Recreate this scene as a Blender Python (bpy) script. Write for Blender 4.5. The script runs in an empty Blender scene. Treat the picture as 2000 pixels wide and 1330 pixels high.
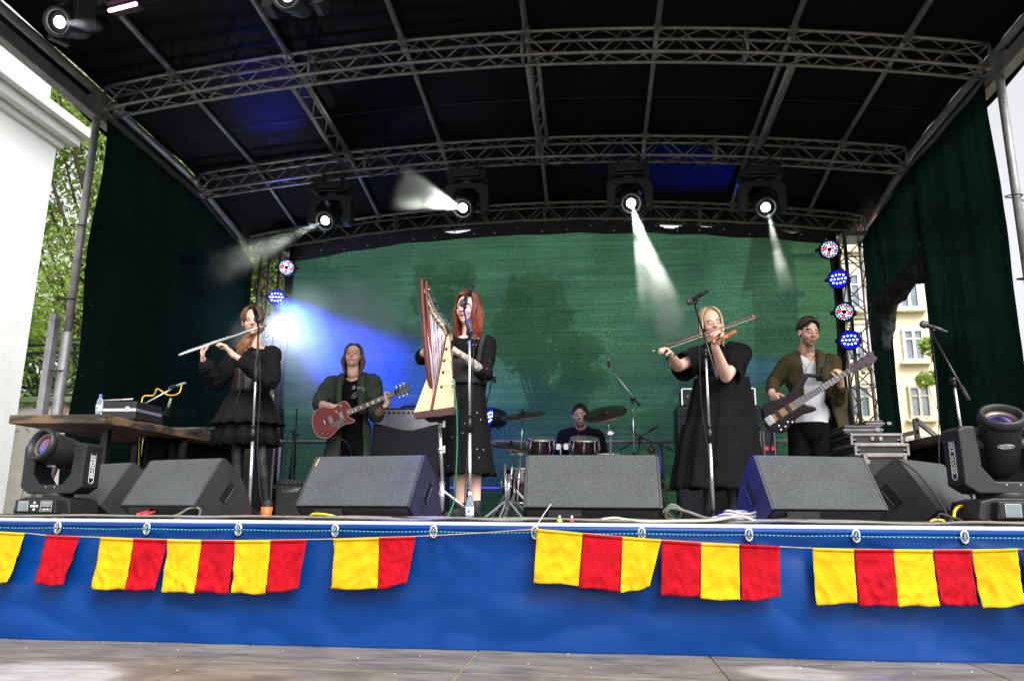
import bpy, bmesh, math, random
from math import sin, cos, pi, radians as R, atan2, sqrt
from mathutils import Vector as V, Matrix, Euler, noise
random.seed(7)
S = bpy.context.scene
COL = S.collection

# ---------------------------------------------------------------- camera
FPX, PITCH, YAW, ROLL, HC = 1530.0, 0.2212, 0.1048, 0.0081, 0.03
FWD = V((-sin(YAW)*cos(PITCH), cos(YAW)*cos(PITCH), sin(PITCH)))
RT = V((cos(YAW), sin(YAW), 0)); UP = RT.cross(FWD)
RT2 = RT*cos(ROLL) + UP*sin(ROLL); UP2 = -RT*sin(ROLL) + UP*cos(ROLL)
cd = bpy.data.cameras.new('camera'); cam = bpy.data.objects.new('camera', cd); COL.objects.link(cam)
cd.sensor_width = 36; cd.lens = 36*FPX/2000; cd.clip_start = .05; cd.clip_end = 500
cam.matrix_world = Matrix(((RT2.x, UP2.x, -FWD.x, 0), (RT2.y, UP2.y, -FWD.y, 0), (RT2.z, UP2.z, -FWD.z, HC), (0, 0, 0, 1)))
S.camera = cam

def ray(px, py): return FWD + RT2*((px-1000)/FPX) - UP2*((py-665)/FPX)
def at(px, py, Y):
    d = ray(px, py); return V((0, 0, HC)) + d*(Y/d.y)
def atX(px, py, X):
    d = ray(px, py); return V((0, 0, HC)) + d*(X/d.x)
def atZ(px, py, z):
    d = ray(px, py); return V((0, 0, HC)) + d*((z-HC)/d.z)
def flo(px, Y, z=0.0):          # floor point under a picture column
    p = at(px, 1010, Y); return V((p.x, Y, z))

# ---------------------------------------------------------------- world, sun, exposure
W = bpy.data.worlds.new('World'); S.world = W; W.use_nodes = True
nt = W.node_tree; nt.nodes.clear()
sky = nt.nodes.new('ShaderNodeTexSky'); sky.sky_type = 'NISHITA'; sky.sun_disc = False
sky.sun_elevation = R(48); sky.sun_rotation = R(148); sky.air_density = 1.0; sky.dust_density = 6.0
hs = nt.nodes.new('ShaderNodeHueSaturation'); hs.inputs['Saturation'].default_value = .10; hs.inputs['Value'].default_value = 1.35
bg = nt.nodes.new('ShaderNodeBackground'); bg.inputs['Strength'].default_value = .15
wo = nt.nodes.new('ShaderNodeOutputWorld')
nt.links.new(sky.outputs[0], hs.inputs['Color']); nt.links.new(hs.outputs[0], bg.inputs['Color']); nt.links.new(bg.outputs[0], wo.inputs['Surface'])
sd = bpy.data.lights.new('sun', 'SUN'); sd.energy = 1.2; sd.angle = R(25); sd.color = (1, .97, .93)
sun = bpy.data.objects.new('sun', sd); COL.objects.link(sun)
sun.rotation_euler = Euler((R(42), 0, R(32)))
S.view_settings.view_transform = 'Standard'; S.view_settings.look = 'None'; S.view_settings.gamma = 1
S.view_settings.exposure = 0.68
S.cycles.max_bounces = 7; S.cycles.diffuse_bounces = 3; S.cycles.glossy_bounces = 3; S.cycles.transmission_bounces = 4
S.cycles.volume_bounces = 0; S.cycles.transparent_max_bounces = 16; S.cycles.use_denoising = True
S.cycles.volume_step_rate = 2.0; S.cycles.volume_max_steps = 96; S.cycles.sample_clamp_indirect = 4.0

# ---------------------------------------------------------------- materials
MATS = {}
def mat(name, col, rough=.6, metal=0., var=.15, vs=6., bump=0., bs=40., coat=0., spec=None, emit=0., ecol=None, sss=0., stretch=(1, 1, 1), attr=None, alpha=None, trans=0., sheen=0.):
    if name in MATS: return MATS[name]
    m = bpy.data.materials.new(name); m.use_nodes = True; t = m.node_tree; N = t.nodes; L = t.links
    b = N['Principled BSDF']; b.inputs['Roughness'].default_value = rough; b.inputs['Metallic'].default_value = metal
    if coat: b.inputs['Coat Weight'].default_value = coat; b.inputs['Coat Roughness'].default_value = .08
    if spec is not None: b.inputs['Specular IOR Level'].default_value = spec
    if sss: b.inputs['Subsurface Weight'].default_value = sss; b.inputs['Subsurface Scale'].default_value = .01; b.inputs['Subsurface Radius'].default_value = (1, .4, .2)
    if trans: b.inputs['Transmission Weight'].default_value = trans
    if sheen: b.inputs['Sheen Weight'].default_value = sheen
    if alpha is not None: b.inputs['Alpha'].default_value = alpha
    tc = N.new('ShaderNodeTexCoord'); mp = N.new('ShaderNodeMapping'); mp.inputs['Scale'].default_value = stretch
    L.new(tc.outputs['Object'], mp.inputs[0])
    nz = N.new('ShaderNodeTexNoise'); nz.inputs['Scale'].default_value = vs; nz.inputs['Detail'].default_value = 5; nz.inputs['Roughness'].default_value = .6
    L.new(mp.outputs[0], nz.inputs['Vector'])
    mx = N.new('ShaderNodeMix'); mx.data_type = 'RGBA'
    if attr:
        a = N.new('ShaderNodeVertexColor'); a.layer_name = attr
        hm = N.new('ShaderNodeHueSaturation'); L.new(a.outputs[0], hm.inputs['Color'])
        mr = N.new('ShaderNodeMapRange'); mr.inputs[1].default_value = .3; mr.inputs[2].default_value = .7; mr.inputs[3].default_value = 1-var; mr.inputs[4].default_value = 1+var
        L.new(nz.outputs[0], mr.inputs[0]); L.new(mr.outputs[0], hm.inputs['Value']); L.new(hm.outputs[0], b.inputs['Base Color'])
    else:
        c = V(col); lo = [max(0, x*(1-var)) for x in c]; hi = [min(1, x*(1+var)) for x in c]
        cr = N.new('ShaderNodeValToRGB'); cr.color_ramp.elements[0].position = .32; cr.color_ramp.elements[1].position = .68
        cr.color_ramp.elements[0].color = (*lo, 1); cr.color_ramp.elements[1].color = (*hi, 1)
        L.new(nz.outputs[0], cr.inputs[0]); L.new(cr.outputs[0], b.inputs['Base Color'])
    if bump:
        n2 = N.new('ShaderNodeTexNoise'); n2.inputs['Scale'].default_value = bs; n2.inputs['Detail'].default_value = 3
        L.new(mp.outputs[0], n2.inputs['Vector'])
        bp = N.new('ShaderNodeBump'); bp.inputs['Strength'].default_value = bump; bp.inputs['Distance'].default_value = .004
        L.new(n2.outputs[0], bp.inputs['Height']); L.new(bp.outputs[0], b.inputs['Normal'])
    if emit:
        b.inputs['Emission Color'].default_value = (*(ecol or col), 1); b.inputs['Emission Strength'].default_value = emit
    MATS[name] = m
    return m

def two_tone(m, col2, scale=4., lo=.55, hi=.62, stretch=(1, 1, 1), detail=6, rough2=None):
    """mixes patches of a second colour (dirt, wear, stain) over the base colour of m"""
    t = m.node_tree; N = t.nodes; L = t.links; b = N['Principled BSDF']
    src = b.inputs['Base Color'].links[0].from_socket
    tc = N.new('ShaderNodeTexCoord'); mp = N.new('ShaderNodeMapping'); mp.inputs['Scale'].default_value = stretch
    nz = N.new('ShaderNodeTexNoise'); nz.inputs['Scale'].default_value = scale; nz.inputs['Detail'].default_value = detail; nz.inputs['Roughness'].default_value = .7
    cr = N.new('ShaderNodeValToRGB'); cr.color_ramp.elements[0].position = lo; cr.color_ramp.elements[1].position = hi
    mx = N.new('ShaderNodeMixRGB'); mx.inputs[2].default_value = (*col2, 1)
    L.new(tc.outputs['Object'], mp.inputs[0]); L.new(mp.outputs[0], nz.inputs['Vector']); L.new(nz.outputs[0], cr.inputs[0])
    L.new(cr.outputs[0], mx.inputs[0]); L.new(src, mx.inputs[1]); L.new(mx.outputs[0], b.inputs['Base Color'])
    return m

M = {}
M['alu'] = mat('aluminium', (.25, .23, .225), .45, .6, .25, 9, .15, 60)
M['alu_dull'] = mat('dull_aluminium', (.20, .19, .19), .5, .5, .25, 5, .2, 30)
M['chrome'] = mat('chrome', (.66, .67, .70), .24, .8, .05, 10)
M['galv'] = two_tone(mat('galvanised_steel', (.24, .24, .25), .5, .4, .25, 8, .2, 40), (.14, .12, .10), 6, .58, .7)
M['black'] = mat('black_plastic', (.009, .009, .011), .5, 0, .2, 20, .15, 120)
M['blackm'] = mat('black_metal', (.012, .012, .014), .35, .2, .3, 30)
M['rubber'] = mat('black_rubber', (.012, .012, .012), .7, 0, .2, 30, .2, 60)
M['tarp'] = mat('black_tarpaulin', (.0034, .0031, .0036), .7, 0, .35, 1.2, .9, 3.5, stretch=(1, 2.5, 1), spec=.14)
M['grey'] = mat('grey_plastic', (.08, .08, .085), .5)
M['white'] = mat('white_paint', (.75, .76, .76), .6, 0, .04, 3)
M['moni'] = two_tone(two_tone(mat('speaker_carpet', (.058, .062, .065), .9, 0, .16, 5, 1, 170, spec=.3), (.088, .092, .095), 70, .5, .7), (.14, .135, .12), 16, .76, .79)
M['moni_side'] = two_tone(mat('worn_black_paint', (.017, .017, .019), .6, 0, .25, 12, .5, 150), (.11, .105, .09), 26, .66, .74)
M['case'] = mat('case_laminate', (.014, .013, .015), .45, 0, .25, 14)
M['red'] = mat('red_lacquer', (.15, .004, .007), .22, 0, .2, 5, coat=.25, spec=.3)

# ---------------------------------------------------------------- mesh builder
ORG = V((0, 0, 0))
def basis(d, ref=None):
    d = V(d).normalized()
    r = V(ref) if ref is not None else (V((0, 0, 1)) if abs(d.z) < .95 else V((0, 1, 0)))
    x = r.cross(d).normalized(); y = d.cross(x)
    return x, y, d

class MB:
    def __init__(s): s.v = []; s.f = []; s.sm = []; s.c = []; s.mi = []; s.cc = (1, 1, 1); s.m = 0
    def add(s, vs, fs, smooth=False):
        o = len(s.v); s.v += [V(p) for p in vs]; s.c += [s.cc]*len(vs)
        s.f += [tuple(i+o for i in f) for f in fs]; s.sm += [smooth]*len(fs); s.mi += [s.m]*len(fs); return s
    def box(s, c, sz, rot=None, taper=(1, 1)):
        c = V(c); hx, hy, hz = sz[0]/2, sz[1]/2, sz[2]/2; tx, ty = taper
        p = [V((-hx, -hy, -hz)), V((hx, -hy, -hz)), V((hx, hy, -hz)), V((-hx, hy, -hz)),
             V((-hx*tx, -hy*ty, hz)), V((hx*tx, -hy*ty, hz)), V((hx*tx, hy*ty, hz)), V((-hx*tx, hy*ty, hz))]
        if rot is not None:
            Rm = rot if isinstance(rot, Matrix) else Euler(rot).to_matrix()
            p = [Rm @ q for q in p]
        return s.add([c+q for q in p], [(0, 3, 2, 1), (4, 5, 6, 7), (0, 1, 5, 4), (1, 2, 6, 5), (2, 3, 7, 6), (3, 0, 4, 7)])
    def bar(s, a, b, w, h, ref=None):      # rectangular bar from a to b
        a = V(a); b = V(b); x, y, d = basis(b-a, ref); q = []
        for p in (a, b): q += [p-x*w/2-y*h/2, p+x*w/2-y*h/2, p+x*w/2+y*h/2, p-x*w/2+y*h/2]
        return s.add(q, [(0, 3, 2, 1), (4, 5, 6, 7), (0, 1, 5, 4), (1, 2, 6, 5), (2, 3, 7, 6), (3, 0, 4, 7)])
    def cyl(s, a, b, r0, r1=None, n=10, cap=True):
        if r1 is None: r1 = r0
        return s.tube([a, b], [r0, r1], n, cap)
    def tube(s, pts, r, n=8, cap=True, closed=False):
        pts = [V(p) for p in pts]; k = len(pts)
        if not hasattr(r, '__len__'): r = [r]*k
        vs = []; fs = []; px = None
        for i, p in enumerate(pts):
            if closed: d = pts[(i+1) % k]-pts[i-1]
            else: d = pts[min(i+1, k-1)]-pts[max(i-1, 0)]
            if d.length < 1e-9: d = V((0, 0, 1))
            d.normalize()
            if px is None: x, y, _ = basis(d)
            else:
                x = px - d*px.dot(d)
                if x.length < 1e-6: x, y, _ = basis(d)
                x.normalize(); y = d.cross(x)
            px = x
            for j in range(n):
                a = 2*pi*j/n; vs.append(p + (x*cos(a)+y*sin(a))*r[i])
        for i in range(k-1 if not closed else k):
            for j in range(n):
                a = i*n+j; b = i*n+(j+1) % n; i2 = (i+1) % k
                fs.append((a, b, i2*n+(j+1) % n, i2*n+j))
        s.add(vs, fs, True)
        if cap and not closed:
            o = len(s.v)-len(vs)
            s.f += [tuple(o+j for j in range(n))[::-1], tuple(o+(k-1)*n+j for j in range(n))]; s.sm += [False]*2; s.mi += [s.m]*2
        return s
    def sph(s, c, r, fr=None, nu=14, nv=9):
        c = V(c)
        if not hasattr(r, '__len__'): r = (r, r, r)
        ax = fr or (V((1, 0, 0)), V((0, 1, 0)), V((0, 0, 1)))
        vs = [c - ax[2]*r[2]]; fs = []
        for i in range(1, nv):
            t = pi*i/nv - pi/2
            for j in range(nu):
                a = 2*pi*j/nu
                vs.append(c + ax[0]*(r[0]*cos(t)*cos(a)) + ax[1]*(r[1]*cos(t)*sin(a)) + ax[2]*(r[2]*sin(t)))
        vs.append(c + ax[2]*r[2]); e = len(vs)-1
        for j in range(nu):
            fs.append((0, 1+(j+1) % nu, 1+j)); fs.append((e, e-nu+j, e-nu+(j+1) % nu))
        for i in range(nv-2):
            for j in range(nu):
                a = 1+i*nu+j; b = 1+i*nu+(j+1) % nu; fs.append((a, b, b+nu, a+nu))
        return s.add(vs, fs, True)
    def cap(s, a, b, r0, r1, n=12):         # tapered capsule
        a = V(a); b = V(b); x, y, d = basis(b-a) if (b-a).length > 1e-6 else (V((1, 0, 0)), V((0, 1, 0)), V((0, 0, 1)))
        pts = []; rr = []
        for t in (-1, -.85, -.5): pts.append(a+d*(t*r0)); rr.append(max(1e-4, r0*sqrt(max(0, 1-t*t))))
        pts.append(a); rr.append(r0); pts.append(b); rr.append(r1)
        for t in (.5, .85, 1): pts.append(b+d*(t*r1)); rr.append(max(1e-4, r1*sqrt(max(0, 1-t*t))))
        vs = []; fs = []
        for p, q in zip(pts, rr):
            for j in range(n):
                an = 2*pi*j/n; vs.append(p+(x*cos(an)+y*sin(an))*q)
        k = len(pts)
        for i in range(k-1):
            for j in range(n): fs.append((i*n+j, i*n+(j+1) % n, (i+1)*n+(j+1) % n, (i+1)*n+j))
        fs.append(tuple(range(n))[::-1]); fs.append(tuple((k-1)*n+j for j in range(n)))
        return s.add(vs, fs, True)
    def lathe(s, prof, c=(0, 0, 0), axis=(0, 0, 1), n=20, smooth=True):   # prof: (radius, height)
        c = V(c); x, y, d = basis(axis); vs = []; fs = []
        for r, h in prof:
            for j in range(n):
                a = 2*pi*j/n; vs.append(c + d*h + (x*cos(a)+y*sin(a))*max(r, 1e-5))
        k = len(prof)
        for i in range(k-1):
            for j in range(n): fs.append((i*n+j, i*n+(j+1) % n, (i+1)*n+(j+1) % n, (i+1)*n+j))
        if prof[0][0] > 1e-4: fs.append(tuple(range(n))[::-1])
        if prof[-1][0] > 1e-4: fs.append(tuple((k-1)*n+j for j in range(n)))
        return s.add(vs, fs, smooth)
    def prism(s, poly, o, ax, ay, az, t, smooth=False):    # 2-D outline in plane (ax, ay) extruded t along az
        o = V(o); ax = V(ax); ay = V(ay); az = V(az); n = len(poly)
        vs = [o+ax*p[0]+ay*p[1]-az*t/2 for p in poly]+[o+ax*p[0]+ay*p[1]+az*t/2 for p in poly]
        fs = [tuple(range(n))[::-1], tuple(range(n, 2*n))]
        s.add(vs, fs)
        ofs = len(s.v)-2*n
        s.f += [(ofs+i, ofs+(i+1) % n, ofs+n+(i+1) % n, ofs+n+i) for i in range(n)]; s.sm += [smooth]*n; s.mi += [s.m]*n
        return s
    def grid(s, P, closed=False, smooth=True):   # P: rows of points
        nr = len(P); nc = len(P[0]); vs = [q for row in P for q in row]; fs = []
        for i in range(nr-1):
            for j in range(nc if closed else nc-1):
                j2 = (j+1) % nc; fs.append((i*nc+j, i*nc+j2, (i+1)*nc+j2, (i+1)*nc+j))
        return s.add(vs, fs, smooth)
    def xf(s, Mx):
        s.v = [Mx @ p for p in s.v]; return s
    def mesh(s, name, mats, org):
        me = bpy.data.meshes.new(name)
        me.from_pydata([tuple(p-org) for p in s.v], [], s.f)
        for m in (mats if isinstance(mats, (list, tuple)) else [mats]): me.materials.append(m)
        me.polygons.foreach_set('use_smooth', s.sm)
        me.polygons.foreach_set('material_index', s.mi)
        if any(c != (1, 1, 1) for c in s.c):
            at_ = me.color_attributes.new('Col', 'FLOAT_COLOR', 'POINT')
            fl = []
            for c in s.c: fl += [c[0], c[1], c[2], 1]
            at_.data.foreach_set('color', fl)
        me.update()
        return me
    def build(s, name, m, parent=None, bevel=0, solid=0, org=None):
        o = bpy.data.objects.new(name, s.mesh(name, m, ORG if org is None else org)); COL.objects.link(o)
        if parent is not None: o.parent = parent
        if bevel:
            b = o.modifiers.new('bevel', 'BEVEL'); b.width = bevel; b.segments = 2; b.limit_method = 'ANGLE'; b.angle_limit = R(40)
        if solid:
            b = o.modifiers.new('solid', 'SOLIDIFY'); b.thickness = solid; b.offset = 0
        return o
    def solo(s, name, m, label, cat, group=None, kind=None, **kw):
        xs = [p.x for p in s.v]; ys = [p.y for p in s.v]; zs = [p.z for p in s.v]
        org = V(((min(xs)+max(xs))/2, (min(ys)+max(ys))/2, min(zs)))
        o = s.build(name, m, None, org=org, **kw); o.location = org
        tag(o, label, cat, group, kind); return o

def tag(o, label=None, cat=None, group=None, kind=None):
    if label: o['label'] = label
    if cat: o['category'] = cat
    if group: o['group'] = group
    if kind: o['kind'] = kind
    return o
def thing(name, label, cat, loc=(0, 0, 0), group=None, kind=None):
    """an Empty at the base; meshes built afterwards are given in world coordinates and stored relative to it"""
    global ORG
    ORG = V(loc); o = bpy.data.objects.new(name, None); COL.objects.link(o); o.location = ORG
    o.empty_display_size = .1
    return tag(o, label, cat, group, kind)
def dup(o, parent=None):
    c = o.copy(); COL.objects.link(c); c.parent = parent
    for ch in list(o.children): dup(ch, c)
    return c
def part_label(o, t): o['label'] = t; return o

def text_mesh(txt, size, m, parent, Mx, depth=.001, name='lettering', bold=0, shear=0):
    cu = bpy.data.curves.new('t', 'FONT'); cu.body = txt; cu.size = size; cu.extrude = depth; cu.align_x = 'CENTER'; cu.align_y = 'CENTER'
    cu.offset = bold; cu.shear = shear; cu.resolution_u = 3
    to = bpy.data.objects.new('t', cu); COL.objects.link(to)
    dg = bpy.context.evaluated_depsgraph_get(); me = bpy.data.meshes.new_from_object(to.evaluated_get(dg))
    bpy.data.objects.remove(to); me.transform(Mx); me.materials.clear(); me.materials.append(m); me.name = name
    o = bpy.data.objects.new(name, me); COL.objects.link(o); o.parent = parent
    return o
def frame(o, x, y):    # 4x4 placing local x,y onto given axes
    x = V(x).normalized(); y = (V(y)-x*V(y).dot(x)).normalized(); z = x.cross(y)
    return Matrix(((x.x, y.x, z.x, o[0]), (x.y, y.y, z.y, o[1]), (x.z, y.z, z.z, o[2]), (0, 0, 0, 1)))

def remeshed(mb, voxel, smooth=3, fac=.5):
    """one continuous skin over overlapping primitives -> (verts, faces)"""
    me = bpy.data.meshes.new('tmp'); me.from_pydata([tuple(p) for p in mb.v], [], mb.f)
    o = bpy.data.objects.new('tmp', me); COL.objects.link(o)
    r = o.modifiers.new('r', 'REMESH'); r.mode = 'VOXEL'; r.voxel_size = voxel; r.adaptivity = 0
    if smooth:
        sm = o.modifiers.new('s', 'SMOOTH'); sm.factor = fac; sm.iterations = smooth
    dg = bpy.context.evaluated_depsgraph_get(); m2 = bpy.data.meshes.new_from_object(o.evaluated_get(dg))
    bpy.data.objects.remove(o); bpy.data.meshes.remove(me)
    return m2
def finish_mesh(me, name, m, parent, paint=None, disp=None, cut=None, solid=0):
    """displace, cut, paint and link a remeshed skin"""
    if disp:
        me.update(); nn = [v.normal.copy() for v in me.vertices]
        for v, n in zip(me.vertices, nn): v.co = v.co + n*disp(v.co, n)
    if cut:
        bm = bmesh.new(); bm.from_mesh(me)
        bmesh.ops.delete(bm, geom=[f for f in bm.faces if cut(f.calc_center_median(), f.normal)], context='FACES')
        bm.to_mesh(me); bm.free()
    if paint:
        a = me.color_attributes.new('Col', 'FLOAT_COLOR', 'POINT'); fl = []
        for v in me.vertices:
            c = paint(v.co); fl += [c[0], c[1], c[2], 1]
        a.data.foreach_set('color', fl)
    me.transform(Matrix.Translation(-ORG)); me.materials.clear(); me.materials.append(m)
    me.polygons.foreach_set('use_smooth', [True]*len(me.polygons)); me.update(); me.name = name
    o = bpy.data.objects.new(name, me); COL.objects.link(o); o.parent = parent
    if solid:
        b = o.modifiers.new('solid', 'SOLIDIFY'); b.thickness = solid; b.offset = 0
    return o
def folds(amp, fx=9., fz=4., seed=0., fine=.3):
    def f(p, n):
        a = noise.noise(V((p.x*fx+seed, p.y*fx, p.z*fz)))
        b = noise.noise(V((p.x*fx*2.6, p.y*fx*2.6+seed, p.z*fz*3.1)))
        return amp*((1-abs(a)*2.2)*.6 + a*.6 + b*fine)
    return f
def light(kind, name, loc, energy, col=(1, 1, 1), target=None, size=R(20), blend=.3, radius=.03):
    d = bpy.data.lights.new(name, kind); d.energy = energy; d.color = col
    o = bpy.data.objects.new(name, d); COL.objects.link(o); o.location = loc
    if kind == 'SPOT': d.spot_size = size; d.spot_blend = blend; d.shadow_soft_size = radius
    if kind == 'POINT': d.shadow_soft_size = radius
    if target is not None: o.rotation_euler = (V(target)-V(loc)).to_track_quat('-Z', 'Y').to_euler()
    return o
def curve_pts(ctrl, n=8):
    """Catmull-Rom through control points"""
    c = [V(p) for p in ctrl]; out = []
    for i in range(len(c)-1):
        p0 = c[max(i-1, 0)]; p1 = c[i]; p2 = c[i+1]; p3 = c[min(i+2, len(c)-1)]
        for k in range(n):
            t = k/n
            out.append(.5*((2*p1)+(p2-p0)*t+(2*p0-5*p1+4*p2-p3)*t*t+(3*p1-p0-3*p2+p3)*t**3))
    out.append(c[-1]); return out
# ================================================================ SETTING
XL, XR = -4.6, 3.4
Y1, Y2, Y3 = 6.35, 8.20, 9.62
DECK = -.6; GRD = -.95

# ground -------------------------------------------------------
g = two_tone(mat('ground_soil', (.13, .12, .095), .95, 0, .35, 2, .6, 12), (.06, .085, .03), .6, .45, .6)
m = MB(); m.add([(-150, -20, GRD), (150, -20, GRD), (150, 250, GRD), (-150, 250, GRD)], [(0, 1, 2, 3)])
tag(m.build('ground', g), kind='structure', label='bare earth and grass ground around the stage')

# foreground deck of plywood sheets
def deck_mat():
    m = mat('worn_plywood', (.145, .122, .095), .45, 0, .35, 3.5, .25, 60, stretch=(1, 3, 1), spec=.6)
    two_tone(m, (.21, .20, .17), 5, .45, .7, (1, 3.5, 1)); two_tone(m, (.30, .27, .22), 34, .70, .76, (1, 2, 1), 8); two_tone(m, (.07, .067, .062), 3, .5, .7, (1, 2, 1))
    return m
dm = deck_mat()
t = thing('plywood_platform', 'low platform of worn dark plywood sheets in front of the blue stage skirt', 'platform', (-.4, 2.4, GRD))
xs = [-4.6]
for px, py in ((520, 1248), (940, 1263), (1375, 1268), (1835, 1273)): xs.append(atZ(px, py, DECK).x)
xs[0] = xs[1]-1.22
xs = [xs[0]-1.22]+xs+[xs[-1]+1.22, xs[-1]+2.44]
yb = 4.02; ym = atZ(650, 1307, DECK).y; ycuts = [yb, ym, ym-1.25, ym-2.5]
for i in range(len(xs)-1):
    for j in range(len(ycuts)-1):
        q = MB(); q.box(((xs[i]+xs[i+1])/2, (ycuts[j]+ycuts[j+1])/2, DECK-.02), (xs[i+1]-xs[i]-.009, ycuts[j]-ycuts[j+1]-.008, .04))
        q.build('plywood_sheet', dm, t, bevel=.002)
q = MB(); q.box((-.4, 2.0, (DECK+GRD)/2-.03), (8.5, 3.9, .26)); q.build('understructure', M['alu_dull'], t)
q = MB(); q.box((-.4, 2.2, DECK-.012), (9.5, 3.6, .008)); q.build('joint_filler', mat('sawdust_seam', (.42, .30, .16), .9), t)

q = MB(); rnd = random.Random(8)
for k in range(45):
    x = rnd.uniform(-3.2, 2.6); y = 3.95-abs(rnd.gauss(0, .25 if k % 3 else .02)) if k % 4 else rnd.uniform(2.9, 3.9); s_ = rnd.uniform(.0015, .004)
    q.box((x, y, DECK+.003), (s_*rnd.uniform(1, 3), s_, .003), (rnd.random(), rnd.random(), rnd.random()*3))
q.solo('debris', mat('pale_chips', (.55, .50, .42), .9), 'scattered pale chips and grit on the plywood in front of the skirt', 'debris', kind='stuff')
# stage --------------------------------------------------------
t = thing('stage_platform', 'raised stage floor with a white metal front edge behind the blue skirt', 'stage', ((XL+XR)/2, 7, GRD))
fl = two_tone(mat('stage_boards', (.06, .05, .042), .6, 0, .3, 5, .3, 50), (.12, .105, .09), 9, .55, .7)
q = MB(); q.box((-.5, 7.1, -.05), (9.4, 6.1, .1)); q.build('stage_floor', fl, t)
q = MB(); q.box((-.5, 7.1, (GRD-.1)/2), (9.3, 6.0, -.1-GRD)); q.build('understructure', M['blackm'], t)
q = MB(); q.tube([(-5.3, 4.0, -.012), (4.6, 4.0, -.012)], .016, 8); q.build('edge_rail', mat('edge_white', (.5, .53, .6), .4, .2), t)

# blue skirt
sk = mat('blue_pvc', (.0003, .031, .162), .34, 0, .14, 1.0, .5, 5, spec=.2)
two_tone(sk, (.0004, .036, .180), .8, .4, .68); two_tone(sk, (.10, .12, .30), 9, .71, .76, (1, 1, 2.2))
t = thing('stage_skirt', 'glossy blue vinyl sheet with metal eyelets hung across the stage front', 'stage skirt', (-.4, 3.97, DECK))
rows = []
nx = 460
eyx = [at(px, 1035, 3.965).x for px in (-62, 113, 287, 466, 655, 847, 1045, 1253, 1462, 1671, 1882)]
for iz in range(44):
    z = -.02 - iz/43*(.605-.02) ; row = []
    for ix in range(nx):
        x = -5.2+ix/(nx-1)*9.6
        k = min(1, iz/10)
        ex_ = min(eyx, key=lambda e: abs(e-x)); dxx, dzz = x-ex_, z+.05; de = sqrt(dxx*dxx+dzz*dzz)
        pk = .007*cos(math.atan2(dxx, -dzz)*7+ex_*5)*math.exp(-de/.13)*min(1, de/.03)
        y = 3.975 + pk*(k*.8+.2) + .006*k*(1-abs(noise.noise(V((x*3.1+z*2.2, z*4.2-x, 11)))*3)) + k*(.022*noise.noise(V((x*1.2, z*1.0, 1))) + .005*noise.noise(V((x*7, z*3, 4))) + .022*noise.noise(V(((x+z*1.3)*1.5, z*.3, 9))) + .003*(1-abs(noise.noise(V(((x-z*.4)*9, z*1.5, 3))))*3))
        row.append((x, y, z))
    rows.append(row)
q = MB(); q.grid(rows); q.build('vinyl_sheet', sk, t, solid=.002)
q = MB(); q.tube([(-5.2, 3.985, -.03), (4.4, 3.985, -.03)], .017, 8); q.build('hem_roll', sk, t)
EZ = at(1045, 1040, 3.965).z
eyel = [-62, 113, 287, 466, 655, 847, 1045, 1253, 1462, 1671, 1882]
for px in eyel:
    c = at(px, 1035, 3.965); c.z = EZ
    q = MB(); ring = [(c.x+.0145*cos(a), c.y-.002, c.z+.021*sin(a)+(.006 if sin(a) > 0 else -.006)) for a in [2*pi*k/20 for k in range(20)]]
    q.tube(ring, .0065, 6, closed=True); e = q.build('eyelet', M['chrome'], t)
    q = MB(); q.box((c.x, c.y+.004, c.z), (.026, .003, .046)); q.build('eyelet_hole', M['blackm'], e)
    q = MB(); q.cap((c.x, c.y-.006, c.z+.014), (c.x, c.y-.008, c.z-.016), .0045, .0065, 8); q.build('turn_clip', M['galv'], e)
cordm = mat('cord_weave', (.02, .17, .26), .7)
ct = cordm.node_tree; cb = ct.nodes['Principled BSDF']; tcn = ct.nodes.new('ShaderNodeTexCoord'); wv = ct.nodes.new('ShaderNodeTexWave'); wv.inputs['Scale'].default_value = 16; wv.bands_direction = 'X'
crn = ct.nodes.new('ShaderNodeValToRGB'); crn.color_ramp.elements[0].color = (.01, .012, .03, 1); crn.color_ramp.elements[1].color = (.03, .3, .42, 1); crn.color_ramp.elements[0].position = .35; crn.color_ramp.elements[1].position = .55
ct.links.new(tcn.outputs['Object'], wv.inputs[0]); ct.links.new(wv.outputs[0], crn.inputs[0]); ct.links.new(crn.outputs[0], cb.inputs['Base Color'])
cp = [(-5.2, 3.958, EZ)]
for a, b in zip(eyel[:-1], eyel[1:]):
    for k in (0, .5):
        p = at(a+(b-a)*k, 1035, 3.955); cp.append((p.x, 3.952+(.006 if k else 0), EZ-(.004 if k else 0)))
cp.append((4.4, 3.955, EZ))
q = MB(); q.tube(curve_pts(cp, 6), .0036, 6); q.build('lacing_cord', cordm, t)

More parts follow.
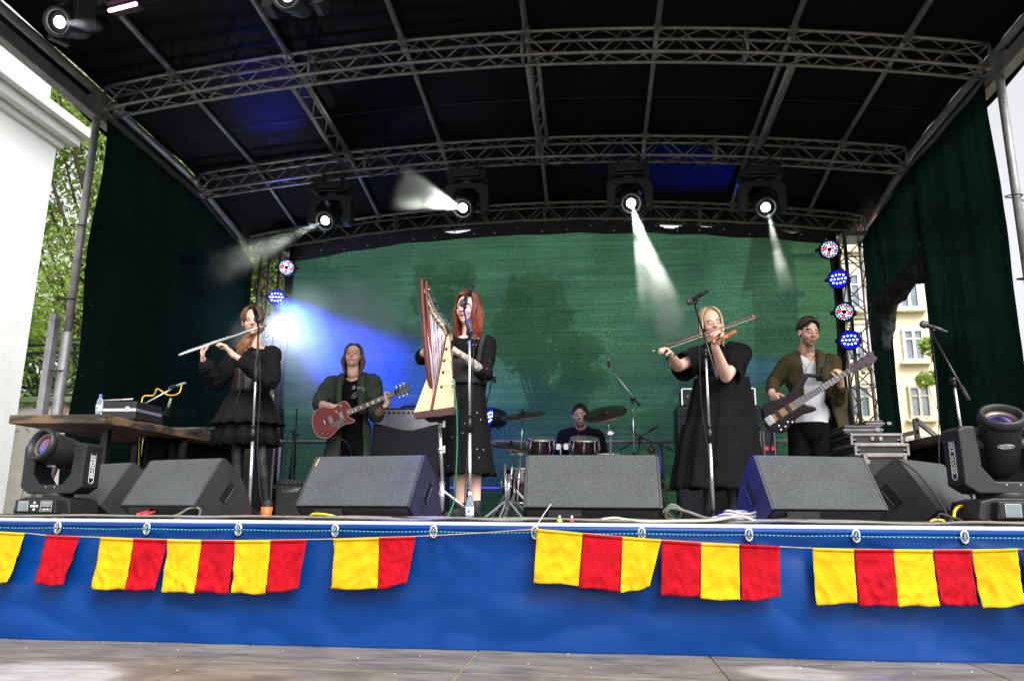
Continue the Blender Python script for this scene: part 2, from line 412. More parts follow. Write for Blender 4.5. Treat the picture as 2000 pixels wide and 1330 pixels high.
# bunting ------------------------------------------------------
FY = 3.93
flags = [('y', (-32, 1036), (51, 1041), (25, 1136), (-42, 1137), 0), ('r', (93, 1045), (156, 1048), (133, 1143), (76, 1139), .2),
 ('y', (199, 1049), (263, 1052), (252, 1150), (186, 1149), 0), ('r', (263.5, 1052), (328, 1054), (310, 1151), (252.5, 1150), .1),
 ('y', (329, 1054), (395, 1055), (386, 1156), (322, 1154), 0), ('r', (395.5, 1055), (459.5, 1056), (452.5, 1157), (386.5, 1155), 0),
 ('y', (460.5, 1055), (530, 1055), (524, 1158), (457, 1157), 0), ('r', (530.5, 1055), (600, 1054), (588, 1150), (525, 1156), .25),
 ('y', (655, 1052), (741, 1050), (741, 1149), (651, 1149), 0), ('r', (741.5, 1050), (812, 1048), (800, 1138), (741.5, 1149), .4),
 ('y', (1049, 1033), (1138, 1041), (1130, 1142), (1043, 1136), 0), ('r', (1138.5, 1042), (1214.5, 1048), (1209, 1153), (1131, 1146), 0),
 ('y', (1215.5, 1048), (1291, 1054), (1268, 1147), (1211, 1156), .6), ('r', (1292, 1055), (1368, 1060), (1364, 1163), (1290, 1161), 0),
 ('y', (1369, 1060), (1443, 1063), (1443, 1170), (1366, 1168), 0), ('r', (1444, 1063), (1522, 1067), (1520, 1165), (1446, 1172), .35),
 ('y', (1586, 1070), (1666, 1073), (1669, 1176), (1590, 1179), .2), ('r', (1668, 1073), (1742.5, 1073), (1748, 1181), (1673, 1181), 0),
 ('y', (1743.5, 1073), (1820, 1074), (1828, 1181), (1749, 1182), 0), ('r', (1822, 1074), (1894, 1074), (1903, 1180), (1831, 1180), 0),
 ('y', (1895.5, 1074), (1985, 1071), (1993, 1179), (1911, 1186), .2), ('r', (1995, 1072), (2070, 1072), (2078, 1180), (2004, 1180), 0)]
fmy = mat('yellow_cotton', (.58, .315, .002), .85, 0, .12, 9, .7, 45, spec=.2); fmr = mat('red_cotton', (.33, .001, .007), .85, 0, .18, 9, .7, 45, spec=.15)
t = thing('flag_bunting', 'string of square yellow and red cloth flags along the blue skirt', 'bunting', (-.4, FY, -.5))
def wr(u, v, s): # crisp fold-lines of creased cotton
    a = noise.noise(V((u*3.1+s, v*3.3, s*1.7))); b = noise.noise(V((u*5+v*4, s*3.1, v*2))); c = noise.noise(V((u*9-v*6, s, 3)))
    return (1-2*abs(a))*.006 + (1-2*abs(b))*.005 + (1-2*abs(c))*.002
for k, (c, a, b, d, e, curl) in enumerate(flags):
    A, B, D, E_ = [at(p[0], p[1], FY) for p in (a, b, d, e)]
    rows = []
    for i in range(25):
        v = i/24; row = []
        for j in range(21):
            u = j/20; p = (A*(1-u)+B*u)*(1-v)+(E_*(1-u)+D*u)*v
            p = p + V((0, -.004 - .02*v*v - wr(u, v, k*2.37)*(.6+1.25*v) - curl*.05*max(0, u+v-1.2), 0))
            if curl: p.z += curl*.02*max(0, u-.55)*v*v*2; p.x -= curl*.012*max(0, u-.6)*v*v
            p.z += .0025*sin(u*7+k)*v
            row.append(p)
        rows.append(row)
    q = MB(); q.grid(rows); o = q.build('flag', fmy if c == 'y' else fmr, t, solid=.0015)
    h = MB(); h.grid([[p+V((0, -.0025, .002)) for p in rows[0]], [p*.86+q2*.14+V((0, -.003, 0)) for p, q2 in zip(rows[1], rows[2])]])
    h.build('hem', fmy if c == 'y' else fmr, o, solid=.002)
sp = [(-60, 1036), (51, 1041), (93, 1045), (199, 1049), (329, 1053), (460, 1055), (600, 1053), (655, 1052), (741, 1049), (812, 1047), (930, 1041), (1045, 1034), (1138, 1041), (1291, 1054), (1443, 1063), (1522, 1067), (1586, 1070), (1743, 1073), (1894, 1073), (2080, 1071)]
q = MB(); q.tube(curve_pts([at(x, y, FY+.004) for x, y in sp], 4), .0022, 6); q.build('string', mat('twine', (.5, .33, .12), .9), t)
q = MB(); q.sph(at(654, 1055, FY), (.006, .006, .012)); q.tube(curve_pts([at(652, 1052, FY-.005), at(653, 1066, FY-.01), at(656, 1080, FY-.005)], 4), .002, 5); q.build('knot', MATS['yellow_cotton'], t)
q = MB(); q.tube([at(1047, 1036, FY-.01), at(1048, 1026, FY-.01), at(1062, 1004, FY-.02), at(1076, 984, FY-.02)], [.002, .003, .0025, .0015], 5)
q.solo('cable_tie', M['white'], 'thin white cable tie sticking up from an eyelet at the string', 'cable tie')

# ================================================================ ROOF
def arc_fn(pts, Y):
    """smooth quadratic z(x) through picture samples of a chord on the plane Y"""
    P = [at(x, y, Y) for x, y in pts]
    # least squares quadratic
    import itertools
    A = [[0]*3 for _ in range(3)]; B = [0]*3
    for p in P:
        r = (1, p.x, p.x*p.x)
        for i in range(3):
            B[i] += r[i]*p.z
            for j in range(3): A[i][j] += r[i]*r[j]
    s = Matrix(A).inverted() @ V(B)
    return lambda x: s[0]+s[1]*x+s[2]*x*x
a1 = arc_fn([(199, 213), (600, 147), (1021, 108.6), (1250, 100), (1503, 102), (1934, 135)], Y1)
a2 = arc_fn([(388, 378), (600, 340), (1063, 309.5), (1503, 307), (1785, 328)], Y2)
a3 = arc_fn([(491, 493), (640, 468), (1063, 427), (1250, 429.5), (1503, 438), (1698, 455)], Y3)
TH, TW = .235, .17
def truss(Y, fn, label, x0, x1, n=30, r=.017):
    t = thing('arched_truss', label, 'truss', ((x0+x1)/2, Y, fn((x0+x1)/2)), 'arched roof trusses of the stage')
    xs = [x0+(x1-x0)*i/n for i in range(n+1)]
    def P(x, dy, dz): return V((x, Y+dy, fn(x)+dz))
    for dy, dz in ((0, 0), (TW, 0), (0, TH), (TW, TH)):
        q = MB(); q.tube([P(x, dy, dz) for x in xs], r, 10); q.build('chord', M['alu'], t)
    q = MB()
    for i in range(n):
        a, b = xs[i], xs[i+1]; m_ = (a+b)/2
        for dy in (0, TW):
            if i % 2: q.cyl(P(a, dy, TH), P(b, dy, 0), .007, n=6)
            else: q.cyl(P(a, dy, 0), P(b, dy, TH), .007, n=6)
        for dz in (0, TH):
            if i % 2: q.cyl(P(a, TW, dz), P(b, 0, dz), .006, n=6)
            else: q.cyl(P(a, 0, dz), P(b, TW, dz), .006, n=6)
    q.build('bracing', M['alu'], t)
    for x in (x0, x0+(x1-x0)/4, (x0+x1)/2, x0+(x1-x0)*3/4, x1):
        q = MB()
        for a, b in (((0, 0), (0, TH)), ((0, TH), (TW, TH)), ((TW, TH), (TW, 0)), ((TW, 0), (0, 0))): q.cyl(P(x, *a), P(x, *b), .014, n=8)
        q.build('joint_frame', M['alu_dull'], t)
    return t
truss(Y1, a1, 'front arched aluminium truss, nearest and topmost of the three', XL, XR, 34)
truss(Y2, a2, 'middle arched aluminium truss carrying four moving lights', XL, XR, 34)
truss(Y3, a3, 'rear arched aluminium truss above the green backdrop', XL, XR, 34)

# roof canopy ---------------------------------------------------
# the canopy follows the three arcs and stops short, out of view, to let daylight in
Y0 = 3.7
def zroof(x, y):
    z1, z2, z3 = a1(x)+TH, a2(x)+TH, a3(x)+TH
    if y <= Y1: return z1 + (z1-z2)/(Y2-Y1)*(Y1-y)*.55
    if y <= Y2: k = (y-Y1)/(Y2-Y1); return z1*(1-k)+z2*k
    k = (y-Y2)/(Y3-Y2); return z2*(1-k)+z3*k
t = thing('stage_roof', 'arched black tarpaulin roof stretched over steel purlins', 'roof', (-.6, Y2, 3.7))
rows = []
for i in range(70):
    y = Y0+(Y3+.35-Y0)*i/69; row = []
    for j in range(90):
        x = XL-.12+(XR-XL+.24)*j/89
        z = zroof(x, y)+.075
        seg = (y-Y1)/(Y2-Y1)
        z -= .03*abs(sin(pi*(y-Y1)/1.6))*(.5+noise.noise(V((x*.8, y*.8, 3)))) + .012*noise.noise(V((x*2.2+y, y*2.4, 0))) + .006*noise.noise(V((x*6, y*9, 5)))
        row.append((x, y, z))
    rows.append(row)
q = MB(); q.grid(rows); q.build('tarpaulin', M['tarp'], t, solid=.003)
# seams of the tarp: thin welded lines
sm_ = mat('tarp_seam', (.02, .035, .05), .5)
for y in (Y1+.55, Y1+1.15, Y1-.9, Y1-2.0):
    q = MB(); q.tube([(x, y, zroof(x, y)+.04) for x in [XL+.1+(XR-XL-.2)*k/40 for k in range(41)]], .0035, 5); q.build('seam', sm_, t)
pur = [(335, 150), (560, 105), (785, 85), (1027, 70), (1285, 60), (1550, 65), (1775, 75)]
pxs = [at(a, b, Y1).x for a, b in pur]
for i, x in enumerate(pxs):
    wide = i in (1, 3, 5)
    ys = [Y0+.1, Y1-1.2, Y1-.02]
    q = MB(); q.tube([(x, y, zroof(x, y)+.02) for y in ys], .027, 10)
    q.tube([(x, y, zroof(x, y)+.02) for y in (Y1+.1, Y2)], .024, 10)
    q.tube([(x, y, zroof(x, y)+.02) for y in (Y2+.1, Y3+.05)], .024, 10); q.build('purlin', M['galv'], t)
    if wide:
        q = MB()
        for dx, dz in ((.0, -.22), (.09, -.10)):
            q.tube([(x+dx, y, zroof(x, y)+dz) for y in (Y1+TW, Y2)], .022, 8)
        for k in range(9):
            ya = Y1+TW+(Y2-Y1-TW)*k/9; yb_ = Y1+TW+(Y2-Y1-TW)*(k+1)/9
            q.cyl((x, ya if k % 2 else yb_, zroof(x, ya)-.22), (x+.09, yb_ if k % 2 else ya, zroof(x, yb_)-.10), .007, n=6)
        q.build('brace_ladder', M['galv'], t)
    for Y in (Y1, Y2, Y3):
        q = MB(); q.box((x, Y, zroof(x, Y)-.0), (.075, .07, .05))
        q.cyl((x, Y, zroof(x, Y)-.12), (x, Y, zroof(x, Y)+.02), .008, n=6); q.build('clamp', M['alu_dull'], t)
for sx, x in ((-1, XL-.06), (1, XR+.06)):
    q = MB(); z_ = [(y, zroof(x, y)-TH-.03) for y in (Y0, Y1, Y2, Y3+.1)]
    for a, b in zip(z_[:-1], z_[1:]): q.bar((x, a[0], a[1]), (x, b[0], b[1]), .10, .12)
    q.build('side_beam', M['alu_dull'], t, bevel=.004)
    q = MB(); q.tube([(x, y, z+.2) for y, z in z_], .035, 8); q.build('side_beam', M['galv'], t)
    # hanging tarp edge outside
    rows = []
    for k in range(8):
        v = k/7; rows.append([(x+sx*(.09+.05*v+.02*noise.noise(V((y*2, v, sx)))), y, zroof(x, y)+.075-v*(.30+.07*sin(y*2.1))) for y in [Y0+(Y3-Y0)*i/50 for i in range(51)]])
    q = MB(); q.grid(rows); q.build('tarp_edge', M['tarp'], t, solid=.003)

# posts and rear towers -----------------------------------------
def post(name, label, x, y, top, grp):
    t = thing(name, label, 'post', (x, y, GRD), grp)
    q = MB(); q.tube([(x, y, GRD), (x, y, 1.6)], .045, 10); q.bar((x-.10*(1 if x < 0 else -1), y-.05, GRD), (x-.10*(1 if x < 0 else -1), y-.05, 1.75), .06, .08, (0, 1, 0)); q.build('outer_leg', M['galv'], t, bevel=.003)
    q = MB(); q.tube([(x, y, 1.5), (x, y, top)], .034, 10); q.build('inner_tube', M['galv'], t)
    q = MB(); q.box((x, y, top-.06), (.12, .16, .16)); q.cyl((x-.1, y, top-.1), (x+.1, y, top-.1), .02); q.build('head_bracket', M['alu_dull'], t, bevel=.004)
    for z in (.7, 1.25, 1.9, 2.6):
        q = MB(); q.tube([(x+.06*cos(a)-.03, y+.06*sin(a)-.02, z+.01*sin(a)) for a in [2*pi*k/12 for k in range(12)]], .006, 5, closed=True); q.tube([(x+.03, y+.02, z), (x+.14, y+.1, z-.03)], .005, 5)
        q.build('strap', M['rubber'], t)
    return t
post('corner_post', 'left front steel post of the stage roof beside the leafy trees', XL-.05, Y1, a1(XL)+.1, 'front corner posts of the stage roof')
post('corner_post', 'right front steel post of the stage roof against the white sky', XR+.05, Y1, a1(XR)+.1, 'front corner posts of the stage roof')

def tower(label, cx, Y, w, top):
    t = thing('lattice_tower', label, 'truss tower', (cx, Y, 0), 'rear lattice towers')
    c = [(cx-w/2, Y), (cx+w/2, Y), (cx+w/2, Y+w), (cx-w/2, Y+w)]
    for x, y in c:
        q = MB(); q.cyl((x, y, 0), (x, y, top), .024, n=12); q.build('chord', M['alu'], t)
    q = MB(); n = 13
    for k in range(n):
        z0, z1 = top*k/n, top*(k+1)/n
        for i in range(4):
            a, b = c[i], c[(i+1) % 4]
            if k % 2: a, b = b, a
            q.cyl((a[0], a[1], z0), (b[0], b[1], z1), .009, n=6)
            if k % 3 == 0: q.cyl((a[0], a[1], z0), (b[0], b[1], z0), .009, n=6)
    q.build('bracing', M['alu'], t)
    q = MB(); q.box((cx, Y+w/2, top+.02), (w+.08, w+.08, .05)); q.build('end_plate', M['alu_dull'], t, bevel=.004); q = MB(); q.box((cx, Y+w/2, .012), (w+.12, w+.12, .02)); q.build('end_plate', M['alu_dull'], t, bevel=.004)
    return t
tl = (at(501, 500, Y3).x+at(548, 500, Y3).x)/2; tw_ = .27
tower('left rear aluminium lattice tower behind the flute player', tl+.02, Y3+.02, tw_, a3(tl)-.05)
tr = (at(1652, 480, Y3).x+at(1695, 480, Y3).x)/2
tower('right rear aluminium lattice tower behind the bass player', tr, Y3+.02, tw_, a3(tr)-.05)
# black clad inner poles that carry the lamps
for cx, lab in ((at(566, 520, Y3-.1).x, 'left black fabric-wrapped pole carrying the lamps at the backdrop edge'), (at(1634, 520, Y3-.1).x, 'right black fabric-wrapped pole carrying the lamps at the backdrop edge')):
    q = MB(); q.tube(curve_pts([(cx, Y3-.02, 0), (cx+.02, Y3-.03, .9), (cx-.02, Y3-.02, 1.7), (cx+.01, Y3-.03, 2.4), (cx, Y3-.02, a3(cx)-.05)], 6), .05, 8)
    q.solo('wrapped_pole', M['tarp'], lab, 'pole', 'wrapped lamp poles')

# green mesh cloth ------------------------------------------------
def mesh_mat(name, col, tcol, see, band=(1, 1, 12), holes=False):
    m = bpy.data.materials.new(name); m.use_nodes = True; t = m.node_tree; N = t.nodes; L = t.links; N.clear()
    out = N.new('ShaderNodeOutputMaterial'); tc = N.new('ShaderNodeTexCoord'); mp = N.new('ShaderNodeMapping'); mp.inputs['Scale'].default_value = band
    L.new(tc.outputs['Object'], mp.inputs[0])
    n1 = N.new('ShaderNodeTexNoise'); n1.inputs['Scale'].default_value = 1.6; n1.inputs['Detail'].default_value = 9; n1.inputs['Roughness'].default_value = .75
    L.new(mp.outputs[0], n1.inputs['Vector'])
    n2 = N.new('ShaderNodeTexNoise'); n2.inputs['Scale'].default_value = 75; n2.inputs['Detail'].default_value = 2; L.new(tc.outputs['Object'], n2.inputs['Vector'])
    n3 = N.new('ShaderNodeTexNoise'); n3.inputs['Scale'].default_value = 1.0; n3.inputs['Detail'].default_value = 4; L.new(tc.outputs['Object'], n3.inputs['Vector'])
    mr = N.new('ShaderNodeMapRange'); mr.inputs[1].default_value = .3; mr.inputs[2].default_value = .7; mr.inputs[3].default_value = .5; mr.inputs[4].default_value = 1.5
    L.new(n1.outputs[0], mr.inputs[0])
    mr2 = N.new('ShaderNodeMapRange'); mr2.inputs[1].default_value = .3; mr2.inputs[2].default_value = .7; mr2.inputs[3].default_value = .45; mr2.inputs[4].default_value = 1.55
    L.new(n2.outputs[0], mr2.inputs[0])
    mul = N.new('ShaderNodeMath'); mul.operation = 'MULTIPLY'; L.new(mr.outputs[0], mul.inputs[0]); L.new(mr2.outputs[0], mul.inputs[1])
    mr3 = N.new('ShaderNodeMapRange'); mr3.inputs[1].default_value = .3; mr3.inputs[2].default_value = .7; mr3.inputs[3].default_value = .62; mr3.inputs[4].default_value = 1.38
    L.new(n3.outputs[0], mr3.inputs[0])
    mul3 = N.new('ShaderNodeMath'); mul3.operation = 'MULTIPLY'; L.new(mul.outputs[0], mul3.inputs[0]); L.new(mr3.outputs[0], mul3.inputs[1])
    def scaled(c):
        s = N.new('ShaderNodeVectorMath'); s.operation = 'SCALE'; s.inputs[0].default_value = c; L.new(mul3.outputs[0], s.inputs['Scale']); return s.outputs[0]
    d = N.new('ShaderNodeBsdfDiffuse'); d.inputs['Color'].default_value = (*col, 1)
    tl_ = N.new('ShaderNodeBsdfTranslucent'); L.new(scaled(tcol), tl_.inputs['Color'])
    tr_ = N.new('ShaderNodeBsdfTransparent'); L.new(scaled(see), tr_.inputs['Color'])
    a = N.new('ShaderNodeAddShader'); b = N.new('ShaderNodeAddShader')
    L.new(d.outputs[0], a.inputs[0]); L.new(tl_.outputs[0], a.inputs[1]); L.new(a.outputs[0], b.inputs[0]); L.new(tr_.outputs[0], b.inputs[1])
    L.new(b.outputs[0], out.inputs[0]); return m
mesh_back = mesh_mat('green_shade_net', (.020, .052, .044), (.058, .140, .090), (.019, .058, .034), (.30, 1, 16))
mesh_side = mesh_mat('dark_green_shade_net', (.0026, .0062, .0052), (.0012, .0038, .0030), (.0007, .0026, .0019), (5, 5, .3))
def grommet_mat():
    m = mat('black_header_tape', (.012, .012, .013), .7); t = m.node_tree; N = t.nodes; L = t.links; b = N['Principled BSDF']
    out = [n for n in N if n.type == 'OUTPUT_MATERIAL'][0]
    tc = N.new('ShaderNodeTexCoord'); sx = N.new('ShaderNodeSeparateXYZ'); L.new(tc.outputs['UV'], sx.inputs[0])
    def mth(op, a, b_=None):
        n = N.new('ShaderNodeMath'); n.operation = op
        for i, v in enumerate((a, b_)):
            if v is None: continue
            if isinstance(v, (int, float)): n.inputs[i].default_value = v
            else: L.new(v, n.inputs[i])
        return n.outputs[0]
    return m
hdr = mat('black_header_tape', (.012, .012, .013), .7, 0, .3, 8, .5, 20)
bx0, bx1 = at(556, 700, Y3-.03).x, at(1640, 700, Y3-.03).x
def ztop(x):   # sagging top edge of the green cloth
    s = (x-bx0)/(bx1-bx0)
    return a3(x)-.185-.014*abs(sin(s*pi*9)) - .05*(1-min(1, s*5)) - .012*noise.noise(V((x*2, 0, 0)))
t = thing('green_backdrop', 'translucent green mesh backdrop with a black header hung at the stage rear', 'backdrop', ((bx0+bx1)/2, Y3-.03, 0))
rows = []
for i in range(60):
    v = i/59; row = []
    for j in range(110):
        x = bx0+(bx1-bx0)*j/109; z = ztop(x)*(1-v)-.0*v
        y = Y3-.05+.025*noise.noise(V((x*.9, z*.5, 2)))+.010*noise.noise(V((x*.6, z*6, 7)))
        row.append((x, y, z))
    rows.append(row)
q = MB(); q.grid(rows); q.build('mesh_cloth', mesh_back, t)
# header in short spans with round eyelet holes: strips above and below each row of holes
q = MB(); qe = MB()
n = 150
for i in range(n):
    xa = bx0+(bx1-bx0)*i/n; xb = bx0+(bx1-bx0)*(i+1)/n; xm = (xa+xb)/2
    zt_, zb_ = ztop(xa), ztop(xb)
    gap = (.29 < (xm-bx0)/(bx1-bx0) < .37) or (.63 < (xm-bx0)/(bx1-bx0) < .83 and i % 50 > 4) or (.90 < (xm-bx0)/(bx1-bx0) < .95)
    s__ = (xm-bx0)/(bx1-bx0); bmp = max(0, sin(pi*min(1, max(0, (s__-.28)/.09))), sin(pi*min(1, max(0, (s__-.62)/.22)))*(.75+.35*sin(s__*90)), .8*sin(pi*min(1, max(0, (s__-.90)/.06)))); up = .15-.10*min(1, bmp)
    q.add([(xa, Y3-.06, zt_-.03), (xb, Y3-.06, zb_-.03), (xb, Y3-.06, zb_+up), (xa, Y3-.06, zt_+up)], [(0, 1, 2, 3)])
q.build('header_band', hdr, t, solid=.002)
q = MB(); q.grid([[(x, Y3+.26, a3(x)+dz) for x in [XL+(XR-XL)*k/60 for k in range(61)]] for dz in (TH+.1, .03)]); q.build('rear_valance', hdr, t, solid=.003)
k = 0; x = bx0+.12
q = MB(); q2 = MB()
while x < bx1:
    z = ztop(x)
    q.lathe([(.007, -.001), (.012, -.002), (.012, .002), (.007, .002)], (x, Y3-.066, z+.02+(.05 if k % 3 == 1 else 0)), (0, -1, 0), 10)
    if k % 2 == 0: q2.tube(curve_pts([(x, Y3-.07, z+.02), (x+.01, Y3-.10, a3(x)+.02), (x, Y3-.03, a3(x)+.03)], 3), .004, 5)
    x += .29+.03*sin(k*7); k += 1
q.build('eyelet_row', mat('nickel_eyelet', (.9, .9, .88), .25, .6), t); q2.build('tie_cords', M['rubber'], t)
# black side hems
for xx, nm in ((bx0-.02, 0), (bx1+.02, 0)):
    rows = [[(xx+sgn*.05+.02*sin(z*3), Y3-.07+.01*sin(z*5), z) for sgn in (-1, 1)] for z in [ztop(bx0)*k/20 for k in range(21)]]
    q = MB(); q.grid(rows); q.build('side_hem', hdr, t, solid=.004)

# side drapes -----------------------------------------------------
def drape(label, X, fn_top, y0, y1, gap=None, front_wave=0, seed=0):
    t = thing('side_drape', label, 'drape', (X, (y0+y1)/2, 0), 'dark green mesh side walls of the stage')
    segs = [(y0, y1, 0)] if not gap else [(y0, gap[0], 0), (gap[0], gap[1], gap[2]), (gap[1], y1, 0)]
    for a, b, zb in segs:
        n = max(6, int((b-a)/.035)); rows = []
        for i in range(50):
            v = i/49; row = []
            for j in range(n+1):
                y = a+(b-a)*j/n
                zt_ = fn_top(y); z = zt_*(1-v)+(zb+(.06*sin((y-a)*9) if zb else -.02))*v
                x = X + (.004+.010*(1-z/3.6))*sin(y*7+2.2*noise.noise(V((y*2, z*.4, seed)))) + .018*noise.noise(V((y*2, z*1.2, seed))) + .006*noise.noise(V((y*9+z*2, z*3, seed)))
                yy = y
                if front_wave and a == y0: yy = y - front_wave*(1-(y-a)/(b-a))**6*(.5+.5*sin(z*3.3))
                row.append((x, yy, z))
            rows.append(row)
        q = MB(); q.grid(rows); q.build('mesh_cloth', mesh_side, t)
    return t
ftl = lambda y: zroof(XL, y)-TH-.10
ftr = lambda y: zroof(XR, y)-TH-.10
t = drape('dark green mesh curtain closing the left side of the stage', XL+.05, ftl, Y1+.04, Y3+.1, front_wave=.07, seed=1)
q = MB(); q.tube([(XL+.0, Y1+.2, .2), (XL+.0, Y1+1.6, 2.9)], .02, 6); q.tube([(XL+.0, Y2, .9), (XL, Y3, 1.6)], .02, 6); q.build('diagonal_tube', M['blackm'], t)
g0, g1 = atX(1852, 870, XR).y, atX(1768, 800, XR).y
gz = atX(1800, 560, XR).z
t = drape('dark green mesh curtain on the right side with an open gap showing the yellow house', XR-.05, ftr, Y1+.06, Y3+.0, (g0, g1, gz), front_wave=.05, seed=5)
# rolled-up flap hanging in the gap
q = MB()
c0 = V((XR-.12, g0-.02, gz+.13)); c1 = V((XR-.12, g1+.02, gz-.02)); 
q.cap(c0, c1, .075, .095, 14); q.cap(c1, c1+V((0, .10, -.30)), .13, .10, 14); q.cap(c1+V((0, .03, -.1)), c1+V((0, .06, -.42)), .10, .07, 12); q.cap(c0, c0+V((0, -.06, -.12)), .1, .05, 12)
me = remeshed(q, .02, 2)
finish_mesh(me, 'rolled_flap', mat('bundled_net', (.004, .008, .0065), .8, 0, .4, 12, .8, 30), t, disp=folds(.04, 16, 8))
q = MB(); q.tube([c1+V((-.14, 0, .1)), c1+V((-.16, .02, -.02)), c1+V((-.02, .02, -.16))], .008, 6); q.build('tie_strap', M['rubber'], t); q = MB(); q.tube([c0+(c1-c0)*.5+V((-.12, 0, .1)), c0+(c1-c0)*.5+V((-.12, 0, -.1))], .008, 6); q.build('tie_strap', M['rubber'], t)
# black pole at the curtain gap
for (yy, rr, lab) in ((g0-.03, .03, 'thin black steel pole at the near edge of the right curtain gap'), (g1+.18, .022, 'thin dark tube on the far side of the right curtain gap')):
    q = MB(); q.cyl((XR-.02, yy, 0), (XR-.02, yy, ftr(yy)), rr, n=8); q.solo('curtain_pole', M['blackm'], lab, 'pole')
# rear guard rail
t = thing('guard_rail', 'grey steel guard rail with two horizontal tubes before the backdrop', 'railing', (-.3, Y3-.2, 0))
for py in (862, 955):
    z = at(1150, py, Y3-.2).z
    q = MB(); q.cyl((bx0-.05, Y3-.2, z), (at(1660, 862, Y3-.2).x, Y3-.2, z), .021, n=8); q.build('rail', M['galv'], t)
for px in (548, 905, 1290, 1655):
    p = at(px, 862, Y3-.2); q = MB(); q.cyl((p.x, Y3-.2, 0), (p.x, Y3-.2, p.z+.02), .02, n=8); q.build('upright', M['galv'], t)
# ================================================================ SURROUNDINGS
# white building on the left
wp = two_tone(mat('white_render', (.78, .80, .80), .8, 0, .03, 2, .2, 30), (.70, .72, .72), 2.5, .55, .8)
t = thing('white_building', 'large white rendered building with a moulded cornice at the left edge', 'building', (-10, 3, GRD))
q = MB(); q.box((-11.5, 1.5, 2.1), (8, 16, 6.1)); q.build('wall', wp, t, bevel=.01)
q = MB(); q.box((-11.6, 1.4, 6.7), (7.96, 15.96, 2.2)); q.build('attic_wall', wp, t, bevel=.01)
q = MB()
for k, (o, z, h) in enumerate(((.06, 5.12, .10), (.20, 5.24, .14), (.32, 5.38, .14))):
    q.box((-11.5, 1.5, z), (8+2*o, 16+2*o, h*.98))
q.build('cornice', mat('cornice_stone', (.74, .74, .74), .8, 0, .06, 5), t, bevel=.008)
wy = atX(2, 400, -7.5)
q = MB(); q.box((-7.5, wy.y-.80, 3.4), (.05, 1.0, 1.5)); w = q.build('window', mat('pale_glass', (.20, .22, .24), .2), t)
q = MB()
for s_ in (-1, 1): q.box((-7.47, wy.y-.80+s_*.5, 3.4), (.08, .06, 1.6))
q.box((-7.47, wy.y-.80, 4.15), (.08, 1.06, .06)); q.box((-7.46, wy.y-.80, 2.63), (.12, 1.1, .05)); q.build('frame', M['white'], w)

# yellow apartment house behind
yw = two_tone(mat('yellow_render', (.74, .65, .44), .85, 0, .05, 1.5, .2, 20), (.62, .50, .33), 1.8, .6, .8)
t = thing('yellow_house', 'pale yellow apartment house with white windows seen through the curtain gap', 'house', (10, 22, GRD))
q = MB(); q.box((8.2, 25, 3.6), (4.9, 6, 9.1)); q.build('wall', yw, t, bevel=.02)
q = MB(); q.prism([(-3.4, 0), (3.4, 0), (0, 1.9)], (8.2, 25, 8.17), (0, 1, 0), (0, 0, 1), (1, 0, 0), 5.4); q.build('roof', mat('red_tile', (.25, .09, .06), .8), t)
gl = mat('sky_glass', (.12, .16, .20), .06, 0, .3, 2, spec=.8); ofr = mat('old_frame', (.42, .38, .28), .8)
def ywin(x0, x1, z0, z1, fm, arch=0):
    cx, cz, w_, h_ = (x0+x1)/2, (z0+z1)/2, x1-x0, z1-z0
    q = MB(); q.box((cx, 21.99, cz), (w_, .04, h_)); w = q.build('window', gl, t)
    q = MB()
    for x in (x0, cx, x1): q.box((x, 21.96, cz), (.07, .08, h_))
    q.box((cx, 21.958, z0), (w_+.09, .08, .07)); q.box((cx, 21.958, z1), (w_+.09, .08, .07)); q.box((cx, 21.965, z1-h_*.3), (w_, .06, .045)); q.build('frame', fm, w)
    q = MB(); q.box((cx, 21.9, z0-.09), (w_+.3, .22, .06)); q.build('sill', yw, w)
    q = MB(); q.box((cx-w_*.3, 22.0, cz), (w_*.22, .03, h_*.9)); q.build('curtain', M['white'], w)
zr = [(5.85, 7.0), (4.3, 5.1), (2.7, 3.5), (.4, 1.5)]
for i, (za, zb) in enumerate(((5.75, 6.75), (4.28, 5.12), (2.72, 3.54), (.6, 1.5))):
    for k, x0 in enumerate((6.95, 8.50, 9.75)):
        ywin(x0, x0+.50, za, zb, M['white'] if i < 2 else ofr)
for z_, h_ in ((2.2, .1), (7.5, .2)):
    q = MB(); q.box((8.2, 21.95, z_), (5.0, .13, h_)); q.build('string_course', yw, t)
# pale car roof behind the railing
t = thing('parked_van', 'pale blue-grey van roof visible behind the stair railing', 'van', (at(1790, 860, 13).x+.6, 13.4, GRD))
x0 = at(1790, 860, 13).x+.6; cm = mat('pale_van_paint', (.55, .62, .72), .3, 0, .03, 2, coat=.6)
q = MB(); q.prism([(-1.9, .35), (1.9, .35), (1.95, .9), (1.75, 1.95), (1.3, 2.15), (-1.7, 2.15), (-1.9, 1.9)], (x0, 13.6, GRD), (1, 0, 0), (0, 0, 1), (0, 1, 0), 1.7); q.build('body', cm, t, bevel=.05)
q = MB(); q.box((x0-.2, 12.745, GRD+1.6), (2.6, .03, .5)); q.build('side_window', gl, t)
for sx in (-1.2, 1.2):
    q = MB(); q.cyl((x0+sx, 12.7, GRD+.33), (x0+sx, 12.95, GRD+.33), .33, n=20); w = q.build('wheel', M['rubber'], t)
    q = MB(); q.cyl((x0+sx, 12.68, GRD+.33), (x0+sx, 12.7, GRD+.33), .18, n=14); q.build('rim', M['galv'], w)
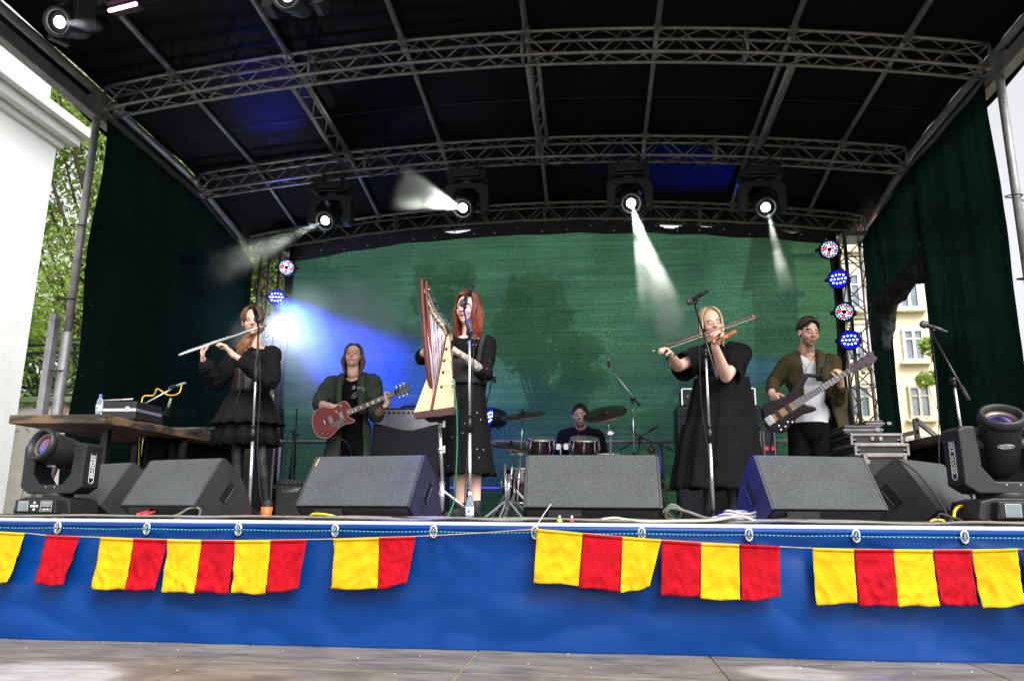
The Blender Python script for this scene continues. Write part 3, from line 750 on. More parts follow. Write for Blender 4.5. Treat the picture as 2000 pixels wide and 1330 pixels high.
# low stone wall behind, seen beside the backdrop and under the right table
stn = two_tone(two_tone(mat('limewashed_stone', (.42, .38, .30), .9, 0, .35, 2.4, .8, 9), (.30, .12, .06), 1.7, .60, .64), (.12, .10, .08), 3.1, .62, .66)
q = MB(); q.box((-4.6, 11.2, .25), (5.6, .4, 2.4)); q.solo('stone_wall', stn, 'old stone and brick wall visible beside the left lattice tower', 'wall', bevel=.02)
q = MB(); q.box((6.8, 11.6, .12), (5.0, .35, 2.1)); q.solo('stone_wall', stn, 'grey weathered wall visible under the right wooden table', 'wall', bevel=.02)
# plaster wall with ornate iron fence on the left
t = thing('plaster_wall', 'peeling white plaster wall with a green coping under the iron fence', 'wall', (-8, 12.3, GRD))
zc = at(60, 785, 12.3).z
q = MB(); q.box((-9, 12.5, (zc+GRD)/2-.02), (12, .4, zc-GRD)); q.build('wall_body', two_tone(mat('peeling_plaster', (.62, .60, .54), .9, 0, .1, 3, .6, 10), (.33, .24, .15), 1.6, .57, .6), t)
q = MB(); q.box((-9, 12.5, zc+.03), (12.1, .56, .10)); q.build('coping', mat('green_coping', (.16, .26, .12), .7), t, bevel=.01)
t = thing('iron_fence', 'dark ornate wrought iron fence with round scrolls before the trees', 'fence', (-8, 12.4, zc+.08))
z0 = zc+.1; z1 = at(60, 675, 12.4).z; im = mat('dark_iron', (.035, .035, .038), .5, .6)
q = MB()
for z in (z0+.02, z0+.16, z1-.14, z1): q.box((-8.5, 12.4, z), (10, .03, .04))
q.build('rail', im, t)
q = MB(); hh = (z1-z0-.3)/2; cz = z0+.16+hh
for k in range(15):
    cx = -12.2+k*hh*2.1
    for r_ in (hh*.98, hh*.55):
        q.tube([(cx+r_*cos(a), 12.4, cz+r_*sin(a)) for a in [2*pi*i/18 for i in range(18)]], .014, 5, closed=True)
    for a in (pi/4, 3*pi/4, 5*pi/4, 7*pi/4): q.sph((cx+hh*.75*cos(a), 12.4, cz+hh*.75*sin(a)), (.035, .02, .035), nu=7, nv=5)
    q.sph((cx, 12.4, cz), (.06, .03, .06), nu=8, nv=6)
q.build('scroll', im, t)
# rough planks leaning at far left
for k, (px, ln, lab) in enumerate(((20, 1.35, 'thin grey weathered plank leaning on the white building'), (34, 1.1, 'broad brown rough plank leaning at the left beside the moving light'))):
    b = at(px, 1008, 7.2); b.z = 0
    q = MB(); q.bar((b.x, 7.2, -.3), (b.x+.06, 7.5, ln-.62), .10+.05*k, .04, (0, 1, 0))
    q.solo('rough_plank', two_tone(mat('rough_timber', (.26, .18, .11), .9, 0, .3, 6, .6, 20, stretch=(4, 4, .5)), (.07, .06, .05), 5, .55, .62, (4, 4, .6)), lab, 'plank', bevel=.006)

# trees ----------------------------------------------------------
barkm = mat('tree_bark', (.055, .042, .032), .9, 0, .3, 6, .8, 14, stretch=(1, 1, .3))
def leaf_mat(name, col, tr):
    m = bpy.data.materials.new(name); m.use_nodes = True; t = m.node_tree; N = t.nodes; L = t.links; N.clear()
    out = N.new('ShaderNodeOutputMaterial'); a = N.new('ShaderNodeVertexColor'); a.layer_name = 'Col'
    mx = N.new('ShaderNodeMixRGB'); mx.blend_type = 'MULTIPLY'; mx.inputs[0].default_value = 1; mx.inputs[1].default_value = (*col, 1); L.new(a.outputs[0], mx.inputs[2])
    m2 = N.new('ShaderNodeMixRGB'); m2.blend_type = 'MULTIPLY'; m2.inputs[0].default_value = 1; m2.inputs[1].default_value = (*tr, 1); L.new(a.outputs[0], m2.inputs[2])
    d = N.new('ShaderNodeBsdfPrincipled'); d.inputs['Roughness'].default_value = .5; L.new(mx.outputs[0], d.inputs['Base Color'])
    T = N.new('ShaderNodeBsdfTranslucent'); L.new(m2.outputs[0], T.inputs['Color'])
    ad = N.new('ShaderNodeAddShader'); L.new(d.outputs[0], ad.inputs[0]); L.new(T.outputs[0], ad.inputs[1]); L.new(ad.outputs[0], out.inputs[0]); return m
lm = leaf_mat('leaf_green', (.11, .17, .035), (.20, .28, .045))
def tree(label, base, height, spread, nl, leaf=.09, seed=0, trunk_r=.16, low=.3, lean=0, clumps=26, group='broadleaf trees around the stage'):
    rnd = random.Random(seed); base = V(base)
    t = thing('broadleaf_tree', label, 'tree', base, group)
    q = MB(); top = base+V((lean, 0, height*.75))
    tp = curve_pts([base, base+V((.1, 0, height*.25)), base+V((lean*.5-.1, .1, height*.5)), top], 6)
    q.tube(tp, [trunk_r*(1-.75*i/(len(tp)-1)) for i in range(len(tp))], 9)
    cen = []
    for k in range(clumps):
        h = low+(1-low)*rnd.random()**.9; a = rnd.random()*2*pi
        rr = spread*sqrt(rnd.random())*(1.0-.55*abs(h-.55)*2*.8)
        c = base+V((lean*h+rr*cos(a), rr*sin(a)*.9, h*height)); cen.append((c, spread*(.20+.16*rnd.random())))
        s = tp[min(len(tp)-1, int(len(tp)*min(.95, max(.2, h-.15))))]
        mid = (s+c)/2+V((0, 0, -.1*height*.2))
        bp = curve_pts([s, mid, c], 4); q.tube(bp, [trunk_r*.33*(1-.85*i/(len(bp)-1)) for i in range(len(bp))], 5)
    q.build('trunk', barkm, t)
    q = MB()
    for k in range(nl):
        c, r_ = cen[rnd.randrange(len(cen))]
        d = V((rnd.gauss(0, 1), rnd.gauss(0, 1), rnd.gauss(0, .75))); d.normalize()
        p = c+d*r_*(rnd.random()**.45)*rnd.uniform(.7, 1.15)
        sz = leaf*rnd.uniform(.6, 1.3); n_ = V((rnd.gauss(0, 1), rnd.gauss(0, 1), rnd.gauss(.6, .7))).normalized()
        x, y, _ = basis(n_); an = rnd.random()*6.28; x, y = x*cos(an)+y*sin(an), -x*sin(an)+y*cos(an)
        v_ = rnd.uniform(.65, 1.35); q.cc = (v_*rnd.uniform(.85, 1.25), v_, v_*rnd.uniform(.6, 1.2))
        q.add([p-x*sz, p-y*sz*.45+n_*sz*.15, p+x*sz, p+y*sz*.45+n_*sz*.15], [(0, 1, 2, 3)])
    q.build('crown', lm, t)
    return t
tree('tall leafy tree with a dark forked trunk nearest the white building', (-10.6, 15.0, GRD), 10.5, 3.2, 64000, .07, 3, .22, .08, .6, 95)
tree('light green tree filling the gap behind the left corner post', (-8.6, 17.5, GRD), 9.0, 2.8, 50000, .07, 4, .18, .08, 0, 75)
tree('far tall leafy tree closing the view behind the iron fence', (-10.4, 21.5, GRD), 12.5, 4.2, 40000, .12, 33, .24, .06, 0, 90)
tree('tree rising against the sky past the right corner post', (14.4, 22.0, GRD), 9.5, 2.6, 7000, .10, 5, .2, .3, 0, 26)
tree('tree beside the right corner post, lower and nearer', (9.6, 13.5, GRD), 5.2, 1.5, 4500, .11, 15, .12, .3, 0, 18)
tree('tall tree silhouetted through the middle of the green backdrop', (at(1062, 700, 12.2).x, 12.2, GRD), 4.75, 1.05, 12000, .07, 6, .10, .12, .0, 40)
tree('tree shadow to the left behind the green backdrop', (at(840, 700, 13.5).x, 13.5, GRD), 5.4, 1.0, 9000, .08, 7, .12, .2, 0, 30)
tree('low tree shadow behind the right part of the green backdrop', (2.4, 15.0, GRD), 3.9, 1.5, 7000, .09, 8, .10, .15, 0, 24)
tree('small sprig of light green leaves before the yellow house window', (at(1826, 690, 17).x+.38, 17, GRD), 4.9, .85, 1500, .08, 9, .05, .78, 0, 8)
# long hedge behind backdrop
q = MB(); rnd = random.Random(5)
for k in range(9000):
    p = V((rnd.uniform(-8.5, 4.3), 14.5+rnd.uniform(-.5, .5), GRD+rnd.random()**.8*2.9)); n_ = V((rnd.gauss(0, 1), -1, rnd.gauss(0, 1))).normalized(); x, y, _ = basis(n_); sz = .12
    v_ = rnd.uniform(.6, 1.3); q.cc = (v_, v_, v_); q.add([p-x*sz, p-y*sz*.6, p+x*sz, p+y*sz*.6], [(0, 1, 2, 3)])
q.solo('hedge', lm, 'dense green hedge seen dimly through the lower backdrop', 'hedge', kind='stuff')

# ================================================================ LIGHT FIXTURES
lens_on = mat('lit_lens', (.9, .95, 1), .3, emit=16, ecol=(.80, .93, 1.0))
lens_warm = mat('lit_lens_core', (1, 1, 1), .3, emit=40, ecol=(1, 1, 1))
def lens_off_mat():
    m = mat('reflection_glass', (.01, .012, .02), .05, 0, 0, 3, coat=1); t = m.node_tree; N = t.nodes; L = t.links; b = N['Principled BSDF']
    g = N.new('ShaderNodeTexNoise'); g.inputs['Scale'].default_value = 14; cr = N.new('ShaderNodeValToRGB'); tc = N.new('ShaderNodeTexCoord')
    e = cr.color_ramp.elements; e[0].color = (.02, .04, .12, 1); e[1].color = (.30, .05, .10, 1); n = cr.color_ramp.elements.new(.5); n.color = (.10, .12, .5, 1)  # coloured reflections painted into the lens as noise
    e[0].position = .35; cr.color_ramp.elements[2].position = .65
    L.new(tc.outputs['Object'], g.inputs[0]); L.new(g.outputs[0], cr.inputs[0]); L.new(cr.outputs[0], b.inputs['Base Color']); b.inputs['Metallic'].default_value = .85; b.inputs['Roughness'].default_value = .12
    return m
lens_off = lens_off_mat()
lcd = mat('lcd_panel', (.16, .20, .22), .25); wht = mat('silver_print', (.62, .64, .66), .5)
lcdfr = mat('lcd_frame', (.4, .42, .42), .4)
def moving_head(label, loc, yaw, aim, s=1.0, lit=False, group=None, invert=False, tag3='BEAM 230', hanger=False, hsc=1.0, hz=.33):
    """beam fixture: base with panel, U-shaped yoke, barrel head pointing along aim (world direction)"""
    loc = V(loc); t = thing('moving_head_light', label, 'stage light', loc, group)
    sg = -1 if invert else 1
    X = V((cos(yaw), sin(yaw), 0)); Y = V((-sin(yaw), cos(yaw), 0)); Zv = V((0, 0, sg))
    if invert: X = -X
    def w(x, y, z): return loc+(X*x+Y*y+Zv*z)*s
    FR = Matrix((X, Y, Zv)).transposed()
    # base
    q = MB(); q.prism([(-.19, .03), (-.175, .10), (-.12, .115), (.12, .115), (.175, .10), (.19, .03), (.16, .02), (-.16, .02)], w(0, 0, 0), X*s, Zv*s, Y*s, .21)
    q.prism([(-.14, .03), (-.13, .10), (.13, .10), (.14, .03)], w(0, 0, 0), X*s, Zv*s, Y*s, .30)
    for sx in (-1, 1):
        for sy in (-1, 1): q.cyl(w(sx*.14, sy*.09, 0), w(sx*.14, sy*.09, .03), .02*s, n=10)
    b = q.build('base', M['black'], t, bevel=.004*s)
    q = MB(); q.box(w(-.005, -.152, .066), (.25*s, .003*s, .06*s), FR); q.build('control_panel', M['blackm'], b)
    q = MB(); q.box(w(-.075, -.154, .066), (.066*s, .003*s, .052*s), FR); fr = q.build('screen_frame', lcdfr, b)
    q = MB(); q.box(w(-.075, -.1558, .066), (.060*s, .002*s, .046*s), FR); q.build('screen', lcd, b)
    q = MB()
    for dx, dz in ((0, 0), (.018, 0), (-.018, 0), (0, .018), (0, -.018)): q.cyl(w(.0+dx, -.153, .066+dz), w(dx, -.158, .066+dz), .0068*s, n=10)
    q.build('button', wht, b)
    q = MB()
    for k in range(4): q.box(w(.075, -.1545, .088-.007*k), ((.07-.01*(k % 2))*s, .001*s, .0022*s), FR)
    for k in range(5): q.box(w(.055+.011*k, -.1545, .049), (.006*s, .001*s, (.010 if k % 2 else .006)*s), FR)
    for a_, b_ in (((.04, .094), (.112, .094)), ((.112, .094), (.112, .038)), ((.112, .038), (.04, .038)), ((.04, .038), (.04, .094))): q.bar(w(a_[0], -.154, a_[1]), w(b_[0], -.154, b_[1]), .0012*s, .0012*s)
    q.build('printed_plate', wht, b)
    # yoke
    q = MB(); q.prism([(-.205, .30), (-.21, .40), (-.18, .415), (-.135, .415), (-.125, .30), (-.125, .245), (-.075, .185), (.075, .185), (.125, .245), (.125, .30), (.135, .415), (.18, .415), (.21, .40), (.205, .30), (.205, .17), (.15, .135), (-.15, .135), (-.205, .17)][::-1],
            w(0, 0, 0), X*s, Zv*s, Y*s, .13); q.cyl(w(0, 0, .11), w(0, 0, .14), .08*s, n=20); y_ = q.build('yoke', M['black'], t, bevel=.006*s)
    q = MB()
    for sx in (-.03, .03): q.cyl(w(sx, -.067, .172), w(sx, -.064, .172), .003*s, n=8)
    q.build('screw', wht, y_)
    q = MB()
    if not invert:
        for sx, yn in ((1, 1), (-1, -1)):
            q2 = MB(); e0 = w(sx*.2065, 0, 0)
            pts = [(e0+Y*(.018*s*cos(a))+Zv*s*(.285+(.075 if sin(a) > 0 else -.075)+.018*sin(a))) for a in [2*pi*k/24 for k in range(24)]]
            q2.tube(pts, .0018*s, 5, closed=True); q2.build('label_outline', wht, y_)
            text_mesh(tag3, .032*s, wht, y_, frame(e0+Zv*.285*s+X*sx*.001-ORG, Zv, Y*(-sx)), .0008, bold=.0008)
    # head barrel
    A = V(aim).normalized(); hc = w(0, 0, hz); s0 = s; s = s*hsc
    rim = .100*s
    q = MB(); q.lathe([(.02, -.17), (.07, -.165), (.09, -.12), (.098, -.03), (.098, .03), (.094, .10), (.094, .135)], hc, A, 28)
    for k in range(len(q.v)): pass
    q.v = [hc+(p-hc)*s for p in q.v]
    for sx in (-1, 1): q.cyl(hc+X*sx*.08*s, hc+X*sx*.135*s0, .035*s, n=14)
    h = q.build('head', M['black'], t, bevel=.003*s)
    q = MB(); q.lathe([(p[0]*s, p[1]*s) for p in [(.090, .128), (.100, .130), (.103, .150), (.100, .176), (.090, .180), (.080, .176), (.076, .150), (.070, .135)]], hc, A, 30); 
    q.build('lens_ring', M['black'], h)
    q = MB(); q.lathe(([(.001, .150*s), (.02*s, .149*s), (.036*s, .146*s), (.043*s, .141*s)] if lit else [(.001, .150*s), (.03*s, .149*s), (.055*s, .144*s), (.066*s, .137*s)])[::-1], hc, A, 26); q.build('lens', lens_on if lit else lens_off, h)
    q = MB(); q.lathe([(.043*s, .136*s), (.076*s, .146*s), (.071*s, .150*s), (.043*s, .143*s)] if lit else [(.065*s, .132*s), (.076*s, .146*s), (.071*s, .150*s), (.063*s, .142*s)], hc, A, 26); q.build('inner_ring', M['blackm'] if lit else mat('bronze_ring', (.2, .16, .11), .35, .7), h)
    if not invert:
        x_, y2, _ = basis(A); side = A.cross(V((0, 0, 1))).normalized(); up_ = side.cross(A).normalized()
        dn = -up_
        c_ = hc + dn*.0985*s + A*.05*s
        if tag3 != 'x':
            q = MB(); q.tube([c_+dn*.002*s+side*(.036*s*cos(a))+A*(.011*s*sin(a)) for a in [2*pi*k/24 for k in range(24)]], .0018*s, 5, closed=True); q.build('label_outline', wht, h)
            text_mesh('BEAM', .019*s, wht, h, frame(c_+dn*.002*s-ORG, side, A), .0008, bold=.0006)
    s = s0
    if hanger:
        for sx in (-.09, .09):
            q = MB()
            q.cyl(w(sx, 0, -.0), w(sx, 0, -.05), .012*s, n=8)
            q.tube([w(sx, .038*cos(a), -.075+.038*sin(a)) for a in [2*pi*k/14 for k in range(14)]], .010*s, 6, closed=True)
            q.box(w(sx, .0, -.035), (.03*s, .05*s, .02*s)); q.build('clamp', M['blackm'], t)
    return t, hc, A
p = flo(108, 4.36)
moving_head('black moving head light on the stage at left with a round purple and orange lens', (p.x, 4.36, 0), R(-8), (-.30, -1, .26), 1.03, False, tag3='BEAM230', hsc=.92, hz=.365)
p = flo(1968, 4.30)
moving_head('black moving head light on the stage at right with its lens tilted up', (p.x, 4.30, 0), R(8), (-.10, -.60, .80), 1.2, False, tag3='BEAM 230', hsc=.86, hz=.345)
LB = []
hg = 'moving head lights hanging from the middle truss'
for px, lx, ly, aim, lab in ((638, 635, 429, (-.10, -1, -.70), 'leftmost lit moving head hanging from the middle truss'),
                        (905, 903, 404, (-.12, -1, -.62), 'second lit moving head on the middle truss, with the bright smoky flare'),
                        (1228, 1230, 400, (.06, -1, -.62), 'third lit moving head on the middle truss, throwing the strong white beam'),
                        (1492, 1495, 408, (.04, -1, -.68), 'rightmost lit moving head hanging from the middle truss')):
    Yh = Y2+.02; x = at(px+{638: 14, 905: 8, 1228: 0, 1492: -8}[px], 340, Yh).x; z = a2(x)-.135
    _, hc, A = moving_head(lab, (x, Yh, z), R(180), aim, 1.22, True, hg, True, hanger=True)
    LB.append((hc, A))
# partly visible front fixtures
_, hcL, AL = moving_head('lit moving head in the top left corner under the roof', at(152, -32, 5.1), R(150), (.05, -1, -.55), 1.12, True, None, True, hanger=True)
_, hcT, AT = moving_head('lit moving head cut by the top edge of the picture', at(584, -84, 4.9), R(180), (.0, -1, -.45), 1.12, True, None, True, hanger=True)
t = thing('led_bar', 'ribbed strip light glowing pink under the roof at top left', 'stage light', at(240, 5, 4.9))
a, b = at(214, 22, 4.9), at(268, 8, 4.85); ax = (b-a)
q = MB(); q.bar(a+V((0, .04, .05)), b+V((0, .04, .05)), .09, .09); 
for k in range(14): 
    c = a+ax*(k/13); q.box(c+V((0, -.01, .07)), (.006, .09, .08))
q.build('housing', M['black'], t)
q = MB(); q.bar(a+V((0, -.008, -.005)), b+V((0, -.008, -.005)), .02, .02); q.build('led_strip', mat('pink_led', (1, .5, .7), .3, emit=6, ecol=(1, .45, .75)), t)
q = MB(); q.cyl(a+V((.05, .04, .09)), a+V((.05, .04, .6)), .012); q.build('hanger', M['blackm'], t)

# PAR cans ----------------------------------------------------------
blue_led = mat('blue_white_led', (.6, .7, 1), .3, emit=5, ecol=(.42, .50, 1.0))
ledc = {'w': mat('white_led', (1, 1, 1), .3, emit=8, ecol=(.9, .95, 1)), 'r': mat('red_led', (1, .1, .1), .3, emit=6, ecol=(1, .06, .1)),
        'g': mat('green_led', (.1, 1, .3), .3, emit=5, ecol=(.08, 1, .4)), 'b': mat('blue_led', (.1, .1, 1), .3, emit=10, ecol=(.05, .1, 1))}
bface = mat('blue_lit_face', (.01, .012, .3), .3, emit=.55, ecol=(.006, .012, 1))
def par(label, c, dirv, kind, group, s=1.0, polex=None):
    c = V(c); t = thing('par_can', label, 'stage light', c, group); d = V(dirv).normalized()
    q = MB(); q.lathe([(p[0]*s, p[1]*s) for p in [(.05, -.17), (.085, -.16), (.105, -.11), (.118, -.03), (.122, .03), (.122, .045), (.108, .047), (.106, .030), (.001, .030)]], c, d, 26); q.build('can', M['black'], t)
    x, y, _ = basis(d)
    q = MB(); side = d.cross(V((0, 0, 1))).normalized(); up_ = side.cross(d)
    tgt = polex if polex is not None else c+V((.2, .1, 0)); 
    q.tube([c+side*.125*s, c+side*.13*s+up_*.02, c+(tgt-c)*.5+up_*.06+V((0, .05, 0)), tgt], .012, 6); q.tube([c-side*.125*s, c-side*.13*s-d*.1, c+(tgt-c)*.6-d*.1], .012, 6)
    q.box(tgt, (.06, .06, .07)); q.cyl(c+side*.12*s, c+side*.16*s, .022, n=8); q.build('yoke', M['blackm'], t)
    fm = bface if kind == 'blue' else M['blackm']
    q = MB(); q.lathe([(.001, .032*s), (.104*s, .032*s)][::-1], c, d, 24); q.build('face', fm, t)
    if kind == 'blue':
        for (u, v) in ((-1.5, .9), (-.5, 1.1), (.5, 1.1), (1.5, .9), (-1, 0), (0, 0), (1, 0), (-2, .0), (2, .0), (-.5, -1.1), (.5, -1.1), (-1.5, -.9), (1.5, -.9))[:]:
            pc = c+d*.034*s+(side*u*.040+up_*v*.046)*s
            q = MB(); q.lathe([(.0108*s, 0), (.0105*s, .006*s), (.006*s, .010*s), (.001, .011*s)], pc, d, 10); q.build('led', blue_led, t)
    else:
        i = 0
        for ring, cnt in ((.035, 8), (.062, 13), (.089, 19)):
            for k in range(cnt):
                a_ = 2*pi*k/cnt+ring*9; pc = c+d*.034*s+(side*cos(a_)+up_*sin(a_))*ring*s
                ch = 'w' if ring < .07 and k % 3 else ('wrwgwb'[(k+i) % 6] if ring > .08 else 'rgb'[k % 3])
                q = MB(); q.lathe([(.0068*s, 0), (.0062*s, .006*s), (.001, .008*s)], pc, d, 8); q.build('led', ledc[ch], t); i += 1
    return c, d
YP = Y3-.20
pg = 'lamps on the right wrapped pole'; 
tox = lambda x, z: V((x, Y3-.02, z))
PR = []
for px, py, kind, dv, lab in ((1619, 488, 'rgb', (-.10, -1, -.25), 'topmost multicolour LED can on the right pole'), (1638, 545, 'blue', (-.45, -1, -.28), 'upper blue LED can on the right pole with small dim dots'),
                        (1649, 610, 'rgb', (-.35, -1, -.10), 'lower multicolour LED can on the right pole'), (1659, 665, 'blue', (-.2, -1, -.05), 'lowest blue LED can on the right pole, brightest blue')):
    c = at(px, py, YP); PR.append(par(lab, c, dv, kind, pg, 1.0, tox(c.x+.16, c.z+.03)))
for px, py, kind, dv, lab in ((561, 523, 'rgb', (.10, -1, -.25), 'multicolour LED can at the top of the left pole'), (541, 581, 'blue', (.15, -1, -.15), 'blue LED can below the multicolour one at left')):
    c = at(px, py, YP); PR.append(par(lab, c, dv, kind, 'lamps on the left wrapped pole', .95, tox(c.x-.12, c.z+.03)))
# the blinding white can behind the flute player
cw = at(541, 640, YP-.05)
t = thing('par_can', 'blinding white LED can behind the flute player at left', 'stage light', cw, 'lamps on the left wrapped pole')
dw = (V((0, 0, 0))-cw).normalized()
q = MB(); q.lathe([(.05, -.17), (.085, -.16), (.118, -.03), (.122, .045), (.108, .047), (.106, .03), (.001, .03)], cw, dw, 24); q.build('can', M['black'], t)
q = MB(); q.lathe([(.105, .033), (.06, .037), (.001, .04)], cw, dw, 24); q.build('lens', lens_warm, t)
# floor can behind harpist
par('blue LED can standing on the floor rail behind the harp player', at(962, 815, Y3-.35), (-.85, -.5, .1), 'blue', None, 1.0, at(955, 850, Y3-.25))

# actual lamp light ---------------------------------------------------
BEAMS = []
def beam(hc, A, target, density, power, r0, r1, name, col=(.92, 1.0, .88), seed=0.):
    """shaft of stage fog lit by the fixture's own spot lamp"""
    hc = V(hc); A = V(A).normalized(); start = hc+A*.225; tg = V(target); d = (tg-start); Ln = d.length; d.normalize()
    half = math.atan(r1/Ln)
    light('SPOT', 'beam_lamp', start-d*.02, power, col, tg, half*2, .9, .012)
    m = bpy.data.materials.new('fog_'+name); m.use_nodes = True; N = m.node_tree.nodes; L = m.node_tree.links; N.clear()
    o = N.new('ShaderNodeOutputMaterial'); v = N.new('ShaderNodeVolumePrincipled'); v.inputs['Color'].default_value = (.95, .97, .95, 1); v.inputs['Anisotropy'].default_value = 0
    tc = N.new('ShaderNodeTexCoord'); sx = N.new('ShaderNodeSeparateXYZ'); L.new(tc.outputs['Object'], sx.inputs[0])
    tz = N.new('ShaderNodeMapRange'); tz.interpolation_type = 'SMOOTHSTEP'; tz.inputs[1].default_value = Ln; tz.inputs[2].default_value = Ln*.45; L.new(sx.outputs['Z'], tz.inputs[0])
    cb = N.new('ShaderNodeVectorMath'); cb.operation = 'MULTIPLY'; cb.inputs[1].default_value = (1, 1, 0); L.new(tc.outputs['Object'], cb.inputs[0])
    ln = N.new('ShaderNodeVectorMath'); ln.operation = 'LENGTH'; L.new(cb.outputs[0], ln.inputs[0])
    rz = N.new('ShaderNodeMath'); rz.operation = 'MULTIPLY_ADD'; rz.inputs[1].default_value = (r1*1.15-r0)/Ln; rz.inputs[2].default_value = r0; L.new(sx.outputs['Z'], rz.inputs[0])
    dv = N.new('ShaderNodeMath'); dv.operation = 'DIVIDE'; L.new(ln.outputs['Value'], dv.inputs[0]); L.new(rz.outputs[0], dv.inputs[1])
    rf = N.new('ShaderNodeMapRange'); rf.interpolation_type = 'SMOOTHSTEP'; rf.inputs[1].default_value = 1; rf.inputs[2].default_value = .25; L.new(dv.outputs[0], rf.inputs[0])
    nz = N.new('ShaderNodeTexNoise'); nz.inputs['Scale'].default_value = 3.2; nz.inputs['Detail'].default_value = 2; mp = N.new('ShaderNodeMapping'); mp.inputs['Location'].default_value = (seed, seed, seed); L.new(tc.outputs['Object'], mp.inputs[0]); L.new(mp.outputs[0], nz.inputs[0])
    nr = N.new('ShaderNodeMapRange'); nr.inputs[1].default_value = .35; nr.inputs[2].default_value = .65; nr.inputs[3].default_value = .15; nr.inputs[4].default_value = 1.8; L.new(nz.outputs[0], nr.inputs[0])
    gz_ = N.new('ShaderNodeMapRange'); gz_.inputs[1].default_value = 0; gz_.inputs[2].default_value = Ln*.6; gz_.inputs[3].default_value = .22; gz_.inputs[4].default_value = 1.3; L.new(sx.outputs['Z'], gz_.inputs[0])
    cur = tz.outputs[0]
    for x in (gz_.outputs[0], rf.outputs[0], nr.outputs[0], density):
        mm = N.new('ShaderNodeMath'); mm.operation = 'MULTIPLY'; L.new(cur, mm.inputs[0])
        if isinstance(x, (int, float)): mm.inputs[1].default_value = x
        else: L.new(x, mm.inputs[1])
        cur = mm.outputs[0]
    L.new(cur, v.inputs['Density']); L.new(v.outputs[0], o.inputs['Volume'])
    q = MB(); q.cyl((0, 0, 0), (0, 0, Ln), r0, r1*1.15, 24)
    b = q.build('fog_shaft', m, None, org=V((0, 0, 0))); b.location = start; b.rotation_euler = d.to_track_quat('Z', 'Y').to_euler()
    tag(b, name, 'fog', kind='stuff'); return b
hc, A = LB[2]; T_ = at(1335, 690, 7.6)
beam(hc, A, T_, 3.8, 1500, .022, .25, 'strong slanting shaft of lit fog under the third hanging light')
T_ = at(1268, 640, 7.6)
beam(hc, A, T_, 2.2, 1000, .02, .13, 'fainter steep shaft of lit fog beside the strong one')
hc, A = LB[3]; beam(hc, A, at(1540, 580, 7.8), .8, 480, .02, .13, 'faint shaft of lit fog under the rightmost hanging light')
hc, A = LB[0]; beam(hc, A, at(395, 540, 6.9), .42, 340, .02, .26, 'faint wide shaft of lit fog reaching left from the first hanging light')
hc, A = LB[1]; beam(hc, A, at(770, 362, 7.6), 16, 620, .03, .30, 'short bright burst of lit fog beside the second hanging light', (.95, 1, .9))
beam(hcL, AL, at(200, 52, 4.7), 5.0, 30, .02, .06, 'tiny lit fog streak at the top left lamp', (.8, .75, 1))
# smoke cloud
def smoke(name, label, c, r, dens, scale, seed, thr=.45):
    m = bpy.data.materials.new('smoke_'+name); m.use_nodes = True; N = m.node_tree.nodes; L = m.node_tree.links; N.clear()
    o = N.new('ShaderNodeOutputMaterial'); v = N.new('ShaderNodeVolumePrincipled'); v.inputs['Color'].default_value = (.96, .97, 1, 1); v.inputs['Anisotropy'].default_value = .1
    tc = N.new('ShaderNodeTexCoord'); nz = N.new('ShaderNodeTexNoise'); nz.inputs['Scale'].default_value = scale; nz.inputs['Detail'].default_value = 3; nz.inputs['Distortion'].default_value = .6
    mp = N.new('ShaderNodeMapping'); mp.inputs['Location'].default_value = (seed, 0, seed); L.new(tc.outputs['Object'], mp.inputs[0]); L.new(mp.outputs[0], nz.inputs[0])
    sc = N.new('ShaderNodeVectorMath'); sc.operation = 'DIVIDE'; sc.inputs[1].default_value = r; L.new(tc.outputs['Object'], sc.inputs[0])
    ln = N.new('ShaderNodeVectorMath'); ln.operation = 'LENGTH'; L.new(sc.outputs[0], ln.inputs[0])
    fo = N.new('ShaderNodeMapRange'); fo.inputs[1].default_value = 1; fo.inputs[2].default_value = .1; fo.inputs[3].default_value = 0; fo.inputs[4].default_value = 1; L.new(ln.outputs['Value'], fo.inputs[0])
    mr = N.new('ShaderNodeMapRange'); mr.inputs[1].default_value = thr; mr.inputs[2].default_value = thr+.25; mr.inputs[3].default_value = .12; mr.inputs[4].default_value = 1; L.new(nz.outputs[0], mr.inputs[0])
    mu = N.new('ShaderNodeMath'); mu.operation = 'MULTIPLY'; L.new(fo.outputs[0], mu.inputs[0]); L.new(mr.outputs[0], mu.inputs[1])
    m2 = N.new('ShaderNodeMath'); m2.operation = 'MULTIPLY'; m2.inputs[1].default_value = dens; L.new(mu.outputs[0], m2.inputs[0]); L.new(m2.outputs[0], v.inputs['Density'])
    L.new(v.outputs[0], o.inputs['Volume'])
    q = MB(); q.sph((0, 0, 0), r, nu=20, nv=12); ob = q.build(name, m, None, org=V((0, 0, 0))); ob.location = c
    tag(ob, label, 'smoke', kind='stuff'); return ob
sc_ = at(672, 676, 8.85)
smoke('smoke_cloud', 'drifting stage smoke lit white and blue behind the flute player', sc_, (1.50, .55, .95), 2.6, 1.7, 3.0, .40)
light('SPOT', 'white_can_lamp', cw+dw*.08, 32, (.85, .92, 1), at(740, 760, 8.7), R(70), 1, .05)
light('POINT', 'white_can_glow', cw+dw*.16+V((.06, -.05, 0)), 24, (.8, .9, 1), radius=.05)
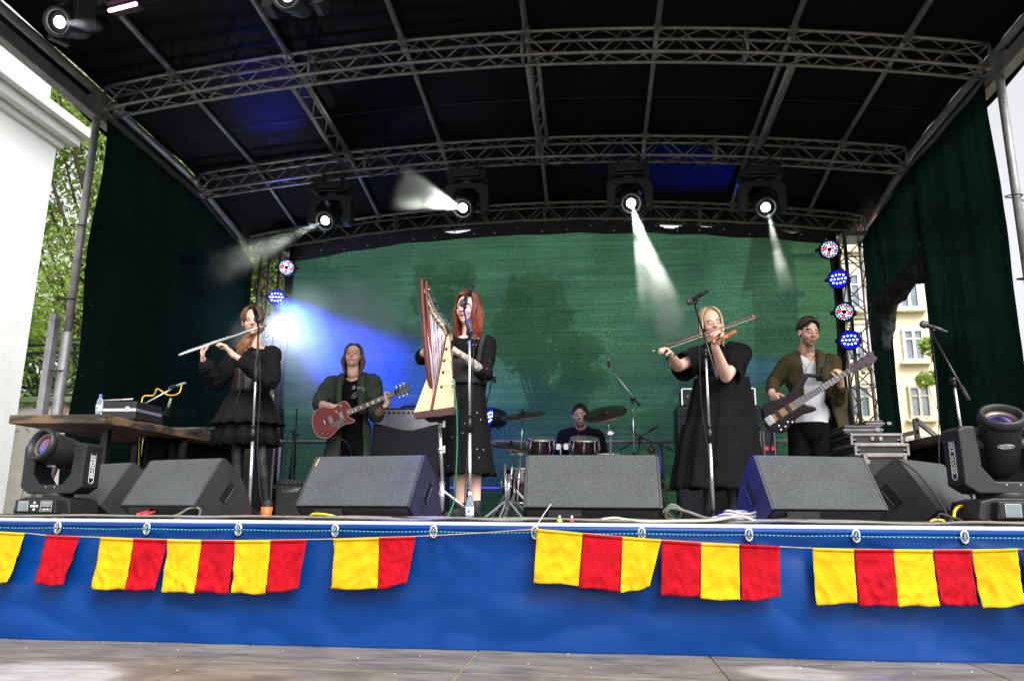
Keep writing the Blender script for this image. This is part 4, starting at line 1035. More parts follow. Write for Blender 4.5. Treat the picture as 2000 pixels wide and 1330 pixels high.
# blue cans' light on backdrop, smoke, players; the monitor spots are added
light('SPOT', 'blue_spot', at(541, 581, YP-.35), 4600, (.004, .03, 1), at(675, 700, 9.35), R(57), 1, .06)
light('SPOT', 'blue_spot', at(541, 581, YP-.25), 150, (.02, .06, 1), at(640, 900, 7.8), R(50), .9, .06)
light('SPOT', 'blue_spot', at(1659, 665, YP-.15), 220, (.01, .07, 1), at(1450, 735, 9.5), R(28), .9, .06)
light('SPOT', 'blue_spot', at(1638, 545, YP-.25), 700, (.01, .03, 1), at(1345, 370, Y3-.6)+V((0, 0, .25)), R(30), 1, .06)
light('SPOT', 'blue_spot', at(561, 523, YP-.2), 120, (.01, .02, 1), at(530, 240, 7.4), R(24), 1, .06)
light('SPOT', 'blue_spot', V((-.25, 6.1, 3.55)), 2600, (.01, .03, 1), V((flo(842, 4.3).x, 4.35, .15)), R(9), .6, .04)  # added spot with no can here, blues the centre left monitor side
light('SPOT', 'blue_spot', V((-.55, 6.1, 3.55)), 2600, (.01, .03, 1), V((flo(1465, 4.3).x, 4.35, .15)), R(9), .6, .04)  # also added without a can, blues the centre right monitor
light('SPOT', 'front_can_lamp', hcL+V((.2, -1.2, -.3)), 500, (.5, .7, 1), at(430, 1180, 3.95), R(7), 1, .03)
light('SPOT', 'front_can_lamp', hcT+V((2.2, -1.4, -.3)), 500, (.5, .7, 1), at(1800, 1190, 3.95), R(7), 1, .03)
light('SPOT', 'front_can_lamp', hcT+V((0, -.35, -.3)), 90, (.03, .04, 1), at(700, 960, 4.5), R(22), .9, .05)
# spots landing on the plywood and skirt from the front lamps
light('SPOT', 'front_can_lamp', hcL+V((.1, -.35, -.3)), 1500, (.72, .78, 1), atZ(60, 1322, DECK), R(9), .5, .03)
light('SPOT', 'front_can_lamp', hcT+V((.1, -.4, -.3)), 1900, (.8, .88, 1), atZ(1545, 1314, DECK), R(4.5), .6, .03)
# ================================================================ STAGE EQUIPMENT
def tube_solo(name, pts, r, m, label, cat, group=None, n=6, k=8, **kw):
    q = MB(); q.tube(curve_pts(pts, k), r, n); return q.solo(name, m, label, cat, group, **kw)

# stage monitors ---------------------------------------------------
def wedge(label, loc, yaw, w=.70, h=.345, lit=None):
    loc = V((*loc, 0)) if len(loc) == 2 else V(loc)
    t = thing('stage_monitor', label, 'monitor speaker', loc, 'wedge monitors along the stage front')
    X = V((cos(yaw), sin(yaw), 0)); Y = V((-sin(yaw), cos(yaw), 0)); Z = V((0, 0, 1))
    s = h/.345
    # side outline (y, z): undercut, long sloping back, rounded grille side
    prof = [(.10, 0), (.0, .075), (.005, .088), (.168, .338), (.182, .345), (.20, .342), (.275, .29), (.345, .222), (.40, .14), (.435, .06), (.44, 0)]
    q = MB(); q.prism([(a*s, b*s) for a, b in prof], loc, Y, Z, X, w-.03); o = q.build('cabinet', M['moni'], t, bevel=.004)
    q = MB(); q.prism([(.101*s, -.0), (.099*s, -.0), (-.0015*s, .0745*s), (.0, .0765*s)], loc, Y, Z, X, w-.028); q.v = [p+V((0, -.002, .003)) for p in q.v]; q.build('undercut_shade', MATS['black_plastic'], t)  # thin black sheet added so the undercut looks shaded
    for sx in (-1, 1):
        q = MB(); q.prism([(a*s, b*s) for a, b in prof], loc+X*sx*(w/2-.0075), Y, Z, X, .015); sp_ = q.build('side_panel', M['moni_side'], t, bevel=.003)
        c = loc+X*sx*(w/2+.0008)+Y*.225*s+Z*.155*s
        ang = .93; u = (Y*cos(ang)*1+Z*sin(ang)); v_ = X.cross(u)
        q = MB(); u2 = (Y*cos(ang)+Z*sin(ang)).normalized(); v2 = X.cross(u2).normalized()
        poly = [(-.062, -.027), (.062, -.027), (.062, .027), (-.062, .027)]
        q.prism([(a*s, b*s) for a, b in poly], c, u2, v2, X, .006); hd = q.build('handle_recess', M['blackm'], sp_, bevel=.002)
        q = MB(); q.bar(c-u2*.05*s+v2*(-.026*s)+X*sx*.004, c+u2*.05*s+v2*(-.026*s)+X*sx*.004, .005, .004); q.build('handle_lip', M['moni'], sp_)
    q = MB(); q.box(loc+Y*(.018*s)+Z*.042*s-X*.14, (.17, .02, .035), Matrix((X, (Y*.75-Z*.6).normalized(), Z)).transposed()); q.build('socket_plate', M['blackm'], t)
    q = MB()
    for a, b in (((.40*s, .15*s)), ) if False else ():
        pass
    return t
# tops measured in the picture: centre px, depth, width, yaw
wedge('second large wedge monitor from the left with its handle side to the camera', (flo(302, 4.20).x, 4.20), R(-20), .585, .34)
wedge('centre left wedge monitor with tan tape and blue light on its side', (flo(684, 4.13).x, 4.13), R(-11), .675, .355)
wedge('pale grey wedge monitor in the very middle of the stage front', (flo(1157, 4.12).x, 4.12), R(0), .715, .36)
wedge('wedge monitor at centre right whose left side glows blue', (flo(1624, 4.14).x, 4.14), R(13), .62, .355)
wedge('turned wedge monitor behind the left moving head light', (flo(165, 4.75).x, 4.62), R(-27), .60, .34)
wedge('scuffed wedge monitor turned inward beside the right moving head light', (flo(1838, 4.42).x+.20, 4.42+.22), R(47), .62, .36)
yw_ = R(-11); X_ = V((cos(yw_), sin(yw_), 0)); Y_ = V((-sin(yw_), cos(yw_), 0)); l_ = V((flo(684, 4.13).x, 4.13, 0)); s_ = .355/.345
tp = lambda k, dx: l_+X_*(-.3375+dx)+Y_*((.005+.163*k)*s_)+V((0, 0, (.088+.250*k)*s_))+V((0, -.003, .002))
q = MB(); q.bar(tp(.97, .035), tp(.80, .028), .014, .002, X_); q.solo('tape_strip', mat('masking_tape', (.55, .38, .16), .8), 'short strip of tan tape on the corner of the centre left monitor', 'tape')

# wooden tables ------------------------------------------------------
wood = two_tone(two_tone(mat('worn_board', (.17, .105, .05), .7, 0, .3, 6, .5, 40, stretch=(1, 1, 5)), (.02, .016, .013), 5, .42, .54, (.6, .6, 3)), (.36, .26, .14), 9, .68, .74)
def table(label, pts, ztop, thick, legs, skirt):
    c = sum((V((x, y, 0)) for x, y in pts), V((0, 0, 0)))/4
    t = thing('wooden_table', label, 'table', (c.x, c.y, 0), 'rough board side tables')
    q = MB(); q.prism([(x, y) for x, y in pts], (0, 0, ztop-thick/2), (1, 0, 0), (0, 1, 0), (0, 0, 1), thick); q.build('table_top', wood, t, bevel=.006)
    for x, y in legs:
        q = MB(); q.box((x, y, (ztop-thick)/2), (.05, .05, ztop-thick)); q.build('leg', M['blackm'], t, bevel=.003)
    q = MB()
    for a, b in skirt: 
        rows = [[V((a[0]+(b[0]-a[0])*u+.012*sin(u*40+z*2), a[1]+(b[1]-a[1])*u+.012*cos(u*33), z)) for u in [k/30 for k in range(31)]] for z in [.01+(ztop-thick-.02)*j/8 for j in range(9)]]
        q.grid(rows)
    q.build('black_cloth', M['tarp'], t, solid=.003)
zt = .665
A_ = atZ(18, 812, zt); B_ = atZ(205, 808, zt); C_ = atZ(335, 862, zt)
Yt = 5.0
A_ = at(18, 813, Yt); B_ = at(205, 809, Yt); zt = (A_.z+B_.z)/2
zt = B_.z; C_ = atZ(384, 826, zt) if False else V((B_.x+.13, 7.1, zt))
table('worn thick wooden table top at left carrying a bottle and a case', [(A_.x, Yt), (B_.x, Yt), (C_.x, 7.1), (A_.x-.1, 7.1)], zt, .062,
      [(B_.x-.2, Yt+.35), (C_.x-.12, 6.9), (A_.x+.15, 6.9)], [((C_.x-.5, 6.0), (C_.x-.06, 6.0)), ((B_.x-.12, 5.7), (B_.x-.02, 7.0))])
LT = zt; LTB = B_
Y5 = 5.25; B_ = at(1930, 828, Y5); zt = B_.z; C_ = atZ(1797, 872, zt)
dxy = V((C_.x-B_.x, C_.y-B_.y, 0)); 
print('right table', B_, C_)
table('worn wooden table top at right behind the tilted moving head light', [(B_.x, Y5), (B_.x+1.3, Y5), (B_.x+1.3, 7.0), (B_.x-.12, 7.2)], zt, .055,
      [(B_.x+.12, Y5+.3), (B_.x+.1, 6.9), (B_.x+1.1, 5.5)], [((B_.x+.02, Y5+.25), (B_.x-.02, 7.0)), ((B_.x+.02, Y5+.25), (B_.x+1.2, Y5+.25))])
RT_ = zt

# bottles ------------------------------------------------------------
pet = bpy.data.materials.new('clear_plastic'); pet.use_nodes = True
_b = pet.node_tree.nodes['Principled BSDF']; _b.inputs['Base Color'].default_value = (.75, .88, 1, 1); _b.inputs['Roughness'].default_value = .06; _b.inputs['Transmission Weight'].default_value = .85; _b.inputs['IOR'].default_value = 1.2
lab_m = two_tone(mat('bottle_label', (.62, .72, .85), .5, 0, .05, 20), (.12, .26, .62), 30, .56, .6)
def bottle(label, c, h=.22, capcol=(.05, .2, .75)):
    c = V(c); s = h/.22; t = thing('water_bottle', label, 'bottle', c, 'small clear water bottles')
    q = MB(); q.lathe([(r*s, z*s) for r, z in [(.001, .004), (.022, 0), (.030, .008), (.031, .03), (.029, .036), (.031, .042), (.031, .13), (.029, .145), (.020, .175), (.012, .19), (.012, .20)]], c, n=20); q.build('body', pet, t)
    q = MB(); q.lathe([(.0315*s, .05*s), (.0325*s, .052*s), (.0325*s, .108*s), (.0315*s, .11*s)], c, n=20); l = q.build('label', lab_m, t)
    q = MB(); q.cyl(c+V((0, -.0325*s, .082*s)), c+V((0, -.0335*s, .082*s)), .012*s, n=14); q.build('label_print', mat('print_blue', (.10, .22, .6), .5), l)
    q = MB(); q.lathe([(.014*s, .196*s), (.0145*s, .2*s), (.0145*s, .216*s), (.011*s, .221*s)], c, n=16); q.build('cap', mat('cap_%02d' % int(capcol[2]*100), capcol, .4), t)
bottle('water bottle standing on the left wooden table', (at(192, 812, 5.12).x, 5.12, LT), .155)
bottle('water bottle with white cap at the stage edge before the harp stand', (flo(917, 4.10).x, 4.10, 0), .155, (.8, .8, .85))

# cases --------------------------------------------------------------
def case(label, c, sz, yaw=0, group=None, edge=.022, latch=True):
    """laminate flight case: body, aluminium edges, ball corners, latch"""
    c = V(c); t = thing('flight_case', label, 'flight case', c, group)
    Rm = Euler((0, 0, yaw)).to_matrix(); w, d, h = sz
    def P(x, y, z): return c+Rm @ V((x*w/2, y*d/2, z*h))
    q = MB(); q.box(c+V((0, 0, h/2)), (w-.006, d-.006, h-.006), Rm); q.build('body', M['case'], t)
    q = MB()
    for a, b in (((-1, -1, 0), (1, -1, 0)), ((-1, -1, 1), (1, -1, 1)), ((-1, 1, 1), (1, 1, 1)), ((-1, -1, 0), (-1, 1, 0)), ((1, -1, 0), (1, 1, 0)), ((-1, -1, 1), (-1, 1, 1)), ((1, -1, 1), (1, 1, 1)),
                 ((-1, -1, 0), (-1, -1, 1)), ((1, -1, 0), (1, -1, 1)), ((1, 1, 0), (1, 1, 1))): q.bar(P(*a), P(*b), edge, edge)
    q.build('edge_strip', M['alu'], t, bevel=.002)
    for sx in (-1, 1):
        for z in (0, 1):
            q = MB(); q.box(P(sx*(1-.035/w), -1.0, z*(1-.07/h)+.035/h*.6), (.03, .010, .03), Rm); q.sph(P(sx, -1, z), .014, nu=10, nv=6); q.build('ball_corner', M['alu'], t, bevel=.004)
    if latch:
        q = MB(); q.box(P(0, -1.0, .55), (.085, .016, min(.06, h*.4)), Rm); l = q.build('latch_plate', M['alu'], t, bevel=.005)
        q = MB(); q.box(P(0, -1.0, .55)+Rm @ V((0, -.009, 0)), (.035, .006, .03), Rm); q.build('latch_turn', M['blackm'], l)
    return t
Yc = 5.35; x0 = at(232, 825, Yc).x
# briefcase on the left table
t = thing('tool_briefcase', 'black briefcase with a silver rim lying on the left wooden table', 'case', (x0, Yc, LT))
q = MB(); q.box((x0, Yc+.12, LT+.03), (.30, .34, .055)); q.box((x0, Yc+.12, LT+.108), (.30, .34, .05)); q.build('shell', M['case'], t, bevel=.006)
q = MB(); q.box((x0, Yc+.12, LT+.070), (.306, .346, .024)); q.build('rim', M['chrome'], t, bevel=.002)
q = MB(); q.tube([(x0-.12, Yc-.04, LT+.14), (x0+.12, Yc-.05, LT+.148)], .006, 6); q.build('handle', M['chrome'], t)
q = MB(); 
for dx in (.09,): q.box((x0+dx, Yc-.056, LT+.075), (.03, .008, .04))
q.build('latch', M['chrome'], t)
# small mixer behind it
Ym = 5.8; xm = at(262, 810, Ym).x
t = thing('small_mixer', 'small blue-edged mixing box behind the briefcase on the left table', 'mixer', (xm, Ym, LT))
q = MB(); q.prism([(-.13, 0), (.13, 0), (.13, .13), (.06, .15), (-.13, .05)], (xm, Ym, LT), (0, 1, 0), (0, 0, 1), (1, 0, 0), .34); q.build('housing', M['black'], t, bevel=.004)
q = MB(); 
for k in range(8): q.cyl((xm-.14+.04*k, Ym-.05, LT+.075), (xm-.14+.04*k, Ym-.06, LT+.10), .008, n=8)
q.build('knob', M['galv'], t)
# flight cases behind the left wedges
pa, pb = at(300, 840, 7.4), at(395, 926, 7.4)
case('wide flight case with a butterfly latch left of the flute player', ((at(318, 840, 7.4).x+at(393, 840, 7.4).x)/2-.1, 7.6, 0), (.80, .5, at(350, 838, 7.4).z), 0, 'flight cases at the left')
case('flight case with a side handle right behind the black stand frame', (at(445, 840, 7.45).x, 7.75, 0), (.52, .5, at(440, 845, 7.45).z), 0, 'flight cases at the left', latch=False)
Yk = 7.15; 
t = thing('keyboard_stand', 'black angled keyboard stand in front of the flight cases', 'stand', (at(430, 840, Yk).x, Yk, 0))
P_ = lambda x, y: at(x, y, Yk)
q = MB(); q.bar(P_(352, 843), P_(430, 836), .035, .035); q.build('top_bar', M['blackm'], t, bevel=.004)
for (a, b, c_) in (((356, 843), (378, 935), 0), ((400, 840), (420, 935), 0), ((430, 838), (372, 935), .1)):
    q = MB(); A2 = P_(*a); B2 = P_(*b); B2.y += c_; q.bar(A2, B2, .04, .035); q.build('leg', M['blackm'], t, bevel=.004)
q = MB(); 
for a in ((360, 848), (412, 858)): q.sph(P_(*a)+V((0, -.03, 0)), (.024, .016, .024), nu=10, nv=6)
q.build('joint_cap', M['chrome'], t)
# stacked cases on the right
Yr = 6.1
def stackcase(lab, px0, px1, pyt, pyb, Y, d=.45, edge=.02, latch=True, yaw=0):
    a, b, c_ = at(px0, pyb, Y), at(px1, pyb, Y), at((px0+px1)/2, pyt, Y)
    case(lab, ((a.x+b.x)/2, Y+d/2, (a.z+b.z)/2), (b.x-a.x, d, c_.z-(a.z+b.z)/2), yaw, 'stacked flight cases at the right', edge, latch)
stackcase('large lowest flight case of the right stack, black fronted', 1700, 1778, 889, 1008, 5.95, .5, .026, False)
stackcase('second flight case from the bottom of the right stack', 1672, 1774, 869, 888, 6.0, .5, .02, False)
stackcase('flight case with a central latch, third from the bottom of the right stack', 1664, 1762, 849, 868, 6.05, .45, .018, True)
for lab, px0, px1, pyt, pyb, Y in (('flat black hard case on top of the right flight case stack, left one', 1648, 1726, 830, 849, 6.1), ('flat black hard case on top of the right stack, tilted right one', 1692, 1728, 820, 834, 6.2), ('long black hard case wedged left of the right stack', 1650, 1680, 870, 889, 6.3)):
    a, b, c_ = at(px0, pyb, Y), at(px1, pyb, Y), at(px0, pyt, Y); h = c_.z-a.z
    t = thing('hard_case', lab, 'case', ((a.x+b.x)/2, Y+.2, a.z), 'black hard cases on the right stack')
    q = MB(); q.box(((a.x+b.x)/2, Y+.2, a.z+h*.25), (b.x-a.x, .4, h*.48)); q.box(((a.x+b.x)/2, Y+.2, a.z+h*.77), (b.x-a.x-.01, .39, h*.44)); q.build('shell', M['case'], t, bevel=.01)
    q = MB(); q.box(((a.x+b.x)/2, Y+.2, a.z+h*.52), (b.x-a.x+.006, .405, .009)); q.build('rim', M['alu'], t)
    q = MB(); q.box(((a.x+b.x)/2+.1, Y-.004, a.z+h*.5), (.03, .012, h*.4)); q.build('latch', M['alu'], t)
# grey stair railing by the right drape
t = thing('stair_railing', 'grey square-tube stair handrail behind the right cases', 'railing', (at(1800, 900, 8.2).x, 8.2, 0))
P_ = lambda x, y, Y=8.2: at(x, y, Y)
for a, b in (((1787, 818), (1812, 1005)), ((1787, 818), (1848, 868)), ((1755, 852), (1793, 843))):
    q = MB(); q.bar(P_(*a), P_(*b), .045, .045); q.build('tube', M['galv'], t, bevel=.004)

# amplifiers -----------------------------------------------------------
tolex = mat('amp_tolex', (.012, .012, .014), .6, 0, .3, 12, .5, 180); grl = two_tone(mat('speckled_grille', (.028, .026, .034), .85, 0, .3, 30, .5, 200), (.09, .085, .10), 140, .63, .68)
Ya = 8.55
a, b, c_ = at(725, 880, Ya), at(868, 880, Ya), at(800, 832, Ya)
xa, xb = a.x, b.x; xc = (xa+xb)/2; zc_ = at(790, 832, Ya).z; zt_ = at(790, 797, Ya).z
t = thing('guitar_cabinet', 'tall speckled speaker cabinet behind the guitarist', 'amplifier', (xc, Ya, 0))
q = MB(); q.box((xc, Ya+.2, zc_/2), (xb-xa, .4, zc_)); q.build('cabinet', tolex, t, bevel=.012)
q = MB(); q.box((xc, Ya-.004, zc_/2), (xb-xa-.05, .01, zc_-.05)); q.build('grille', grl, t)
t = thing('amp_head', 'amplifier head with a silver control panel and a row of knobs on the cabinet', 'amplifier', (xc, Ya, zc_))
q = MB(); q.box((xc, Ya+.15, (zc_+zt_)/2+.003), (xb-xa-.01, .3, zt_-zc_)); q.build('housing', tolex, t, bevel=.01)
q = MB(); w_ = (xb-xa)/2-.03
q.prism([(-w_, .02), (-w_, (zt_-zc_)-.035), (w_, (zt_-zc_)-.035), (w_, .02), (w_*.15, -.06), (-w_*.15, -.06)], (xc, Ya-.008, zc_+.012), (1, 0, 0), (0, 0, 1), (0, 1, 0), .01)
q.build('front_panel', mat('brushed_panel', (.42, .43, .50), .35, .7, .15, 20), t)
q = MB()
for k in range(13): q.cyl((xc-w_+.05+k*(2*w_-.1)/12, Ya-.01, zt_-.055), (xc-w_+.05+k*(2*w_-.1)/12, Ya-.035, zt_-.055), .013, n=10)
q.build('knob', M['blackm'], t)
q = MB(); q.tube(curve_pts([(xc-.13, Ya+.1, zt_+.0), (xc-.08, Ya+.1, zt_+.03), (xc+.08, Ya+.1, zt_+.03), (xc+.13, Ya+.1, zt_)], 5), .012, 6); q.build('handle', M['rubber'], t)
# small combo amp
Ya = 8.0; a, b = at(536, 1008, Ya), at(612, 1008, Ya); zt_ = at(570, 937, Ya).z; xc = (a.x+b.x)/2
t = thing('combo_amp', 'small black combo amplifier with a silver script badge behind the stands', 'amplifier', (xc, Ya, 0))
q = MB(); q.box((xc, Ya+.13, zt_/2), (b.x-a.x, .26, zt_)); q.build('cabinet', tolex, t, bevel=.01)
q = MB(); q.box((xc, Ya-.004, zt_*.44), (b.x-a.x-.03, .008, zt_*.80)); q.build('grille', mat('grey_grille', (.045, .045, .045), .8, 0, .3, 60, .6, 240, stretch=(3, 1, 1)), t)
q = MB(); q.box((xc, Ya-.004, zt_*.92), (b.x-a.x-.03, .006, .03)); cp_ = q.build('control_panel', M['grey'], t)
q = MB()
for k in range(8): q.cyl((a.x+.04+k*(b.x-a.x-.08)/7, Ya-.006, zt_*.92), (a.x+.04+k*(b.x-a.x-.08)/7, Ya-.02, zt_*.92), .010, n=8)
q.build('knob', M['blackm'], cp_)
text_mesh('Fender', .07, M['chrome'], t, frame(V((xc-.05, Ya-.012, zt_*.72))-ORG, (1, 0, .18), (-.18, 0, 1)), .002, 'script_badge', shear=.35)
# bass rig behind the violinist
Yb = 8.7; a, b = at(1325, 880, Yb), at(1492, 880, Yb); zt_ = at(1400, 792, Yb).z; xc = (a.x+b.x)/2
bl = mat('blue_lit_tolex', (.010, .011, .02), .5, 0, .3, 10)  # black tolex with the blue stage light mixed into its colour
t = thing('bass_cabinet', 'tall bass speaker cabinet behind the violin player', 'amplifier', (xc, Yb, 0))
q = MB(); q.box((xc, Yb+.2, zt_/2), (b.x-a.x, .4, zt_)); q.build('cabinet', bl, t, bevel=.012)
q = MB(); q.box((xc, Yb-.004, zt_/2), (b.x-a.x-.06, .01, zt_-.08)); q.build('grille', grl, t)
t = thing('bass_amp_head', 'metal-framed bass amplifier head on the cabinet behind the violin player', 'amplifier', (xc, Yb, zt_))
hh = at(1345, 760, Yb).z-zt_
q = MB(); q.box((xc, Yb+.15, zt_+hh/2), (b.x-a.x-.12, .3, hh)); q.build('housing', bl, t, bevel=.008)
q = MB(); fx0, fx1 = xc-(b.x-a.x-.12)/2, xc+(b.x-a.x-.12)/2
for ea, eb in (((fx0, zt_), (fx0, zt_+hh)), ((fx0, zt_+hh), (fx1, zt_+hh)), ((fx1, zt_+hh), (fx1, zt_))): q.bar((ea[0], Yb-.01, ea[1]), (eb[0], Yb-.01, eb[1]), .02, .02)
q.build('frame', M['chrome'], t, bevel=.004)
q = MB()
for k in range(9): q.cyl((fx0+.06+k*.09, Yb-.0, zt_+hh*.55), (fx0+.06+k*.09, Yb-.02, zt_+hh*.55), .014, n=8)
q.build('knob', M['galv'], t)
# rack unit right of it
Yq = 8.0; a, b = at(1490, 960, Yq), at(1524, 960, Yq); zt_ = at(1505, 836, Yq).z; xc = (a.x+b.x)/2
t = thing('rack_unit', 'narrow blue-lit rack with two red switches behind the bass player', 'rack', (xc, Yq, 0))
q = MB(); q.box((xc, Yq+.15, zt_/2), (b.x-a.x, .3, zt_)); q.build('housing', bl, t, bevel=.01)
q = MB()
for dx in (-.02, .035): q.box((xc+dx, Yq-.004, zt_-.2), (.03, .008, .035))
q.build('switch', mat('red_switch', (.6, .02, .02), .4, emit=.6, ecol=(1, .03, .02)), t)
q = MB()
for dx in (-.075, -.045, .06): q.bar((xc+dx, Yq-.006, .05), (xc+dx, Yq-.006, zt_-.03), .012, .01)
q.build('rail', M['galv'], t)

# microphones and stands ---------------------------------------------------
def mic(t_parent, tip, d, kind='vocal'):
    tip = V(tip); d = V(d).normalized()      # d points from grille to tail
    if kind == 'vocal':
        q = MB(); q.cap(tip+d*.045, tip+d*.17, .0165, .0105, 12); m_ = q.build('microphone', M['blackm'], t_parent)
        q = MB(); q.sph(tip+d*.026, .0265, nu=14, nv=9); q.cyl(tip+d*.036, tip+d*.046, .0275, n=14); q.build('grille', mat('mic_mesh', (.14, .14, .15), .4, .8, .3, 300, .8, 600), m_)
    else:
        q = MB(); q.cyl(tip, tip+d*.15, .0115, n=10); q.build('microphone', M['galv'], t_parent)
def stand(label, base, poleb, polet, boom=None, micd=None, micpos=None, kind='vocal', basekind='tripod', cable=None, chrome=True, grp='microphone stands'):
    t = thing('microphone_stand', label, 'microphone stand', base, grp); base = V(base); polet = V(polet)
    mid = base+(polet-base)*.50
    mm = M['chrome'] if chrome else M['blackm']
    q = MB(); q.cyl(base+V((0, 0, .02)), mid, .0115, n=10); q.build('lower_pole', mm, t)
    q = MB(); q.cyl(mid-(polet-base).normalized()*.05, mid+(polet-base).normalized()*.05, .016, n=10); q.cyl(mid+(polet-base).normalized()*.05, mid+(polet-base).normalized()*.065, .019, n=10); q.build('clutch', M['blackm'], t)
    q = MB(); q.cyl(mid, polet, .0085, n=10); q.build('upper_pole', mm, t)
    if basekind == 'tripod':
        for k in range(3):
            a = 2*pi*k/3+.5; e = base+V((cos(a)*.28, sin(a)*.28, .012))
            q = MB(); q.cyl(base+V((0, 0, .16)), e, .009, n=8); q.sph(e, .014, nu=8, nv=5); q.build('leg', M['blackm'], t)
        q = MB(); q.cyl(base+V((0, 0, .03)), base+V((0, 0, .2)), .018, n=10); q.build('leg_hub', M['blackm'], t)
    else:
        q = MB(); q.lathe([(.125, 0), (.128, .008), (.118, .016), (.06, .045), (.03, .07), (.016, .09)], base, n=26); q.build('dome_base', mat('chromed_black', (.04, .04, .05), .15, .8), t)
    if boom:
        a, b = V(boom[0]), V(boom[1]); d = (b-a).normalized()
        q = MB(); q.cyl(a, b, .007, n=8); bm_ = q.build('boom', M['blackm'] if kind != 'c' else mm, t)
        q = MB(); q.cyl(a-d*.0, a+d*.11, .0125, n=8); q.build('counter_grip', M['rubber'], bm_)
        q = MB(); q.cyl(polet-V((.02, 0, 0)), polet+V((.02, 0, 0)), .018, n=10); q.cyl(polet, polet-(polet-base).normalized()*.05, .013, n=8); q.build('boom_clamp', M['blackm'], t)
    if micpos is not None:
        q = MB(); mp_ = V(micpos)+V(micd).normalized()*.11; e = (V(boom[1]) if boom else polet)
        q.cyl(e, mp_, .008, n=8); q.cap(mp_-V(micd).normalized()*.025, mp_+V(micd).normalized()*.025, .017, .016); q.build('clip', M['blackm'], t)
        mic(t, micpos, micd, kind)
    if cable:
        q = MB(); q.tube(curve_pts(cable, 8), .0035, 5); q.build('cable', M['rubber'], t)
    return t
Yf = 5.45
P_ = lambda x, y, Y=Yf: at(x, y, Y)
b0 = flo(486, Yf); 
stand('straight silver microphone stand right in front of the flute player', b0, None, P_(502, 690), (P_(499, 745, Yf-.04), P_(505, 640)), (.1, 1.0, -.45) if False else (.1, -.9, .55), P_(505, 630, Yf+.02), 'vocal', 'dome',
      [P_(505, 668), P_(508, 760, Yf-.02), P_(503, 880), P_(513, 985), flo(545, Yf, .01)])
Yh_ = 5.0
P_ = lambda x, y, Y=Yh_: at(x, y, Y)
stand('straight chrome microphone stand with a short boom before the harp player', flo(918, Yh_), None, P_(917, 650), (P_(918, 655, Yh_-.01), P_(906, 606)), (.45, -.25, .75), P_(901, 600, Yh_+.03), 'vocal', 'dome',
      [P_(908, 590), P_(925, 620, Yh_-.03), P_(922, 760), P_(912, 900), flo(905, Yh_-.05, .01)])
Yv = 5.35
P_ = lambda x, y, Y=Yv: at(x, y, Y)
stand('chrome stand with a long boom crossing in front of the violin player', flo(1394, Yv), None, P_(1378, 686), (P_(1401, 740, Yv-.22), P_(1357, 596, Yv+.12)), (.85, -.35, .45), P_(1341, 593, Yv+.15), 'vocal', 'dome',
      [P_(1362, 600, Yv+.1), P_(1366, 680), P_(1370, 790), P_(1385, 900), flo(1384, Yv, .02)])
Ye = 5.2
P_ = lambda x, y, Y=Ye: at(x, y, Y)
stand('unused chrome microphone stand with boom at the right by the moving head', flo(1905, Ye), None, P_(1862, 742), (P_(1893, 783, Ye-.15), P_(1818, 648, Ye+.12)), (.85, -.2, -.42), P_(1796, 631, Ye+.15), 'vocal', 'tripod',
      [P_(1815, 640, Ye+.1), P_(1825, 700, Ye+.1), P_(1833, 800, Ye+.05), P_(1834, 900), flo(1835, Ye, .02)])
Yl = 5.9
P_ = lambda x, y, Y=Yl: at(x, y, Y)
stand('stand at left with a boom reaching right and a yellow cable wound round it', flo(262, Yl), None, P_(287, 805), (P_(262, 800, Yl-.05), P_(335, 760)), (-.9, .1, -.25), P_(362, 748), 'c', 'tripod', None, True)
stand('shorter stand at left with a boom mic clip pointing up right', flo(285, Yl+.35), None, P_(303, 822, Yl+.35), (P_(296, 845, Yl+.3), P_(327, 795, Yl+.35)), (-.3, .2, -.9), P_(334, 778, Yl+.35), 'c', 'tripod', None, False)
tube_solo('yellow_cable', [P_(355, 752), P_(349, 768, Yl-.03), P_(330, 772, Yl-.04), P_(313, 762), P_(306, 760, Yl-.04), P_(300, 772, Yl-.02), P_(280, 775, Yl-.04), P_(276, 800, Yl-.05), P_(273, 850, Yl-.05), P_(271, 915, Yl-.04), flo(275, Yl-.05, .01)], .0055,
          mat('yellow_rubber', (.75, .45, .01), .45), 'yellow cable hanging from the left boom stand', 'cable')
# black stands by the backdrop left of the guitarist
Yz = 8.3
P_ = lambda x, y, Y=Yz: at(x, y, Y)
stand('black folded stand, the taller of the two left of the guitarist', flo(571, Yz), None, P_(580, 798), None, None, None, 'c', 'tripod', None, False)
stand('black folded stand with a drooping cable, shorter one left of the guitarist', flo(560, Yz-.1), None, P_(574, 842, Yz-.1), (P_(583, 850, Yz-.12), P_(568, 842, Yz-.1)), None, None, 'c', 'tripod', [P_(574, 842, Yz-.12), P_(562, 850, Yz-.15), P_(558, 900, Yz-.15), P_(550, 945, Yz-.15), P_(536, 975, Yz-.2)], False)
